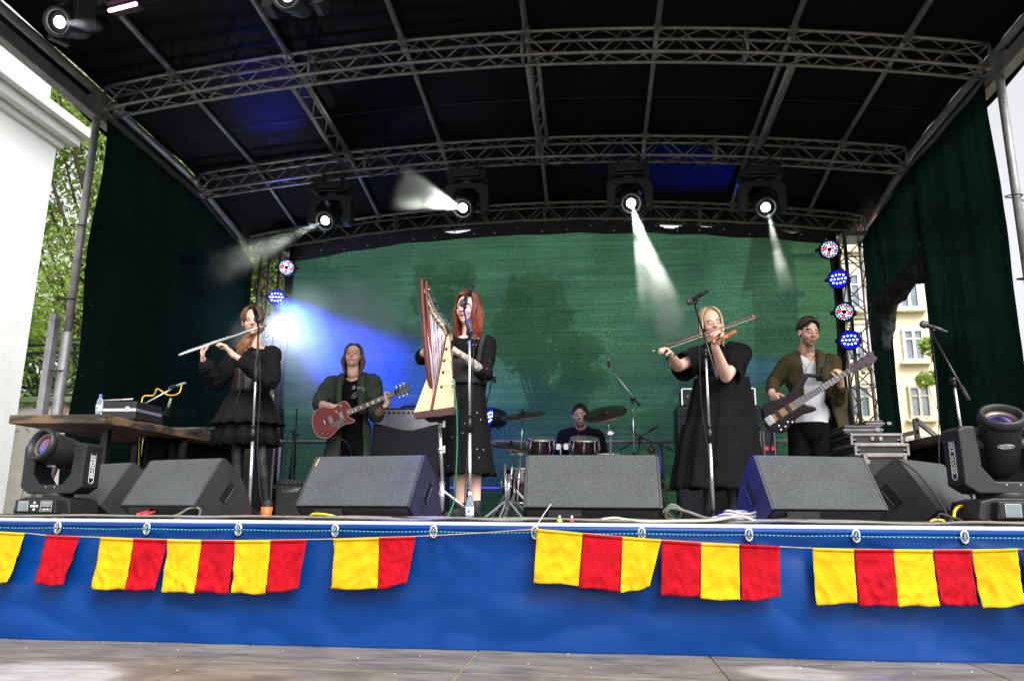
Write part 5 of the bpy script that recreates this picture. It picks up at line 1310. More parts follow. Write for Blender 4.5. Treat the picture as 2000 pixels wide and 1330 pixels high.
# overhead microphones of the drum kit
Yd = 8.35
P_ = lambda x, y, Y=Yd: at(x, y, Y)
stand('drum overhead stand with its boom leaning up left over the cymbals', flo(1243, Yd), None, P_(1235, 780), (P_(1250, 793, Yd-.03), P_(1187, 712)), (.05, .1, -.9), P_(1188, 692), 'c', 'tripod', [P_(1188, 692), P_(1196, 700), P_(1202, 730), P_(1215, 760)])
stand('thin condenser microphone on a bent boom right of the harp player', flo(938, Yd), None, P_(942, 800), (P_(944, 810), P_(962, 740)), (.1, .05, -.9), P_(964, 722), 'c', 'tripod', None, False)
stand('low black boom stand at the right of the drums', flo(1296, Yd), None, P_(1291, 868), (P_(1320, 882), P_(1243, 850)), (.1, .1, -.9), P_(1234, 820), 'c', 'tripod', [P_(1296, 880), P_(1300, 950), P_(1305, 1000)], False)
stand('black boom stand crossing behind the centre monitor right edge', flo(1228, Yd+.2), None, P_(1250, 858, Yd+.2), (P_(1285, 832, Yd+.2), P_(1210, 880, Yd+.2)), None, None, 'c', 'tripod', None, False)

# drum kit -------------------------------------------------------------------
dsh = mat('dark_burst_lacquer', (.022, .004, .014), .12, .2, .5, 8, coat=1)
hd_ = mat('drum_head', (.28, .27, .26), .5, 0, .05, 8); cym = mat('dark_bronze', (.085, .060, .05), .35, .75, .2, 30, .3, 100, stretch=(1, 1, 8))
Yk = 8.35
def drum(parent, name, c, ax, r, h, lugs=8, head=True):
    c = V(c); ax = V(ax).normalized()
    q = MB(); q.lathe([(r*.985, -h/2), (r, -h/2+.006), (r, h/2-.006), (r*.985, h/2)], c, ax, 28); s_ = q.build(name, dsh, parent)
    q = MB(); 
    for e in (-1, 1):
        q = MB(); q.lathe([(r*1.0, e*(h/2-.012)), (r*1.035, e*(h/2-.012)), (r*1.035, e*(h/2+.010)), (r*1.0, e*(h/2+.010))][::e], c, ax, 28); q.build('hoop', M['chrome'], s_)
    x, y, _ = basis(ax)
    for k in range(lugs):
        q = MB(); a = 2*pi*k/lugs; d = x*cos(a)+y*sin(a); q.cap(c+d*(r+.012)-ax*h*.12, c+d*(r+.012)+ax*h*.12, .009, .009, 8); q.cyl(c+d*(r*1.03)-ax*(h/2), c+d*(r*1.03)+ax*(h/2), .003, n=5); q.build('lug', M['chrome'], s_)
    q = MB(); q.lathe([(.001, h/2+.002), (r*.98, h/2+.002)], c, ax, 28); q.build('drum_head', hd_, s_)
t = thing('drum_kit', 'dark wine-red drum kit with two rack toms behind the centre monitor', 'drum kit', flo(1110, Yk))
bc = V((flo(1085, Yk).x, Yk+.15, .29))
drum(t, 'bass_drum', bc, (0, -1, .03), .28, .40, 10)
for px, py, rr in ((1056, 872, .135), (1141, 873, .15)):
    c = at(px, py, Yk+.05); drum(t, 'rack_tom', c, (.05, -.28, 1), rr, .17, 8)
q = MB(); z_ = at(1100, 872, Yk).z
for dx in (-.06, .06): q.cyl(bc+V((dx, .02, .26)), V((bc.x+dx*.8, Yk+.08, z_+.03)), .014, n=8); 
for dx in (-.04, .04): q.box((at(1098, 870, Yk).x+dx, Yk+.04, z_), (.045, .05, .06))
q.cyl((bc.x-.1, Yk+.08, z_), (bc.x+.14, Yk+.08, z_), .011, n=8); q.build('tom_mount', M['chrome'], t)
drum(t, 'floor_tom', flo(1015, Yk+.25)+V((0, 0, .36)), (0, -.05, 1), .19, .36, 8)
drum(t, 'snare_drum', flo(1185, Yk+.2)+V((0, 0, .62)), (0, -.05, 1), .175, .14, 8)
for px, py, r_ in ((1015, 920, 0), ):
    q = MB()
    for a in (.3, 2.4, 4.5): q.cyl(flo(px, Yk+.25)+V((.2*cos(a), .2*sin(a), 0)), flo(px, Yk+.25)+V((.2*cos(a), .2*sin(a), .45)), .009, n=6)
    q.build('leg', M['chrome'], t)
def cymstand(label, base, tilt, cpos, r, basez=0, arm=None, hat=False):
    base = V(base); cpos = V(cpos); t = thing('cymbal_stand', label, 'cymbal stand', base, 'cymbal stands of the drum kit')
    top = cpos+V((0, 0, .0))
    elbow = base+(cpos-base)*.62 if arm is None else V(arm)
    q = MB(); q.cyl(base+V((0, 0, .03)), elbow, .012, n=8); q.build('lower_pole', M['chrome'], t)
    q = MB(); q.cyl(elbow, cpos, .008, n=8); q.build('upper_pole', M['chrome'], t)
    q = MB(); q.box(elbow, (.05, .035, .04)); q.cyl(elbow-V((.04, 0, 0)), elbow+V((.04, 0, 0)), .01, n=8); q.cyl(base+(elbow-base)*.6, base+(elbow-base)*.6+V((0, 0, .03)), .019, n=8); q.build('clamp', M['chrome'], t, bevel=.003)
    for k in range(3):
        a = 2*pi*k/3+.9+base.x; e = base+V((cos(a)*.26, sin(a)*.26, .01))
        q = MB(); q.bar(base+V((0, 0, .30)), e, .012, .020); q.sph(e, .016, nu=8, nv=5); q.build('leg', M['chrome'], t)
    for j in range(2 if hat else 1):
        c = cpos-V((0, 0, .03*j)); q = MB(); sg = -1 if j else 1
        q.lathe([(.008, .020*sg), (.03, .016*sg), (.04, .004*sg), (r*.6, -.004*sg), (r, -.016*sg), (r*.995, -.018*sg), (r*.6, -.007*sg), (.04, .001*sg), (.02, .012*sg)], c, tilt, 36); q.build('cymbal', cym, t)
    d = V(tilt).normalized(); q = MB(); q.cyl(cpos-d*.03, cpos+d*.055, .005, n=8); q.cyl(cpos+d*.02, cpos+d*.035, .016, n=8); q.cyl(cpos+d*.04, cpos+d*.05, .012, n=8); q.build('wing_nut', M['blackm'], t)
cymstand('left crash cymbal on a leaning chrome stand', flo(1008, Yk-.15), (-.12, -.30, 1), at(1022, 809, Yk-.1), .245)
cymstand('right crash cymbal tilted across the drummer face', flo(1193, Yk-.2), (-.22, -.52, 1), at(1181, 806, Yk-.15), .235, arm=at(1192, 846, Yk-.2))
cymstand('low wide cymbal at the far left of the drum kit', flo(990, Yk+.1), (.14, -.22, 1), at(998, 869, Yk-.02), .26, arm=at(1003, 885, Yk))
cymstand('open hi-hat stand at the right end of the drums', flo(1274, Yk+.1), (0, -.05, 1), at(1272, 876, Yk+.1), .05, arm=at(1273, 930, Yk+.1), hat=True)
# chain drive stand with clamps left of the bass drum
t = thing('hardware_stand', 'heavy double-braced chrome drum hardware stand left of the centre monitor', 'stand', flo(990, 8.05))
P_ = lambda x, y: at(x, y, 8.05)
q = MB(); q.cyl(P_(986, 905), flo(990, 8.05), .014, n=8); q.cyl(P_(994, 925), P_(992, 990), .02, n=8); q.cyl(P_(981, 950), P_(1000, 950), .016, n=8); q.cyl(P_(982, 930), P_(1001, 928), .01, n=8); q.build('pole', M['chrome'], t)
for a in ((945, 1000), (975, 1012), (1022, 1008)):
    q = MB(); e = P_(a[0], 1008); e.z = .012; q.bar(P_(991, 975), e, .012, .018); q.build('leg', M['chrome'], t)

# cables and small things along the edge ----------------------------------------
rb = M['rubber']; gc = mat('dusty_cable', (.16, .145, .125), .7, 0, .2, 20); wc = mat('cream_cable', (.50, .45, .36), .6, 0, .1, 20)
rnd = random.Random(12)
for k, (xa, xb, yy, m_, lab, r_) in enumerate(((-3.4, 3.6, 4.055, gc, 'dusty grey cable running along the whole stage edge, front one', .008), (-3.3, 3.7, 4.085, rb, 'black cable running along the whole stage edge, middle one', .009),
            (-1.5, 3.3, 4.07, gc, 'grey cable from the centre left monitor to the right end of the edge', .010), (-3.2, 1.0, 4.12, gc, 'pale cable half hidden under the left monitors', .008))):
    n = int((xb-xa)/.22); pts = [(xa+(xb-xa)*i/n, yy+.018*rnd.uniform(-1, 1), .010+.012*rnd.random()) for i in range(n+1)]
    tube_solo('cable', pts, r_, m_, lab, 'cable', 'cables along the stage edge', 6, 5)
def fc(px, Y, z=.01): return flo(px, Y, z)
tube_solo('cream_cable', [fc(1175, 4.05, .02), fc(1200, 4.05, .028), fc(1225, 4.05, .02), fc(1260, 4.03, .012), fc(1320, 4.03, .015), fc(1390, 4.04, .02), fc(1440, 4.05, .04), fc(1462, 4.07, .03), fc(1480, 4.05, .012)], .008, wc, 'cream cable snaking from the centre monitor to the right', 'cable')
for k in range(4):
    cx = 1425+k*9; pts = [V((fc(cx, 4.3).x+(.13-.012*k)*cos(a), 4.3+(.09-.01*k)*sin(a), .012+.016*k+.008*sin(a*3+k))) for a in [2*pi*i/14 for i in range(14)]]
    tube_solo('cream_coil', pts+[pts[0]], .008, wc, ['lowest', 'second', 'third', 'topmost'][k]+' loop of the cream cable coil beside the violin stand', 'cable', 'loops of the cream coil', 6, 4)
tube_solo('black_loops', [fc(1250, 4.2, .01), fc(1290, 4.2, .05), fc(1312, 4.2, .095), fc(1330, 4.22, .07), fc(1322, 4.25, .02), fc(1300, 4.2, .035), fc(1310, 4.18, .08), fc(1345, 4.2, .06), fc(1380, 4.2, .03), fc(1420, 4.15, .02)], .009, mat('braided_cable', (.13, .14, .11), .7, 0, .5, 60), 'looped greenish braided cable standing up left of the violin stand', 'cable')
tube_solo('black_loops', [fc(1500, 4.1, .012), fc(1530, 4.1, .03), fc(1555, 4.12, .03), fc(1590, 4.1, .015), fc(1660, 4.1, .012), fc(1700, 4.12, .02), fc(1750, 4.1, .012)], .007, rb, 'thin black cable before the centre right monitor', 'cable')
tube_solo('grey_loop', [fc(330, 4.12, .012), fc(350, 4.12, .03), fc(368, 4.12, .06), fc(386, 4.12, .062), fc(390, 4.13, .035), fc(384, 4.13, .01)], .007, gc, 'grey cable loop rising before the second left monitor', 'cable')
yr = MATS['yellow_rubber']
tube_solo('yellow_cable', [fc(268, 4.1, .012), fc(290, 4.09, .016), fc(330, 4.1, .014), fc(352, 4.12, .01)], .008, yr, 'yellow cable end under the second left monitor', 'cable')
tube_solo('yellow_cable', [fc(604, 4.12, .01), fc(612, 4.11, .035), fc(640, 4.1, .032), fc(662, 4.12, .018), fc(676, 4.15, .01)], .008, yr, 'yellow cable loop under the centre left monitor', 'cable')
tube_solo('yellow_cable', [fc(1812, 4.2, .01), fc(1822, 4.2, .03), fc(1838, 4.2, .03), fc(1850, 4.2, .012), fc(1862, 4.22, .04), fc(1866, 4.25, .075), fc(1876, 4.28, .10), fc(1885, 4.3, .10)], .008, yr, 'yellow cable curling up to the right moving head', 'cable')
tube_solo('black_cable', [fc(1760, 4.35, .35), fc(1800, 4.3, .27), fc(1840, 4.25, .12), fc(1855, 4.2, .03), fc(1880, 4.2, .02)], .005, rb, 'thin black cable lying across the scuffed right monitor', 'cable')
tube_solo('black_cable', [fc(1830, 4.2, .03), fc(1836, 4.2, .06), fc(1850, 4.2, .05), fc(1870, 4.18, .02), fc(1700, 4.12, .012), fc(1640, 4.12, .02)], .008, rb, 'black cable bundle by the yellow cable at right', 'cable')
# roof cables between hanging lights
for k, (xa, xb, lab) in enumerate(((LB[0][0].x, LB[1][0].x, 'left pair'), (LB[1][0].x, LB[2][0].x, 'middle pair'), (LB[2][0].x, LB[3][0].x, 'right pair'))):
    n = 9; pts = [(xa+(xb-xa)*i/n, Y2-.01, a2(xa+(xb-xa)*i/n)-.02-.09*sin(pi*i/n)*(.6+.5*(i % 2))) for i in range(n+1)]
    tube_solo('power_cable', pts, .007, rb, 'black power cable drooping between the '+lab+' of hanging moving heads', 'cable', 'cables on the middle truss', 6, 5)
# orange cup, plugs, white box
c = flo(520, 4.55); q = MB(); q.lathe([(.024, 0), (.026, .003), (.034, .075), (.032, .075), (.025, .006), (.001, .006)], c, n=18); q.solo('plastic_cup', mat('orange_plastic', (.85, .13, .02), .4), 'small orange plastic cup on the floor behind the flute stand', 'cup')
for px, colr, nm in ((1093, (.55, .62, .04), 'yellow'), (1117, (.7, .04, .05), 'red')):
    c = flo(px, 4.06); t = thing('cable_plug', nm+' cable plug with a metal tip standing under the centre monitor', 'plug', c, 'coloured plugs under the centre monitor')
    q = MB(); q.lathe([(.001, 0), (.013, .004), (.015, .014), (.008, .022)], c, n=12); q.build('collar', mat(nm+'_plug', colr, .4), t)
    q = MB(); q.lathe([(.008, .021), (.008, .032), (.004, .040), (.001, .041)], c, n=10); q.build('tip', M['chrome'], t)
for px, lab in ((268, 'left'), (282, 'right')):
    c = flo(px, 4.17)+V((0, 0, .025)); q = MB(); q.cap(c, c+V((.02, .06, .015)), .009, .008); q.solo('jack_plug', mat('red_plug', (.6, .05, .03), .4), lab+' of two red cable plugs under the second left monitor', 'plug', 'red plugs')
c = flo(1745, 4.1)+V((0, 0, .012)); q = MB(); q.box(c, (.045, .03, .018)); q.solo('white_socket', M['white'], 'small white socket box among the cables before the right monitor', 'socket', bevel=.003)
# green harp cable handled with the harp
# ================================================================ PEOPLE
skin_m = mat('skin', (1, 1, 1), .45, 0, .05, 16, .12, 120, sss=.15, attr='Col')
hair_m = mat('hair', (1, 1, 1), .42, 0, .18, 60, .3, 200, attr='Col', spec=.6)
def fab(name, col, rough=.9, bump=.7, bs=60, var=.25): return mat(name, col, rough, 0, var, 9, bump, bs, sheen=.0, spec=.10)
def unit(v): return V(v).normalized()
def lerp(a, b, t): return V(a)*(1-t)+V(b)*t
class Head:
    def __init__(s, c, fwd, up=(0, 0, 1), k=1.0):
        s.c = V(c); s.f = unit(fwd); s.r = s.f.cross(V(up)).normalized(); s.u = s.r.cross(s.f).normalized(); s.k = k
    def P(s, r, f, u): return s.c+(s.r*r+s.f*f+s.u*u)*s.k
    def loc(s, p): d = (V(p)-s.c)/s.k; return d.dot(s.r), d.dot(s.f), d.dot(s.u)
def head_prims(q, H, male=False, mouth_open=0, chin=0):
    fr = (H.r, H.f, H.u); k = H.k
    def e(r, f, u, rad): q.sph(H.P(r, f, u), [x*k for x in rad], fr, 18, 12)
    e(0, -.015, .03, (.074, .092, .088)); e(0, .022, -.022, (.062, .060, .082)); e(0, .028, -.072, (.046 if not male else .052, .045, .034))
    e(0, .058, -.094-chin, (.020, .020, .018)); e(.034, .045, -.025, (.028, .030, .032)); e(-.034, .045, -.025, (.028, .030, .032))
    q.cap(H.P(0, .076, .015), H.P(0, .098, -.022), .0085*k, .0125*k); e(.011, .088, -.026, (.0085, .011, .008)); e(-.011, .088, -.026, (.0085, .011, .008))
    q.cap(H.P(-.036, .068, .024), H.P(.036, .068, .024), .013*k, .013*k)
    q.cap(H.P(-.019, .074, -.056), H.P(.019, .074, -.056), .0075*k, .0075*k); q.cap(H.P(-.015, .073, -.067-mouth_open), H.P(.015, .073, -.067-mouth_open), .008*k, .008*k)
    for s in (-1, 1): e(s*.075, -.008, -.008, (.010, .020, .030)); e(s*.031, .064, .003, (.016, .013, .011))
    q.cap(H.P(0, -.012, -.05), H.P(0, -.035, -.15), .050*k, .053*k)
def face_paint(H, skin, lips=(.42, .13, .12), brow=(.10, .06, .04), stubble=None, scalp=None, closed=True, rest=None, lash=(.03, .02, .02)):
    sk = V(skin)
    def f(p):
        if (p-H.c).length > .17*H.k: return rest(p) if rest else sk
        r, ff, u = H.loc(p); c = sk.copy(); ar = abs(r)
        if scalp and (ff < .062-.0*u and u > .028+ff*.25 or (ff < .0 and u > -.03 and ar < .072)): return V(scalp)
        if ff > .02:
            n = noise.noise(p*38)*.06; c = c*(1+n)
            if ar < .05 and -.045 < u < -.005 and ar > .018: c = lerp(c, (c.x*1.05, c.y*.82, c.z*.82), .6)
            if ar < .013 and u < -.012 and u > -.035: c = lerp(c, (c.x, c.y*.85, c.z*.85), .5)
            if stubble and ff > .0 and (u < -.035 and ((ar > .028 or u < -.072) or -.052 < u < -.04)): 
                t = min(1, max(0, (-.03-u)/.03)); c = lerp(c, stubble, .75*t)
            d = (ar/.023)**2+((u+.061)/.0115)**2
            if d < 1 and ff > .06: c = V(lips)
            if ff > .06 and abs(u+.0615) < .0022 and ar < .021: c = V(lips)*.35
            if .014 < ar < .050 and abs(u-.0235-.004*sin((ar-.014)/.036*pi)) < .0050 and ff > .04: c = V(brow)
            if .015 < ar < .045 and ff > .045:
                ue = -.002 + (0 if closed else .003) - .004*(1-((ar-.03)/.015)**2)*(1 if closed else -1)
                if abs(u-ue) < .0032: c = V(lash)
                elif not closed and abs(u-.001) < .0052 and abs(ar-.03) < .0125: c = V((.45, .42, .40)) if abs(ar-.031) > .005 else V((.05, .04, .035))
                elif 0 < u-ue < .012: c = lerp(c, (c.x*.8, c.y*.62, c.z*.6), .55)
        return c
    return f
def hand_prims(q, w, d, n, side=1, curl=(.5, .55, .6, .7), spread=.06, s=1.0, thumb=.5):
    """w wrist, d direction towards the fingers, n direction the palm faces, side: +1 thumb on d x n"""
    w = V(w); d = unit(d); n = (V(n)-d*V(n).dot(d)).normalized(); b = d.cross(n)*side
    offs = (.028, .010, -.009, -.027); ln = (.070, .078, .073, .058)
    q.cap(w-d*.02*s, w+d*.02*s, .024*s, .024*s, 10)
    for i, o in enumerate(offs):
        kn = w+d*(.083-.004*abs(i-1))*s+b*o*s
        q.cap(w+d*.015*s+b*o*.55*s, kn, .016*s, .0115*s, 10)
        dd = (d+b*(spread*(1.5-i))).normalized(); p = kn; nn = n
        for j, fr in enumerate((.45, .31, .24)):
            a = curl[i]*(.75 if j == 0 else 1.0)
            dd2 = (dd*cos(a)+nn*sin(a)).normalized(); nn = (nn*cos(a)-dd*sin(a)).normalized(); dd = dd2
            e = p+dd*ln[i]*fr*s; q.cap(p, e, (.0092-.0009*j)*s, (.0085-.0010*j)*s, 9); p = e
    t0 = w+d*.022*s+b*.020*s; t1 = w+d*.052*s+b*.046*s+n*.012*s; dt = (d*.8+b*(.55-.5*thumb)+n*thumb).normalized(); t2 = t1+dt*.032*s; t3 = t2+(dt*.8+n*.35-b*.2).normalized()*.027*s
    q.cap(t0, t1, .015*s, .0125*s, 9); q.cap(t1, t2, .011*s, .0095*s, 9); q.cap(t2, t3, .0095*s, .0075*s, 9)
def arm_prims(q, sh, el, wr, s=1.0):
    q.cap(sh, lerp(sh, el, .45), .047*s, .045*s); q.cap(lerp(sh, el, .4), el, .045*s, .036*s)
    q.cap(el, lerp(el, wr, .35), .036*s, .040*s); q.cap(lerp(el, wr, .3), wr, .040*s, .0245*s)
def leg_prims(q, hip, kn, an, toe, s=1.0):
    q.cap(hip, lerp(hip, kn, .5), .082*s, .070*s); q.cap(lerp(hip, kn, .45), kn, .070*s, .052*s)
    q.cap(kn, lerp(kn, an, .33), .050*s, .054*s); q.cap(lerp(kn, an, .3), an, .053*s, .033*s)
    q.cap(an-V((0, 0, .03)), lerp(an, toe, .3)-V((0, 0, .02)), .036*s, .032*s); q.cap(lerp(an, toe, .2)-V((0, 0, .03)), toe, .034*s, .028*s)
def torso_prims(q, hip, neck, shA, shB, bf, ws=1.0, e=0.0, hipw=1.0, chestd=1.0):
    """e inflates for clothing"""
    r = (shB-shA).normalized(); bf = unit(bf); u = unit(neck-hip); w = (shB-shA).length/2
    fr = (r, bf, u); L = (neck-hip).length
    ch = hip+u*L*.70
    q.sph(ch, (w*.90+e, .108*ws*chestd+e, L*.27+e), fr, 18, 12)
    q.sph(hip+u*L*.40, (.125*ws+e, .092*ws+e, L*.28+e), fr, 18, 12)
    q.sph(hip+u*L*.06, (.155*ws*hipw+e, .110*ws+e, L*.24+e), fr, 18, 12)
    q.cap(shA+(shB-shA)*.06, shB-(shB-shA)*.06, .050*ws+e, .050*ws+e); q.cap(lerp(shA, shB, .3)+u*.02, lerp(shA, shB, .7)+u*.02, .052*ws+e, .052*ws+e)
def hair_locks(q, H, n, length, c0, c1, seed, sides=(28, 180), part=0, bangs=None, rad=.0075, wave=.006, out=1.06, cling=.02, lenfn=None, gather=None, short=False, lv=(.82, 1.08)):
    rnd = random.Random(seed); k = H.k
    cen = (0, -.014, .035); er = (.080, .098, .094)
    q.cc = tuple(c0); fr = (H.r, H.f, H.u)
    q.sph(H.P(0, -.024, .036), [x*k for x in (.080, .090, .091)], fr, 20, 14)
    q.c[-1] = tuple(c0)
    def surf(a, phi, o):
        return H.P(cen[0]+er[0]*sin(phi)*sin(a)*o, cen[1]+er[1]*sin(phi)*cos(a)*o, cen[2]+er[2]*cos(phi)*o)
    for i in range(n):
        isb = bangs and rnd.random() < bangs[0]
        if isb: a = R(rnd.uniform(-48, 48))
        else: a = R(rnd.uniform(*sides))*(1 if rnd.random() < .5 else -1)
        o = out+rnd.uniform(-.03, .05); pts = []
        a0 = a*.55 if not isb else a*.5
        phi1 = bangs[1] if isb else R(96)
        if short: isb = True; a = R(rnd.uniform(-180, 180)); a0 = a*.9; phi1 = R(short+(100-short)*min(1, abs(a)/R(80))**1.6)*rnd.uniform(.85, 1.04)
        for t in (.05, .3, .55, .8, 1.0):
            pts.append(surf(a0+(a-a0)*min(1, t*1.5), phi1*t, o if t > .1 else 1.0))
        if not isb:
            L = (lenfn(a) if lenfn else length)*rnd.uniform(*lv); p = pts[-1].copy(); m = max(3, int(L/.035))
            dr = (p-H.P(0, cen[1], 0)); dr.z = 0; dr.normalize(); ph = rnd.random()*6
            if gather is not None:
                for j in range(1, m+1):
                    t = j/m; tg = gather(t); pts.append(lerp(p, tg+V((rnd.uniform(-1, 1), rnd.uniform(-1, 1), rnd.uniform(-1, 1)))*.016, min(1, t*1.25))+V((0, 0, 0)))
            else:
                for j in range(1, m+1):
                    t = j/m; p = p+V((0, 0, -L/m))+dr*(cling*(1-2.0*t))*L/m*2+V((wave*sin(ph+t*9), wave*cos(ph+t*7), 0))
                    pts.append(p.copy())
        pts = curve_pts(pts, 2); m = len(pts); v = rnd.uniform(.7, 1.3)
        s0 = len(q.v); q.tube(pts, [rad*k*(1-.6*(j/(m-1))**2) for j in range(m)], 5)
        for j in range(m):
            t = j/(m-1); c = lerp(c0, c1, t**1.4)*v
            for x in range(5): q.c[s0+j*5+x] = tuple(c)
    q.cc = (1, 1, 1)
def skirt_rows(rings, nf, seed=0, n=120, ph=0.0):
    """rings: (centre, rx, ry, ripple)"""
    out = []
    for i, (c, rx, ry, am) in enumerate(rings):
        row = []
        for j in range(n):
            a = 2*pi*j/n; f = 1+am*(.6*sin(nf*a+ph+.8*sin(a*2+seed))+.5*noise.noise(V((cos(a)*3+seed, sin(a)*3, c[2]*2.2)))+.25*sin(nf*2.3*a+seed*3))
            f += .018*noise.noise(V((cos(a)*9+seed, sin(a)*9, c[2]*7)))+.010*noise.noise(V((cos(a)*20+seed, sin(a)*20, c[2]*16)))
            row.append(V(c)+V((rx*f*cos(a), ry*f*sin(a), .25*am*rx*sin(nf*a+1))))
        out.append(row)
    return out
def garment(name, prims, m, parent, vox=.009, amp=.006, seed=0., cut=None, fx=9., fz=4., solid=0, smooth=4):
    me = remeshed(prims, vox, smooth); return finish_mesh(me, name, m, parent, disp=folds(amp, fx, fz, seed), cut=cut, solid=solid)
def feet(parent, ans, toes, col='black'):
    for an, to in zip(ans, toes):
        q = MB(); q.cap(an-V((0, 0, .035)), lerp(an, to, .5)-V((0, 0, .015)), .043, .040); q.cap(lerp(an, to, .3)-V((0, 0, .03)), to, .040, .034); q.cap(an, an+V((0, 0, .03)), .042, .044)
        q.v = [V((p.x, p.y, max(p.z, .002))) for p in q.v]; q.build('shoe', M['rubber'] if col == 'black' else M['grey'], parent)
blk = fab('black_cloth', (.0045, .0045, .0052)); blk2 = fab('washed_black_cloth', (.0075, .0075, .0085), bs=90)

# ---------------------------------------------------------------- flute player
Yp = 5.93
J = lambda x, y, d=0: at(x, y, Yp+d)
base = flo(495, Yp)
t = thing('person', 'woman in a black ruffled mini dress and corset playing a silver flute', 'person', base, 'band members on the stage')
H = Head(J(493, 629, -.02), (.42, -1, -.10), (-.10, 0, 1), .98)
neck = J(500, 672, .01); shL, shR = J(466, 694, .02), J(533, 692, .03); hip = J(490, 778, .03)
elR, wrR = J(424, 742, -.12), J(398, 706, -.26); elL, wrL = J(527, 742, -.20), J(452, 690, -.30)
kn = [J(463, 900, -.02), J(512, 905, -.02)]; an = [flo(462, Yp)+V((0, 0, .08)), flo(520, Yp)+V((0, 0, .08))]; toe = [a+V((s_*.04, -.17, -.05)) for a, s_ in zip(an, (-1, 1))]
q = MB(); head_prims(q, H); torso_prims(q, hip, neck, shL, shR, (.1, -1, 0), .88); q.cap(neck-V((0, 0, .05)), H.P(0, -.02, -.08), .052, .046)
arm_prims(q, shL, elR, wrR, .82); arm_prims(q, shR, elL, wrL, .82)
hand_prims(q, wrR, J(393, 683, -.28)-wrR, (.6, .2, .3), -1, (.7, .75, .8, .85), .07, .95)
hand_prims(q, wrL, J(434, 668, -.33)-wrL, (-.2, .1, -1), -1, (.55, .6, .62, .7), .07, .95)
for s_ in (0, 1): leg_prims(q, hip+V((-.085+.17*s_, 0, -.04)), kn[s_], an[s_], toe[s_], .92)
me = remeshed(q, .0046, 3)
sk = (.74, .44, .33); tight = V((.003, .0025, .003)); zt = J(490, 840).z
finish_mesh(me, 'body', skin_m, t, paint=face_paint(H, sk, (.40, .12, .12), (.12, .06, .035), closed=False, rest=lambda p: tight if p.z < zt else V(sk)))
q = MB(); hair_locks(q, H, 170, .10, (.085, .032, .014), (.20, .075, .028), 3, (38, 180), bangs=None, rad=.0075, cling=.01, gather=lambda t_: lerp(H.P(-.075, -.01, -.06), J(474, 690, -.07), t_)); q.build('hair', hair_m, t)
q = MB(); rnd = random.Random(4)
for k in range(60):
    p0 = H.P(-.07, -.02, -.05)+V((rnd.gauss(0, .012), rnd.gauss(0, .012), 0)); p1 = J(470+rnd.gauss(0, 3.4), 686+rnd.gauss(0, 5), -.08); s0 = len(q.v)
    pts = curve_pts([p0, lerp(p0, p1, .35)+V((.012*rnd.gauss(0, 1)-.02, -.01, 0)), lerp(p0, p1, .7)+V((.012*rnd.gauss(0, 1)-.01, -.02, 0)), p1+V((.01*rnd.gauss(0, 1), 0, 0))], 4)
    v = rnd.uniform(.7, 1.4); q.cc = (.20*v, .085*v, .032*v); q.tube(pts, [.007, .008, .009, .009, .009, .009, .008, .008, .007, .006, .005, .004, .003][:len(pts)], 5)
q.build('ponytail', hair_m, t)
# blouse with puffed sleeves
q = MB(); torso_prims(q, hip+V((0, 0, .06)), neck-V((0, 0, .035)), shL, shR, (.1, -1, 0), .88, .014)
for sh, el, wr, s_ in ((shL, elR, wrR, 1), (shR, elL, wrL, 1)):
    q.cap(sh, lerp(sh, el, .5), .068, .066); q.cap(lerp(sh, el, .4), el, .066, .074); q.cap(el, lerp(el, wr, .45), .074, .066); q.cap(lerp(el, wr, .3), lerp(el, wr, .62), .066, .058)
q.cap(lerp(elR, wrR, .55), lerp(elR, wrR, .72), .05, .062)
garment('blouse', q, blk2, t, .008, .016, 2, fx=13, fz=11, cut=lambda c, n: c.z > J(500, 684).z and abs((c-neck).x) < .085)
q = MB(); 
rr = [[V(p)+V((.008*sin(j*1.3), 0, .006*sin(j*2.1))) for j, p in enumerate([neck+V((.088*cos(a), .07*sin(a)-.015, -.055+dz-.02*abs(cos(a)))) for a in [2*pi*k/40 for k in range(40)]])] for dz in (-.012, .012)]
q.grid(rr, True); q.build('neck_frill', blk, t, solid=.004)
# corset
cors = mat('brown_leather', (.035, .016, .011), .35, 0, .3, 9, .4, 40); cors2 = mat('grey_brocade', (.06, .06, .062), .4, 0, .5, 40, .5, 120)
wz0, wz1 = J(487, 767).z, J(487, 722).z; cw_ = V((J(487, 745).x, Yp+.02, 0))
rows = skirt_rows([(cw_+V((0, 0, wz0)), .155, .115, .01), (cw_+V((0, 0, lerp((0, 0, wz0), (0, 0, wz1), .45).z)), .138, .102, .008), (cw_+V((0, 0, wz1)), .155, .118, .01)], 22, 2)
q = MB(); q.grid(rows, True); co = q.build('corset', cors, t, solid=.006)
q = MB(); fr_ = [[V((cw_.x-.055+.12*j/6, cw_.y-(.108+.012*abs(i-2)/2)*sqrt(max(.1, 1-((-.055+.12*j/6)/.16)**2))-.006, wz0+.008+(wz1-wz0-.016)*i/4)) for j in range(7)] for i in range(5)]
q.grid(fr_); q.build('front_panel', cors2, co, solid=.004)
q = MB()
for k in range(8):
    z = wz0+.012+(wz1-wz0-.03)*k/7
    q.tube([V((cw_.x-.028, cw_.y-.128, z)), V((cw_.x+.008, cw_.y-.130, z+.018))], .003, 5); q.tube([V((cw_.x+.008, cw_.y-.129, z)), V((cw_.x-.028, cw_.y-.128, z+.018))], .003, 5)
q.tube(curve_pts([(cw_.x-.01, cw_.y-.13, wz0+.02), (cw_.x-.022, cw_.y-.15, wz0-.06), (cw_.x-.03, cw_.y-.16, wz0-.14)], 5), .006, 5)
q.build('lacing', M['rubber'], co)
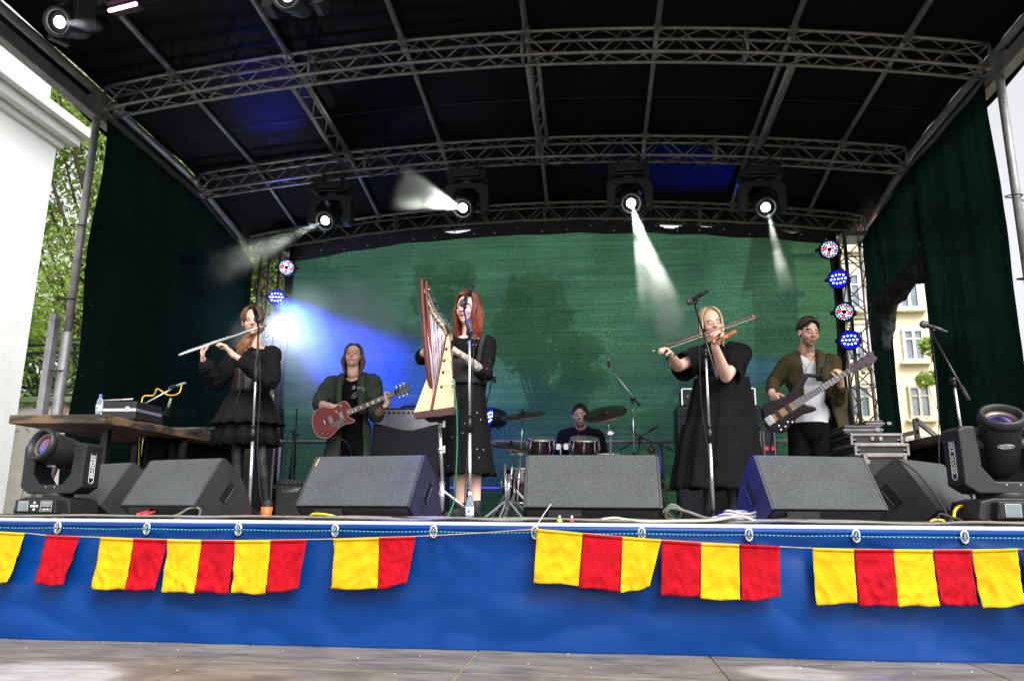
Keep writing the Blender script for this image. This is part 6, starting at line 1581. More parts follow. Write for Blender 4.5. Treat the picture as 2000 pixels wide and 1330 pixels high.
# tiered skirt
z0, z1, z2, z3 = J(487, 762).z, J(487, 822).z, J(487, 838).z, J(487, 868).z
tiers = skirt_rows([(cw_+V((0, 0, z0)), .15, .11, .02), (cw_+V((0, 0, lerp((0, 0, z0), (0, 0, z1), .5).z)), .205, .16, .05), (cw_+V((0, 0, z1+.012)), .245, .20, .07), (cw_+V((0, 0, z1-.03)), .285, .23, .11)], 15, 1)
q = MB(); q.grid(tiers, True); q.build('skirt_tier', blk2, t, solid=.003)
tiers = skirt_rows([(cw_+V((.005, 0, z1+.03)), .20, .16, .03), (cw_+V((.0, 0, z2-.01)), .235, .19, .07), (cw_+V((0, 0, z3-.01)), .255, .21, .13)], 13, 5)
q = MB(); q.grid(tiers, True); q.build('skirt_tier', blk2, t, solid=.003)
feet(t, an, toe)
# flute
f0, f1 = J(349, 694, -.34), J(520, 635, -.13); fd = (f1-f0).normalized()
t = thing('flute', 'silver flute held out to the left by the woman in the corset', 'flute', f0)
q = MB(); q.tube([f0, f0+fd*.02, f0+fd*.021, f1-fd*.2, f1-fd*.199, f1], [.0098, .0098, .0092, .0092, .0105, .0095], 14); q.build('tube', M['chrome'], t)
q = MB(); q.sph(f1-fd*.055+V((0, -.004, .008)), (.016, .012, .005), nu=10, nv=6); q.build('lip_plate', M['chrome'], t)
for k in range(11):
    c = f0+fd*(.075+.030*k)+V((0, -.004, .0115)); q = MB(); q.cyl(c, c+V((0, -.001, .004)), .0085, n=12); q.cyl(c+V((0, 0, -.004)), c+V((0, 0, .002)), .0055, n=8); q.build('key', M['chrome'], t)
q = MB(); q.cyl(f0+fd*.03+V((0, .004, .014)), f0+fd*.40+V((0, .004, .014)), .0025, n=6)
for k in range(6): q.cyl(f0+fd*(.03+.07*k)+V((0, .004, .006)), f0+fd*(.03+.07*k)+V((0, .004, .016)), .003, n=6)
q.build('rod', M['chrome'], t)

# ---------------------------------------------------------------- guitarist
Yp = 7.81
base = flo(690, Yp)
t = thing('person', 'long-haired man in an open dark green coat playing the red guitar', 'person', base, 'band members on the stage')
H = Head(J(690, 697, -.04), (.14, -1, .20), (-.02, 0, 1), 1.13)
neck = J(692, 734, .02); shL, shR = J(646, 752, .02), J(731, 748, .02); hip = J(684, 850, .03)
elL, wrL = J(621, 789, -.06), J(650, 794, -.25); elR, wrR = J(735, 811, -.06), J(754, 790, -.30)
kn = [J(668, 925, -.02), J(705, 925, -.02)]; an = [flo(662, Yp)+V((0, 0, .08)), flo(712, Yp)+V((0, 0, .08))]; toe = [a+V((s_*.06, -.18, -.05)) for a, s_ in zip(an, (-1, 1))]
q = MB(); head_prims(q, H, True, .006); torso_prims(q, hip, neck, shL, shR, (.08, -1, 0), 1.12); q.cap(neck-V((0, 0, .06)), H.P(0, -.02, -.08), .064, .060)
arm_prims(q, shL, elL, wrL, 1.08); arm_prims(q, shR, elR, wrR, 1.05)
hand_prims(q, wrL, J(668, 803, -.30)-wrL, (.3, 1, -.5), 1, (.5, .55, .6, .6), .05, 1.08)
hand_prims(q, wrR, J(764, 772, -.30)-wrR, (-.45, .2, .6), 1, (.9, .95, 1., 1.05), .07, 1.05)
for s_ in (0, 1): leg_prims(q, hip+V((-.095+.19*s_, 0, -.04)), kn[s_], an[s_], toe[s_], 1.08)
me = remeshed(q, .0052, 3); sk = (.70, .43, .33)
finish_mesh(me, 'body', skin_m, t, paint=face_paint(H, sk, (.38, .13, .13), (.15, .09, .06), stubble=(.50, .29, .21), closed=False))
q = MB(); hair_locks(q, H, 210, .21, (.075, .040, .024), (.17, .095, .055), 5, (68, 180), rad=.006, wave=.014, cling=.09, out=1.05, lv=(.5, 1.05)); q.build('hair', hair_m, t)
q = MB(); torso_prims(q, hip, neck-V((0, 0, .03)), shL, shR, (.08, -1, 0), 1.12, .014); q.cap(shL, lerp(shL, elL, .4), .068, .06); q.cap(shR, lerp(shR, elR, .4), .068, .06)
garment('t_shirt', q, fab('black_tee', (.006, .006, .008)), t, .010, .006, 4, cut=lambda c, n: c.z > J(692, 744).z and abs(c.x-neck.x) < .06 and c.y < Yp-.03)
q = MB(); q.cap(hip, hip-V((0, 0, .08)), .155, .15)
for s_ in (0, 1):
    h_ = hip+V((-.09+.18*s_, 0, -.05)); q.cap(h_, kn[s_], .10, .078); q.cap(kn[s_], an[s_]+V((0, 0, .02)), .078, .062)
garment('trousers', q, blk, t, .012, .008, 9)
coatm = fab('grey_green_coat', (.040, .052, .040), .9, .5, 80); q = MB(); torso_prims(q, hip, neck-V((0, 0, .035)), shL, shR, (.08, -1, 0), 1.15, .035)
for sh, el, wr in ((shL, elL, wrL), (shR, elR, wrR)): q.cap(sh, lerp(sh, el, .5), .088, .078); q.cap(lerp(sh, el, .45), el, .078, .070); q.cap(el, lerp(el, wr, .12), .070, .064)
hz = J(690, 905).z
q.cap(hip+V((0, .02, .05)), V((hip.x, hip.y+.03, hz-.1)), .19, .22); q.cap(hip+V((-.06, .02, .0)), V((hip.x-.10, hip.y+.0, hz-.1)), .17, .18); q.cap(hip+V((.06, .02, .0)), V((hip.x+.07, hip.y+.0, hz-.1)), .15, .155)
ccx = lambda z: neck.x+.005+(hip.x+.055-neck.x)*max(0, min(1.2, (neck.z-z)/(neck.z-hip.z)))
garment('open_coat', q, coatm, t, .011, .018, 6, fx=9, fz=4, cut=lambda c, n: (c.y < Yp-.02 and abs(c.x-ccx(c.z)) < .085+.02*min(1, max(0, (neck.z-c.z)/.4))) or c.z < hz-.22 or (c.z > neck.z-.035 and (c-neck).length < .10 and c.y < Yp+.05), solid=.006)
# collar lapels
for s_ in (-1, 1):
    q = MB(); rows = []
    for i in range(9):
        v = i/8; z = neck.z-.035-.40*v; xx = ccx(z)+s_*(.090+.01*v); y = Yp-.115-.045*sin(v*2.4)
        rows.append([V((xx-s_*.012, y-.015, z)), V((xx+s_*(.030+.012*sin(v*5)), y-.018, z+.01)), V((xx+s_*.066, y+.02, z+.02))])
    q.grid(rows); q.build('lapel', coatm, t, solid=.008)
# print on the shirt
pm = mat('grey_print', (.34, .34, .36), .8)
cz = J(697, 757, -.2); zz = V((cz.x, Yp-.165, cz.z))
text_mesh('R', .062, pm, t, frame(zz+V((-.045, -.0, .004))-ORG, (-1, 0, .15), (.1, 0, 1)), .0015, 'shirt_print')
text_mesh('YO', .062, pm, t, frame(zz+V((.028, -.002, -.012))-ORG, (1, 0, -.2), (.1, 0, 1)), .0015, 'shirt_print')
q = MB(); c_ = zz+V((.0, -.002, -.10))
for k in range(7):
    a = pi*k/6; q.cyl(c_+V((.018*cos(a), 0, .018*sin(a))), c_+V((.055*cos(a), 0, .055*sin(a))), .0028, n=5)
q.tube([c_+V((.06*cos(a), 0, .06*sin(a))) for a in [pi*k/14 for k in range(15)]], .0025, 5); q.build('shirt_print', pm, t)
feet(t, an, toe)
q = MB(); q.tube([wrR-unit(wrR-elR)*.03+V((.034*cos(a), .02*sin(a), .03*sin(a))) for a in [2*pi*k/14 for k in range(14)]], .009, 6, closed=True); q.build('wrist_band', M['rubber'], t)

def fret_neck(t, n0, n1, w0, w1, nrm, v, nf, mneck, inlay=None, strings=6, s_end=None):
    u = (n1-n0).normalized(); L = (n1-n0).length
    q = MB(); q.add([n0-v*w0/2-nrm*.012, n0+v*w0/2-nrm*.012, n1+v*w1/2-nrm*.010, n1-v*w1/2-nrm*.010, n0-v*w0/2+nrm*.008, n0+v*w0/2+nrm*.008, n1+v*w1/2+nrm*.008, n1-v*w1/2+nrm*.008],
                    [(0, 3, 2, 1), (4, 5, 6, 7), (0, 1, 5, 4), (1, 2, 6, 5), (2, 3, 7, 6), (3, 0, 4, 7)]); nk = q.build('neck', mneck, t, bevel=.003)
    q = MB()
    for k in range(nf):
        x = L*(1-2**(-(k+1)/12.0))/(1-2**(-nf/12.0))*.985; p = n1-u*x; w = (w1+(w0-w1)*x/L)/2; q.bar(p-v*w+nrm*.009, p+v*w+nrm*.009, .002, .002)
    q.build('fret', M['chrome'], nk)
    if inlay:
        q = MB()
        for k in (3, 5, 7, 9, 12, 15, 17, 19):
            xa = L*(1-2**(-(k-1)/12.0))/(1-2**(-nf/12.0))*.985; xb = L*(1-2**(-k/12.0))/(1-2**(-nf/12.0))*.985; p = n1-u*(xa+xb)/2; wd = (xb-xa)*.62
            if xb <= L: q.prism([(-wd/2, -.013), (wd/2, -.016), (wd/2, .016), (-wd/2, .013)], p+nrm*.0085, u, v, nrm, .002)
        q.build('inlay', inlay, nk)
    q = MB()
    for k in range(strings):
        o = (k-(strings-1)/2)/(strings-1); q.cyl((s_end or n0)+v*o*w0*.85+nrm*.017, n1+v*o*w1*.8+nrm*.012, .0008, n=4)
    q.build('string', M['chrome'], t)
    return nk
g0, g1 = J(652, 819, -.27), J(800, 757, -.34)
t = thing('electric_guitar', 'cherry red single-cut electric guitar held by the long-haired man', 'guitar', g0)
u = (g1-g0).normalized(); nrm = unit(V((.02, -1, .06))-u*V((.02, -1, .18)).dot(u)); v = nrm.cross(u)
if v.z < 0: v = -v
LP = [(-.225, 0), (-.218, .06), (-.195, .11), (-.15, .150), (-.10, .165), (-.05, .155), (-.01, .128), (.03, .108), (.07, .108), (.11, .125), (.15, .135), (.185, .120), (.205, .085), (.21, .04), (.212, .028), (.17, .026), (.165, -.03), (.17, -.05), (.19, -.075), (.215, -.098), (.205, -.112), (.17, -.115), (.12, -.100), (.08, -.100), (.04, -.108), (0, -.128), (-.05, -.155), (-.10, -.165), (-.15, -.152), (-.195, -.112), (-.218, -.06)]
LPs = [(a*.98, b*.98) for a, b in LP]
q = MB(); q.prism(LPs, g0, u, v, nrm, .046, True); q.build('guitar_body', M['red'], t, bevel=.006)
q = MB(); q.tube([g0+u*a*.975+v*b*.975+nrm*.0235 for a, b in LP], .0035, 5, closed=True); q.build('binding', mat('cream_binding', (.5, .32, .25), .5), t)
q = MB(); q.prism([(.13, -.035), (.02, -.03), (-.03, -.05), (-.03, -.07), (.03, -.105), (.14, -.06)], g0, u, v, nrm, .004); q.v = [p+nrm*.028 for p in q.v]; q.build('pickguard', mat('pickguard_dark', (.03, .02, .02), .15, coat=1), t)
for a in (.095, -.02):
    q = MB(); q.prism([(-.02, -.036), (.02, -.036), (.02, .036), (-.02, .036)], g0+u*a+nrm*.028, u, v, nrm, .012); q.build('pickup', M['alu'], t, bevel=.003)
q = MB(); q.cyl(g0-u*.085+v*.045+nrm*.034, g0-u*.085-v*.045+nrm*.034, .006, n=8); q.build('bridge', M['chrome'], t)
for a, b in ((-.10, -.085), (-.145, -.055), (-.09, -.125), (-.14, -.105)):
    q = MB(); q.lathe([(.013, .024), (.012, .036), (.008, .040), (.001, .041)], g0+u*a+v*b, nrm, 12); q.build('knob', mat('clear_knob', (.12, .12, .12), .2), t)
q = MB(); q.cyl(g0+u*.12+v*.095+nrm*.022, g0+u*.12+v*.095+nrm*.030, .016, n=14); q.build('selector', M['galv'], t)
n0 = g0+u*.125+nrm*.012; n1 = g0+u*.675+nrm*.012
fret_neck(t, n0, n1, .056, .043, nrm, v, 22, mat('rosewood_neck', (.09, .035, .022), .4), mat('pearl_inlay', (.62, .58, .42), .3), 6, g0-u*.085+nrm*.018)
q = MB(); q.prism([(0, -.022), (.02, -.035), (.15, -.045), (.165, -.02), (.155, 0), (.165, .02), (.15, .045), (.02, .035), (0, .022)], n1, u, v, nrm, .016); q.build('headstock', mat('black_lacquer', (.01, .01, .012), .12, coat=1), t, bevel=.002)
for a in (.035, .075, .115):
    for s_ in (-1, 1):
        q = MB(); q.cyl(n1+u*a+v*s_*.028+nrm*.004, n1+u*a+v*s_*.028+nrm*.018, .005, n=8); q.cap(n1+u*a+v*s_*.040, n1+u*a+v*s_*.062, .004, .009, 8); q.build('tuner', M['chrome'], t)
tube_solo('guitar_lead', [g0-u*.1-v*.165, J(664, 856, -.3), J(678, 866, -.28), J(686, 885, -.2), J(690, 925, -.1), flo(700, Yp-.1, .02)], .006, mat('blue_cable', (.01, .02, .06), .5), 'dark cable hanging from the red guitar down to the floor', 'cable')

# ---------------------------------------------------------------- harp player
Yp = 5.52
base = flo(915, Yp)
t = thing('person', 'red-haired woman in a dotted black dress singing and playing the harp', 'person', base, 'band members on the stage')
H = Head(J(913, 603, -.02), (-.42, -1, -.10), (.05, 0, 1), .99)
neck = J(915, 650, .02); shL, shR = J(876, 676, .02), J(951, 672, .05); hip = J(905, 770, .03)
elL, wrL = J(822, 699, -.02), J(846, 668, -.16); elR, wrR = J(946, 728, -.05), J(890, 686, -.24)
kn = [J(899, 905, -.04), J(925, 905, .02)]; an = [flo(899, Yp)+V((0, 0, .08)), flo(929, Yp)+V((0, 0, .08))]; toe = [a+V((-.06, -.16, -.05)) for a in an]
q = MB(); head_prims(q, H, False, .008); torso_prims(q, hip, neck, shL, shR, (-.3, -1, 0), .92); q.cap(neck-V((0, 0, .05)), H.P(0, -.02, -.08), .050, .046)
arm_prims(q, shL, elL, wrL, .86); arm_prims(q, shR, elR, wrR, .92)
hand_prims(q, wrL, J(856, 652, -.20)-wrL, (.6, .5, -.1), 1, (.5, .55, .5, .45), .09, .92)
hand_prims(q, wrR, J(866, 666, -.25)-wrR, (-.3, .3, -.8), -1, (.42, .5, .5, .35), .10, .95)
for s_ in (0, 1): leg_prims(q, hip+V((-.085+.17*s_, 0, -.04)), kn[s_], an[s_], toe[s_], .97)
me = remeshed(q, .0046, 3); sk = (.78, .50, .40)
fa = face_paint(H, sk, (.42, .12, .12), (.20, .07, .03), closed=True)
def tattoo(p):
    c = fa(p); t_ = (p-wrR).dot(unit(elR-wrR))/((elR-wrR).length)
    if .08 < t_ < .95 and ((p-wrR)-unit(elR-wrR)*(p-wrR).dot(unit(elR-wrR))).length < .06:
        a = noise.noise(p*34); b = noise.noise(p*30+V((9, 3, 1)))
        if a > .02: c = lerp(c, (.06, .20, .20), .7)
        elif b > .18: c = lerp(c, (.35, .08, .05), .65)
        elif b < -.28: c = lerp(c, (.10, .12, .05), .6)
    return c
finish_mesh(me, 'body', skin_m, t, paint=tattoo)
q = MB(); hair_locks(q, H, 340, .235, (.085, .008, .004), (.30, .036, .007), 8, (58, 180), bangs=(.16, R(54)), rad=.006, wave=.010, cling=.05, out=1.08, lv=(.55, 1.12)); q.build('hair', hair_m, t)
# dress
def dots_mat():
    m = mat('dotted_black_cloth', (.005, .005, .006), .85, 0, .2, 9, .6, 60, spec=.12); T = m.node_tree; N = T.nodes; L = T.links; b = N['Principled BSDF']
    src = b.inputs['Base Color'].links[0].from_socket
    tc = N.new('ShaderNodeTexCoord'); vo = N.new('ShaderNodeTexVoronoi'); vo.inputs['Scale'].default_value = 19; vo.inputs['Randomness'].default_value = .8
    lt = N.new('ShaderNodeMath'); lt.operation = 'LESS_THAN'; lt.inputs[1].default_value = .085
    mx = N.new('ShaderNodeMixRGB'); mx.inputs[2].default_value = (.42, .40, .36, 1)
    L.new(tc.outputs['Object'], vo.inputs[0]); L.new(vo.outputs['Distance'], lt.inputs[0]); L.new(lt.outputs[0], mx.inputs[0]); L.new(src, mx.inputs[1]); L.new(mx.outputs[0], b.inputs['Base Color']); return m
dm_ = dots_mat()
q = MB(); torso_prims(q, hip+V((0, 0, .03)), neck-V((0, 0, .03)), shL, shR, (-.3, -1, 0), .94, .018)
for sh, el, wr, e_ in ((shL, elL, wrL, .10), (shR, elR, wrR, .06)):
    q.cap(sh, lerp(sh, el, .5), .066, .068); q.cap(lerp(sh, el, .4), lerp(sh, el, .93), .068, .058)
    if e_ < .08: q.cap(el, lerp(el, wr, .04), .064, .056)
garment('dress_top', q, dm_, t, .009, .015, 12, fx=13, fz=8, cut=lambda c, n: (c.z > J(915, 664).z and (c-neck).length < .11))
cw_ = V((J(906, 740).x, Yp+.02, 0)); zz_ = [J(906, y).z for y in (748, 775, 840, 900, 928)]
rows = skirt_rows([(cw_+V((0, 0, zz_[0])), .142, .105, .02), (cw_+V((.0, 0, zz_[1])), .155, .135, .03), (cw_+V((.01, 0, zz_[2])), .168, .165, .05), (cw_+V((.02, 0, zz_[3])), .185, .185, .08), (cw_+V((.03, 0, zz_[4])), .20, .20, .10)], 9, 3)
rows2 = []
for a, b in zip(rows[:-1], rows[1:]):
    for k in range(5): rows2.append([lerp(p, r_, k/5) for p, r_ in zip(a, b)])
rows2.append(rows[-1])
q = MB(); q.grid(rows2, True); q.build('dress_skirt', dm_, t, solid=.003)
belt = fab('grey_elastic_belt', (.035, .035, .037), .8, .6, 90)
zb0, zb1 = J(906, 752).z, J(906, 706).z
rows = skirt_rows([(cw_+V((0, 0, zb0+(zb1-zb0)*k/5)), .150+.012*abs(k-2.2)/2.5, .118+.012*abs(k-2.2)/2.5, .008) for k in range(6)], 18, 4)
q = MB(); q.grid(rows, True); q.build('wide_belt', belt, t, solid=.005)
q = MB(); q.tube(curve_pts([J(944, 655, -.03), J(938, 680, -.10), J(934, 706, -.10)], 6), .018, 6); q.build('strap', belt, t)
feet(t, an, toe)
# ---- harp
Yh2 = 5.14
K = lambda x, y, d=0: at(x, y, Yh2+d)
hm = mat('walnut_wood', (.085, .018, .012), .3, 0, .4, 5, .1, 30, coat=.12, spec=.3, stretch=(6, 6, .6)); pine = mat('spruce_board', (.78, .50, .24), .42, 0, .10, 5, .1, 40, coat=.3, stretch=(9, 9, .6))
t = thing('harp', 'small lever harp with a pale spruce soundboard and dark red-brown pillar', 'harp', K(848, 815))
pil = curve_pts([K(823, 548, -.03), K(824, 580, -.035), K(829, 650, -.05), K(836, 715, -.06), K(845, 775, -.05), K(848, 802, -.04)], 8)
q = MB(); q.tube(pil, [.016]+[.018]*8+[.019]*(len(pil)-9), 12); q.tube([p+V((.030, .012, 0)) for p in pil], [.010]+[.013]*(len(pil)-1), 8); q.sph(pil[0], (.016, .02, .022), nu=12, nv=8); q.build('pillar', hm, t)
nk = curve_pts([K(829, 566, 0), K(838, 590, .0), K(848, 614, .0), K(858, 628, .0), K(868, 640, .0), K(873, 652, .02)], 6)
q = MB(); q.tube(nk, [.022-.0*i for i in range(len(nk))], 8); q.tube([p+V((.012, -.012, .010)) for p in nk], .012, 6); q.cap(K(826, 560, .0), K(838, 568, .0), .020, .018); q.build('neck', mat('dark_walnut', (.035, .018, .012), .3, coat=.5), t)
# soundbox: trapezoid board with depth
b0, b1, b2, b3 = K(868, 650, .03), K(877, 650, .03), K(886, 795, -.10), K(809, 806, -.10)
dep = V((.004, .16, .03)); b0b, b1b, b2b, b3b = b0+dep*.5, b1+dep*.5+V((.006, 0, 0)), b2+dep+V((.0, 0, 0)), b3+dep+V((.06, 0, 0))
q = MB(); q.add([b0, b1, b2, b3], [(0, 1, 2, 3)]); n_ = (b1-b0).cross(b3-b0).normalized()
if n_.y > 0: n_ = -n_
q.v = [p+n_*.004 for p in q.v]; sb = q.build('soundboard', pine, t, solid=.006)
q = MB(); bb = [b0, b1, b2, b3, b0b, b1b, b2b, b3b]; ex = .008
q.add([b0+V((-ex, 0, .01)), b1+V((ex, 0, .01)), b2+V((ex, 0, -.015)), b3+V((-ex, 0, -.015)), b0b, b1b, b2b, b3b], [(0, 3, 2, 1), (4, 5, 6, 7), (0, 1, 5, 4), (1, 2, 6, 5), (2, 3, 7, 6), (3, 0, 4, 7)]); q.build('soundbox', mat('dark_red_box', (.05, .010, .010), .25, coat=.5), t, bevel=.006)
q = MB(); q.add([b3+V((-.010, -.004, .012)), b2+V((.016, -.004, .012)), b2+V((.016, -.004, -.055)), b3+V((.006, -.004, -.045)), b3b+V((0, 0, .0)), b2b, b2b+V((0, 0, -.05)), b3b+V((0, 0, -.05))], [(0, 1, 2, 3), (4, 7, 6, 5), (0, 4, 5, 1), (1, 5, 6, 2), (2, 6, 7, 3), (3, 7, 4, 0)])
q.build('base_block', MATS['dark_red_box'], t, bevel=.008)
s0_, s1_ = lerp(b0, b1, .45), lerp(b3, b2, .45)
q = MB(); q.bar(s0_+n_*.010, s1_+n_*.010, .020, .008, n_); q.build('string_rib', hm, t)
sc_ = {0: mat('red_string', (.7, .05, .08), .3), 1: mat('blue_string', (.08, .10, .6), .3), 2: mat('clear_string', (.72, .74, .80), .25)}
qs = {0: MB(), 1: MB(), 2: MB()}
for k in range(26):
    f = k/25; top = nk[min(len(nk)-1, int(f*(len(nk)-1)))]; bot = lerp(s0_, s1_, .06+.80*(1-f)**.9); top = top+V((-.004, -.014, -.01))
    qs[0 if k % 7 == 0 else (1 if k % 7 == 4 else 2)].cyl(top, bot+n_*.015, .0016, n=5)
for k, qq in qs.items(): qq.build('string', sc_[k], t)
q = MB()
for k in range(24):
    p = nk[min(len(nk)-1, int(k/23*(len(nk)-1)))]; q.cyl(p+V((-.01, -.03, .01)), p+V((.04, .03, .026)), .0028, n=5)
q.build('tuning_pin', M['chrome'], t)
q = MB()
for k in range(22):
    p = nk[min(len(nk)-1, int(k/21*(len(nk)-1)))]; q.box(p+V((.0, -.028, -.004)), (.010, .008, .014))
q.build('lever', mat('brass', (.55, .40, .16), .3, .9), t)
for px, py in ((872, 683), (869, 708), (868, 733), (866, 764)):
    c = K(px, py, 0); dd = (b0-c).dot(n_); c = c+n_*dd+n_*.008; q = MB(); q.cyl(c, c+n_*.006, .010, n=14); o_ = q.build('pickup_disc', M['blackm'], t)
    q = MB(); q.tube(curve_pts([c+n_*.008, c+n_*.02+V((.015, 0, .01)), lerp(c, b2b, .15)+V((.035, -.02, .03)), lerp(b1, b2, .55)+V((.02, -.01, 0))], 5), .0018, 5); q.build('pickup_wire', M['rubber'], o_)
q = MB(); q.tube([K(842+3.2*j, 789+1.2*sin(j*2), -.085) for j in range(5)], .006, 6)
q.build('bead_string', mat('pearl_beads', (.7, .6, .6), .3), t)
# harp rest stand
t = thing('harp_stand', 'chrome tripod stand with a small platform under the harp', 'stand', flo(860, Yh2+.03))
q = MB(); q.box(K(849, 818, .03), (.11, .12, .035)); q.build('platform', M['rubber'], t, bevel=.01)
q = MB(); q.cyl(K(859, 826, .03), flo(862, Yh2+.03, .25), .012, n=10); q.cyl(flo(862, Yh2+.03, .25), flo(862, Yh2+.03, .06), .018, n=10); q.build('pole', M['chrome'], t)
for py in (828, 878):
    q = MB(); q.cyl(K(856, py, .03), K(867, py, .03), .015, n=8); q.box(K(867, py, .03), (.02, .02, .05)); q.build('clamp', M['chrome'], t, bevel=.003)
for a in (.4, 2.5, 4.4):
    c = flo(862, Yh2+.03); e = c+V((.26*cos(a), .26*sin(a), .012)); q = MB(); q.cyl(c+V((0, 0, .20)), e, .010, n=8); q.sph(e, .016, nu=8, nv=6); q.build('leg', M['chrome'], t)
tube_solo('green_cable', [K(886, 740, -.12), K(888, 765, -.14), K(892, 800, -.13), K(893, 860, -.1), K(891, 920, -.08), K(888, 975, -.05), flo(872, Yh2-.1, .01)], .0045, mat('green_rubber', (.015, .22, .07), .5), 'green cable hanging from the harp to the floor', 'cable')
q = MB(); q.cyl(K(886, 742, -.12), K(887, 756, -.125), .008, n=8); q.cyl(K(882, 744, -.12), K(883, 757, -.125), .007, n=8); q.solo('jack_plug', M['chrome'], 'pair of silver jack plugs at the side of the harp', 'plug')

# ---------------------------------------------------------------- violin player
Yp = 6.17
base = flo(1405, Yp)
t = thing('person', 'blonde woman in a long black smock dress playing the violin', 'person', base, 'band members on the stage')
H = Head(J(1389, 633, -.04), (.18, -1, -.16), (-.16, 0, 1), 1.02)
neck = J(1404, 672, .02); shL, shR = J(1362, 697, .02), J(1447, 690, .03); hip = J(1408, 800, .04)
elL, wrL = J(1324, 717, -.10), J(1308, 691, -.33); elR, wrR = J(1418, 737, -.20), J(1396, 676, -.42)
kn = [J(1385, 925, 0), J(1428, 925, 0)]; an = [flo(1385, Yp)+V((0, 0, .08)), flo(1432, Yp)+V((0, 0, .08))]; toe = [a+V((0, -.17, -.05)) for a in an]
q = MB(); head_prims(q, H, False); torso_prims(q, hip, neck, shL, shR, (-.05, -1, 0), 1.08, chestd=1.15); q.cap(neck-V((0, 0, .05)), H.P(0, -.02, -.08), .056, .052)
arm_prims(q, shL, elL, wrL, 1.12); arm_prims(q, shR, elR, wrR, 1.18)
hand_prims(q, wrL, J(1295, 679, -.40)-wrL, (-.2, .1, -1), 1, (.75, .8, .85, .9), .06, 1.0, .7)
hand_prims(q, wrR, J(1393, 652, -.46)-wrR, (.7, .3, .3), -1, (1.0, 1.05, 1.0, .9), .06, 1.0)
for s_ in (0, 1): leg_prims(q, hip+V((-.09+.18*s_, 0, -.04)), kn[s_], an[s_], toe[s_], 1.02)
me = remeshed(q, .0048, 3); sk = (.78, .49, .38); zt2 = J(1400, 900).z
finish_mesh(me, 'body', skin_m, t, paint=face_paint(H, sk, (.45, .14, .13), (.22, .13, .07), closed=True, lash=(.12, .06, .04), rest=lambda p: tight if p.z < zt2 else V(sk)))
q = MB(); hair_locks(q, H, 240, .18, (.40, .29, .16), (.80, .66, .44), 9, (60, 180), rad=.0062, wave=.005, cling=.02, out=1.07, lv=(.75, 1.08), lenfn=lambda a: .24 if a < 0 else .10); q.build('hair', hair_m, t)
q = MB(); torso_prims(q, hip, neck-V((0, 0, .035)), shL, shR, (-.05, -1, 0), 1.1, .028, chestd=1.15)
for sh, el in ((shL, elL), (shR, elR)):
    q.cap(sh, lerp(sh, el, .5), .080, .090); q.cap(lerp(sh, el, .3), lerp(sh, el, .66)+V((0, .03, -.03)), .085, .098)
garment('dress_top', q, blk2, t, .010, .016, 15, fx=9, fz=6, cut=lambda c, n: (c-elL).length < .115 or (c-elR).length < .115 or ((c-neck).length < .085 and c.z > neck.z-.03), solid=.004)
cw_ = V((J(1412, 750).x, Yp+.03, 0)); Zs = [J(1410, y).z for y in (738, 780, 826, 829, 880, 925, 955)]
R_ = [(.205, .155, .03), (.235, .18, .05), (.262, .20, .06), (.272, .21, .07), (.31, .23, .07), (.335, .25, .08), (.345, .26, .09)]
rows = skirt_rows([(cw_+V((-.012*i, 0, z)), rx, ry, am) for i, (z, (rx, ry, am)) in enumerate(zip(Zs, R_))], 11, 6)
rows2 = []
for a, b in zip(rows[:-1], rows[1:]):
    for k in range(5): rows2.append([lerp(p, r_, k/5) for p, r_ in zip(a, b)])
rows2.append(rows[-1])
q = MB(); q.grid(rows2, True); q.build('dress_skirt', blk2, t, solid=.003)
feet(t, an, toe)
q = MB(); q.tube([wrL-unit(wrL-elL)*.035+V((.032*cos(a), .03*sin(a), .015*cos(a)-.01)) for a in [2*pi*k/14 for k in range(14)]], .007, 6, closed=True); q.build('bracelet', M['rubber'], t)
# violin: chin end near the collar, scroll towards the viewer
v0, v1 = J(1421, 652, -.12), J(1392, 671, -.66)
t = thing('violin', 'orange-brown violin under the chin of the blonde woman', 'violin', v0)
u = (v1-v0).normalized(); nrm = unit(V((-.55, -.8, .55))-u*V((-.55, -.8, .55)).dot(u)); v = u.cross(nrm)
vm = mat('violin_varnish', (.42, .13, .018), .2, 0, .35, 14, coat=.8); eb = mat('ebony', (.012, .010, .010), .3)
VO = [(0, .0), (.01, .06), (.05, .098), (.10, .102), (.135, .082), (.15, .066), (.19, .056), (.215, .066), (.235, .078), (.27, .083), (.31, .072), (.345, .035), (.355, .0)]
VO = [(a, b*.88) for a, b in VO]
VO = VO+[(a, -b) for a, b in VO[-2:0:-1]]
q = MB(); q.prism(VO, v0, u, v, nrm, .034); q.build('violin_body', vm, t, bevel=.008)
q = MB(); q.add([v0+u*.22-v*.02+nrm*.026, v0+u*.22+v*.02+nrm*.026, v0+u*.48+v*.012+nrm*.03, v0+u*.48-v*.012+nrm*.03], [(0, 1, 2, 3)]); q.build('fingerboard', eb, t, solid=.008)
q = MB(); q.bar(v0+u*.345+nrm*.012, v0+u*.48+nrm*.018, .026, .022, nrm); q.build('neck', vm, t, bevel=.005)
q = MB(); q.bar(v0+u*.48+nrm*.018, v0+u*.555+nrm*.008, .022, .024, nrm); q.sph(v0+u*.565+nrm*.006, (.016, .016, .018), nu=12, nv=8)
q.build('scroll', vm, t, bevel=.004)
for k in range(4):
    q = MB(); s_ = 1 if k % 2 else -1; c = v0+u*(.495+.015*k)+nrm*.012; q.cyl(c-v*s_*.015, c+v*s_*.035, .004, n=8); q.cap(c+v*s_*.035, c+v*s_*.045, .008, .007, 8); q.build('peg', eb, t)
q = MB(); q.prism([(-.02, -.022), (-.008, .006), (.008, .006), (.02, -.022)], v0+u*.195+nrm*.045, v, nrm, u, .004); q.build('bridge', mat('maple', (.6, .42, .22), .5), t)
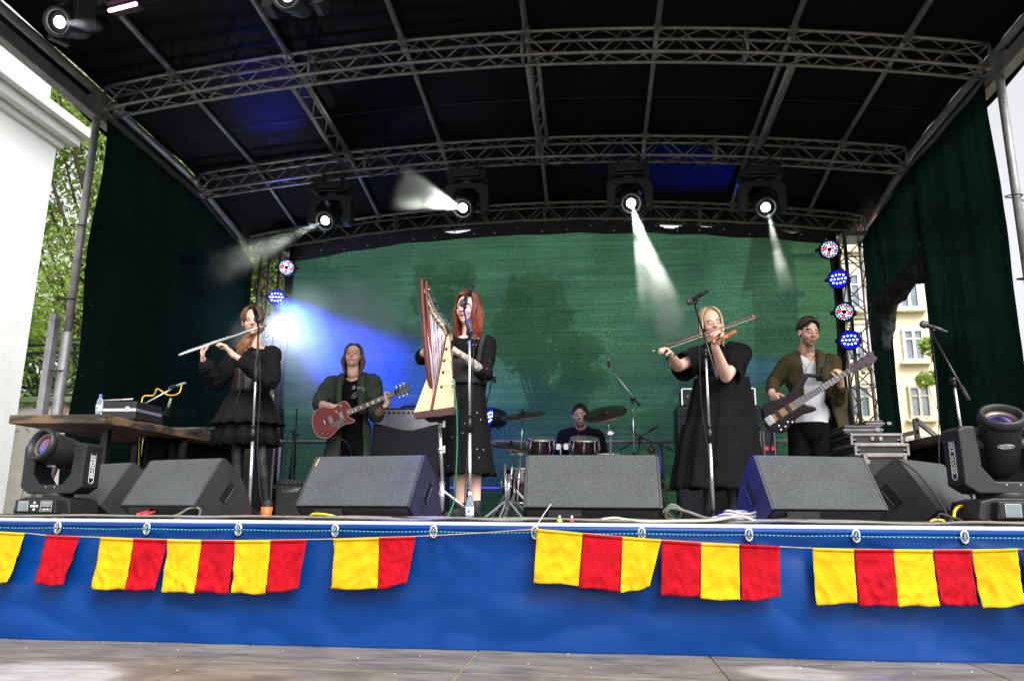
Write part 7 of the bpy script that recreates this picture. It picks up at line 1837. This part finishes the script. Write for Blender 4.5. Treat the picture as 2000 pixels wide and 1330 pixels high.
q = MB(); q.bar(v0+u*.03+nrm*.026, v0+u*.13+nrm*.032, .028, .008, nrm); q.build('tailpiece', eb, t); q = MB(); q.sph(v0+u*.03+v*.05+nrm*.026, (.045, .035, .012), nu=12, nv=7); q.build('chin_rest', eb, t)
q = MB()
for k in range(4): q.cyl(v0+u*.12+v*(-.009+.006*k)+nrm*.034, v0+u*.49+v*(-.006+.004*k)+nrm*.036, .001, n=4)
q.build('string', M['chrome'], t)
f0, f1 = J(1276, 686, -.40), J(1471, 617, -.30); fd = (f1-f0).normalized()
t = thing('violin_bow', 'long violin bow crossing before the face of the blonde woman', 'bow', f0)
up_ = unit(V((0, 0, 1))-fd*fd.z); Lb = (f1-f0).length
q = MB(); q.tube([f0+up_*.004, f0+fd*Lb*.3+up_*.0, f0+fd*Lb*.6-up_*.004, f1+up_*.002], [.0052, .005, .0045, .0035], 8); q.build('stick', mat('pernambuco', (.24, .06, .035), .25, coat=.6), t)
q = MB(); q.bar(f0+fd*.05-up_*.018, f1-up_*.020, .008, .002, up_); q.build('horsehair', mat('horsehair', (.75, .68, .48), .6), t)
q = MB(); q.box(f0+fd*.055-up_*.010, (.045, .012, .022), Matrix((fd, up_.cross(fd), up_)).transposed()); q.build('frog', eb, t, bevel=.003)
q = MB(); q.prism([(-.014, .004), (.006, .006), (.010, -.022), (.0, -.024)], f1, fd, up_, fd.cross(up_), .010); q.build('bow_tip', mat('red_tip', (.35, .03, .03), .4), t)
q = MB(); q.cyl(f0-fd*.006, f0+fd*.012, .006, n=8); q.build('screw_button', M['chrome'], t)

# ---------------------------------------------------------------- bass player
Yp = 6.86
base = flo(1582, Yp)
t = thing('person', 'young man in an open olive hooded jacket and white shirt playing bass', 'person', base, 'band members on the stage')
H = Head(J(1579, 650, -.05), (.22, -1, -.22), (.05, 0, 1), 1.06)
neck = J(1580, 692, .02); shL, shR = J(1540, 712, .02), J(1624, 708, .02); hip = J(1580, 820, .03)
elL, wrL = J(1513, 757, .0), J(1507, 770, -.20); elR, wrR = J(1636, 776, -.10), J(1643, 748, -.32)
elL = J(1509, 748, .08)
kn = [J(1560, 915, 0), J(1603, 915, 0)]; an = [flo(1556, Yp)+V((0, 0, .08)), flo(1610, Yp)+V((0, 0, .08))]; toe = [a+V((0, -.18, -.05)) for a in an]
q = MB(); head_prims(q, H, True); torso_prims(q, hip, neck, shL, shR, (.05, -1, 0), 1.0); q.cap(neck-V((0, 0, .06)), H.P(0, -.02, -.08), .058, .054)
arm_prims(q, shL, elL, wrL, 1.0); arm_prims(q, shR, elR, wrR, 1.0)
hand_prims(q, wrL, J(1521, 790, -.29)-wrL, (.8, .7, .1), 1, (.35, .4, .45, .5), .07, 1.08)
hand_prims(q, wrR, J(1642, 727, -.36)-wrR, (-.7, .4, .4), 1, (1.0, 1.0, 1.05, 1.1), .07, 1.05)
for s_ in (0, 1): leg_prims(q, hip+V((-.09+.18*s_, 0, -.04)), kn[s_], an[s_], toe[s_], 1.0)
me = remeshed(q, .0048, 3); sk = (.68, .40, .29)
finish_mesh(me, 'body', skin_m, t, paint=face_paint(H, sk, (.36, .13, .11), (.05, .03, .02), stubble=(.14, .08, .055), closed=True, scalp=(.03, .018, .012)))
q = MB(); hair_locks(q, H, 330, .012, (.030, .017, .010), (.055, .032, .018), 11, short=47, rad=.0062, wave=.002, cling=.0, out=1.05); q.build('hair', hair_m, t)
q = MB(); torso_prims(q, hip, neck-V((0, 0, .025)), shL, shR, (.05, -1, 0), 1.0, .016)
nv = J(1582, 712).z; q.cap(hip+V((0, 0, .12)), hip-V((0, 0, .06)), .140, .158)
garment('white_shirt', q, fab('white_jersey', (.68, .67, .72), .85, .4, 60, .04), t, .009, .008, 21, fx=8, fz=6, cut=lambda c, n: (c.y < Yp+.02 and c.z > nv+abs(c.x-J(1582, 700).x)*1.1 and abs(c.x-neck.x) < .10) or c.z < J(1580, 827).z)
q = MB(); q.tube(curve_pts([J(1562, 690, -.06), J(1566, 706, -.13), J(1575, 722, -.15), J(1570, 728, -.15), J(1580, 712, -.15), J(1592, 690, -.06)], 5), .0022, 5); q.cap(J(1569, 728, -.16), J(1569, 736, -.155), .004, .004); q.build('necklace', M['blackm'], t)
q = MB(); q.cap(hip+V((0, 0, -.01)), hip-V((0, 0, .10)), .150, .145)
for s_ in (0, 1):
    h_ = hip+V((-.085+.17*s_, 0, -.05)); q.cap(h_, kn[s_], .098, .078); q.cap(kn[s_], an[s_]+V((0, 0, .02)), .078, .062)
garment('trousers', q, blk, t, .011, .007, 9)
jm = fab('olive_jacket', (.060, .047, .022), .85, .5, 70)
hzL, hzR = J(1530, 792).z, J(1620, 893).z
q = MB(); torso_prims(q, hip, neck-V((0, 0, .03)), shL, shR, (.05, -1, 0), 1.03, .034)
for sh, el, wr in ((shL, elL, wrL), (shR, elR, wrR)): q.cap(sh, lerp(sh, el, .5), .074, .066); q.cap(lerp(sh, el, .45), el, .066, .062); q.cap(el, lerp(el, wr, .62), .062, .046)
q.cap(hip+V((0, .03, .05)), V((hip.x, hip.y+.03, hzR+.05)), .17, .165); q.cap(shR+V((.0, 0, -.25)), V((hip.x+.19, hip.y-.02, hzR+.0)), .10, .115); q.cap(V((hip.x+.19, hip.y-.02, hzR+.1)), V((hip.x+.20, hip.y-.02, hzR-.15)), .115, .12)
jx0 = lambda z: J(1561, 700).x - .012*max(0, (neck.z-z)); jx1 = lambda z: J(1591, 700).x+max(0, min(.125, (neck.z-z-.05)*.20))
garment('open_jacket', q, jm, t, .010, .017, 27, fx=9, fz=4, cut=lambda c, n: (c.y < Yp+.0 and jx0(c.z) < c.x < jx1(c.z)) or c.z < hzR or (c.z < hip.z+.06 and c.x < jx0(c.z)+.03) or ((c-neck).length < .085 and c.z > neck.z-.05), solid=.005)
q = MB()
hd = curve_pts([J(1598, 745, -.16), J(1601, 722, -.15), J(1604, 704, -.10), J(1598, 692, .03), J(1580, 690, .10), J(1560, 693, .05), J(1556, 706, -.06)], 5)
q.tube(hd, [.010+.022*sin(pi*i/(len(hd)-1))+.006 for i in range(len(hd))], 8); me = remeshed(q, .008, 2); finish_mesh(me, 'hood', jm, t, disp=folds(.010, 14, 10, 3))
rows = [[J(1591+8*v_, 700+45*v_, -.145+.02*v_), J(1606+6*v_, 700+45*v_, -.165+.02*v_)] for v_ in [k/6 for k in range(7)]]
q = MB(); q.grid(rows); q.build('jacket_lining', fab('grey_lining', (.045, .045, .05)), t, solid=.006)
feet(t, an, toe)
# bass guitar
g0, g1 = J(1536, 801, -.33), J(1697, 701, -.42)
t = thing('bass_guitar', 'dark purple bass guitar with a pale centre strip held by the young man', 'bass guitar', g0)
u = (g1-g0).normalized(); nrm = unit(V((-.05, -1, -.02))-u*V((-.05, -1, .10)).dot(u)); v = nrm.cross(u)
if v.z < 0: v = -v
BO = [(-.205, 0), (-.20, .05), (-.175, .10), (-.12, .135), (-.06, .135), (0, .108), (.05, .098), (.11, .105), (.17, .135), (.275, .170), (.305, .158), (.290, .125), (.21, .085), (.165, .055), (.15, .03), (.15, -.03), (.165, -.055), (.195, -.085), (.205, -.11), (.19, -.125), (.15, -.118), (.09, -.098), (.03, -.098), (-.03, -.118), (-.09, -.142), (-.145, -.130), (-.185, -.09), (-.202, -.04)]
q = MB(); q.prism(BO, g0, u, v, nrm, .038, True); q.build('guitar_body', mat('purple_black_lacquer', (.010, .005, .009), .3, 0, .4, 6, coat=.15, spec=.25), t, bevel=.010)
q = MB(); q.prism([(-.195, -.03), (.14, -.03), (.14, .03), (-.195, .03)], g0+nrm*.0195, u, v, nrm, .003); q.build('centre_strip', mat('ash_wood', (.40, .22, .09), .4, 0, .25, 12, coat=.1, stretch=(1, 6, 6)), t)
for a in (.02, -.075):
    q = MB(); q.prism([(-.018, -.047), (.018, -.047), (.018, .047), (-.018, .047)], g0+u*a+nrm*.024, u, v, nrm, .010); q.build('pickup', M['black'], t, bevel=.003)
q = MB(); q.prism([(-.03, -.036), (.025, -.036), (.025, .036), (-.03, .036)], g0-u*.155+nrm*.026, u, v, nrm, .010)
for k in range(5): q.box(g0-u*.15+v*(-.028+.014*k)+nrm*.034, (.03, .008, .010), Matrix((u, v, nrm)).transposed())
q.build('bridge', M['chrome'], t, bevel=.002)
for a, b in ((-.05, -.085), (-.085, -.105), (-.125, -.075), (-.13, -.108), (-.02, -.105)):
    q = MB(); q.lathe([(.010, .018), (.010, .030), (.006, .032), (.001, .0325)], g0+u*a+v*b, nrm, 12); q.build('knob', M['chrome'], t)
n0, n1 = g0+u*.07+nrm*.016, g0+u*.62+nrm*.016
fret_neck(t, n0, n1, .058, .042, nrm, v, 24, mat('dark_fretboard', (.035, .022, .018), .4), None, 5, g0-u*.15+nrm*.018)
q = MB(); q.prism([(0, -.024), (.03, -.035), (.17, -.045), (.20, -.03), (.19, .0), (.205, .03), (.17, .045), (.03, .038), (0, .024)], n1, u, v, nrm, .016); q.build('headstock', mat('violet_headstock', (.055, .026, .052), .3, coat=.5), t, bevel=.002)
for k, a in enumerate((.045, .10, .155)):
    for s_ in ((1, -1) if k < 2 else (1,)):
        q = MB(); q.cyl(n1+u*a+v*s_*.026+nrm*.002, n1+u*a+v*s_*.026+nrm*.020, .006, n=8); q.cyl(n1+u*a+v*s_*.03-nrm*.01, n1+u*a+v*s_*.065-nrm*.012, .004, n=6); q.sph(n1+u*a+v*s_*.072-nrm*.012, (.016, .006, .012), nu=10, nv=6); q.build('tuner', M['blackm'], t)
q = MB(); q.tube(curve_pts([g0+u*.29+v*.155, J(1603, 734, -.19), J(1608, 718, -.17), shR+V((-.03, -.07, .06))], 5), .016, 6); q.build('strap', M['rubber'], t)
tube_solo('bass_lead', [g0-u*.19-v*.02, J(1492, 800, -.36), J(1491, 820, -.3), J(1500, 838, -.25), J(1508, 848, -.2), J(1506, 870, -.1), J(1508, 930, 0), flo(1510, Yp, .02)], .006, MATS['blue_cable'], 'dark blue cable looping from the bass guitar down to the floor', 'cable')

# ---------------------------------------------------------------- drummer
Yp = 9.0
base = flo(1133, Yp)
t = thing('person', 'bearded man in a black hoodie seated behind the drums', 'person', base, 'band members on the stage')
H = Head(J(1133, 813, -.03), (-.05, -1, -.04), (0, 0, 1), 1.10)
neck = J(1134, 841, .02); shL, shR = J(1102, 853, .02), J(1166, 853, .02); hip = V((base.x, Yp+.06, .58))
elL, wrL = J(1092, 888, -.05), V((base.x-.12, Yp-.34, .80)); elR, wrR = J(1176, 888, -.05), V((base.x+.14, Yp-.34, .80))
kn = [V((base.x-.20, Yp-.36, .50)), V((base.x+.20, Yp-.36, .50))]; an = [V((base.x-.22, Yp-.38, .09)), V((base.x+.22, Yp-.38, .09))]; toe = [a+V((0, -.14, -.05)) for a in an]
q = MB(); head_prims(q, H, True); torso_prims(q, hip, neck, shL, shR, (0, -1, 0), 1.15); q.cap(neck-V((0, 0, .06)), H.P(0, -.02, -.08), .068, .064)
arm_prims(q, shL, elL, wrL, 1.15); arm_prims(q, shR, elR, wrR, 1.15)
for w_, s_ in ((wrL, -1), (wrR, 1)): hand_prims(q, w_, (0, -1, .1), (0, .1, -1), s_, (1.2, 1.2, 1.2, 1.2), .04, 1.05)
for s_ in (0, 1): leg_prims(q, hip+V((-.10+.20*s_, -.03, -.02)), kn[s_], an[s_], toe[s_], 1.08)
me = remeshed(q, .006, 3); sk = (.52, .33, .26)
finish_mesh(me, 'body', skin_m, t, paint=face_paint(H, sk, (.30, .13, .11), (.07, .045, .03), stubble=(.14, .08, .055), scalp=(.045, .03, .022), closed=True))
q = MB(); hair_locks(q, H, 200, .004, (.028, .018, .013), (.04, .026, .018), 12, short=26, rad=.006, wave=.001, cling=0, out=1.02); q.build('hair', hair_m, t)
q = MB(); torso_prims(q, hip, neck-V((0, 0, .03)), shL, shR, (0, -1, 0), 1.15, .035)
for sh, el, wr in ((shL, elL, wrL), (shR, elR, wrR)): q.cap(sh, el, .085, .07); q.cap(el, lerp(el, wr, .85), .068, .052)
garment('hoodie', q, fab('black_hoodie', (.010, .010, .015)), t, .012, .010, 31, cut=lambda c, n: c.z > neck.z-.03 and (c-neck).length < .08 and c.y < Yp)
q = MB(); hd = [neck+V((.105*cos(a), .085*sin(a)+.02, .0+.02*sin(a)-.01)) for a in [R(-60)+R(300)*k/16+R(0) for k in range(17)]]; 
hd = [neck+V((.10*sin(a), .09*cos(a)+.015, .02*cos(a)-.012)) for a in [R(-150)+R(300)*k/16 for k in range(17)]]
q.tube(hd, .03, 8); q.build('hood', MATS['black_hoodie'], t)
q = MB(); q.tube(curve_pts([neck+V((-.02, -.14, -.05)), neck+V((-.035, -.17, -.10)), neck+V((-.04, -.185, -.16))], 4), .005, 6); q.build('draw_cord', mat('tan_cord', (.22, .17, .09), .8), t)
q = MB(); q.tube([V((J(1141, 868).x+.028*cos(a), Yp-.185, J(1141, 868).z+.03*sin(a))) for a in [R(60)+R(250)*k/12 for k in range(13)]], .009, 6); q.build('chest_print', mat('white_print', (.6, .6, .62), .8), t)
q = MB(); q.cap(hip, lerp(hip, kn[0], .2), .15, .13)
for s_ in (0, 1): q.cap(hip+V((-.10+.20*s_, -.03, -.02)), kn[s_], .105, .085); q.cap(kn[s_], an[s_]+V((0, 0, .02)), .083, .065)
garment('trousers', q, blk, t, .014, .006, 5); feet(t, an, toe)
t = thing('drum_stool', 'round black stool under the drummer', 'stool', base+V((0, .08, 0)))
q = MB(); q.lathe([(.16, .40), (.175, .42), (.175, .455), (.15, .47), (.001, .47)], base+V((0, .08, 0)), n=24); q.build('seat', M['rubber'], t)
for a in (.3, 2.4, 4.5):
    q = MB(); q.cyl(base+V((0, .08, .28)), base+V((.25*cos(a), .08+.25*sin(a), .012)), .01, n=6); q.build('leg', M['chrome'], t)
q = MB(); q.cyl(base+V((0, .08, .15)), base+V((0, .08, .41)), .014, n=8); q.build('post', M['chrome'], t)

# ---------------------------------------------------------------- helper behind the right curtain
Yp = 8.05; xh = atX(1855, 800, XR+.32)
base = V((XR+.35, Yp+.05-.5, GRD+.15)); hz_ = atX(1838, 795, XR+.04)
t = thing('person', 'hand and dark sleeve of a person standing behind the right curtain pole', 'person', base, None)
B = base; sh = B+V((0, .05, 1.45)); el = V((XR+.22, hz_.y-.28, hz_.z-.16)); wr = hz_+V((.05, -.09, .0))
H = Head(B+V((0, 0, 1.66)), (-.5, .8, 0)); q = MB(); head_prims(q, H, True)
neckp = B+V((0, 0, 1.50)); s1, s2 = B+V((-.12, .12, 1.44)), B+V((.12, -.12, 1.44)); hp = B+V((0, 0, .95))
torso_prims(q, hp, neckp, s1, s2, (-.7, .7, 0)); arm_prims(q, s1, el, wr); arm_prims(q, s2, s2+V((.05, -.05, -.28)), s2+V((.02, .05, -.52)))
hand_prims(q, wr, (-.3, .9, .1), (-.2, 0, -1), 1, (1.0, 1.1, 1.1, 1.1), .04); hand_prims(q, s2+V((.02, .05, -.52)), (0, 0, -1), (-1, 0, 0), 1)
for s_ in (-1, 1): leg_prims(q, hp+V((s_*.07, -s_*.07, -.04)), B+V((s_*.08, -s_*.08, .50)), B+V((s_*.08, -s_*.08, .08)), B+V((s_*.08-.1, -s_*.08+.1, .03)))
me = remeshed(q, .007, 3); finish_mesh(me, 'body', skin_m, t, paint=face_paint(H, (.5, .28, .2), scalp=(.03, .02, .015)))
q = MB(); torso_prims(q, hp, neckp-V((0, 0, .03)), s1, s2, (-.7, .7, 0), 1.0, .02); q.cap(s1, el, .065, .055); q.cap(el, lerp(el, wr, .8), .055, .042); q.cap(s2, s2+V((.05, -.05, -.28)), .065, .055); q.cap(s2+V((.05, -.05, -.28)), s2+V((.02, .05, -.50)), .055, .042)
garment('jacket', q, blk, t, .014, .008, 3)
q = MB()
for s_ in (-1, 1): q.cap(hp+V((s_*.07, -s_*.07, -.04)), B+V((s_*.08, -s_*.08, .50)), .10, .08); q.cap(B+V((s_*.08, -s_*.08, .50)), B+V((s_*.08, -s_*.08, .09)), .08, .06)
garment('trousers', q, blk, t, .016, .006, 3)
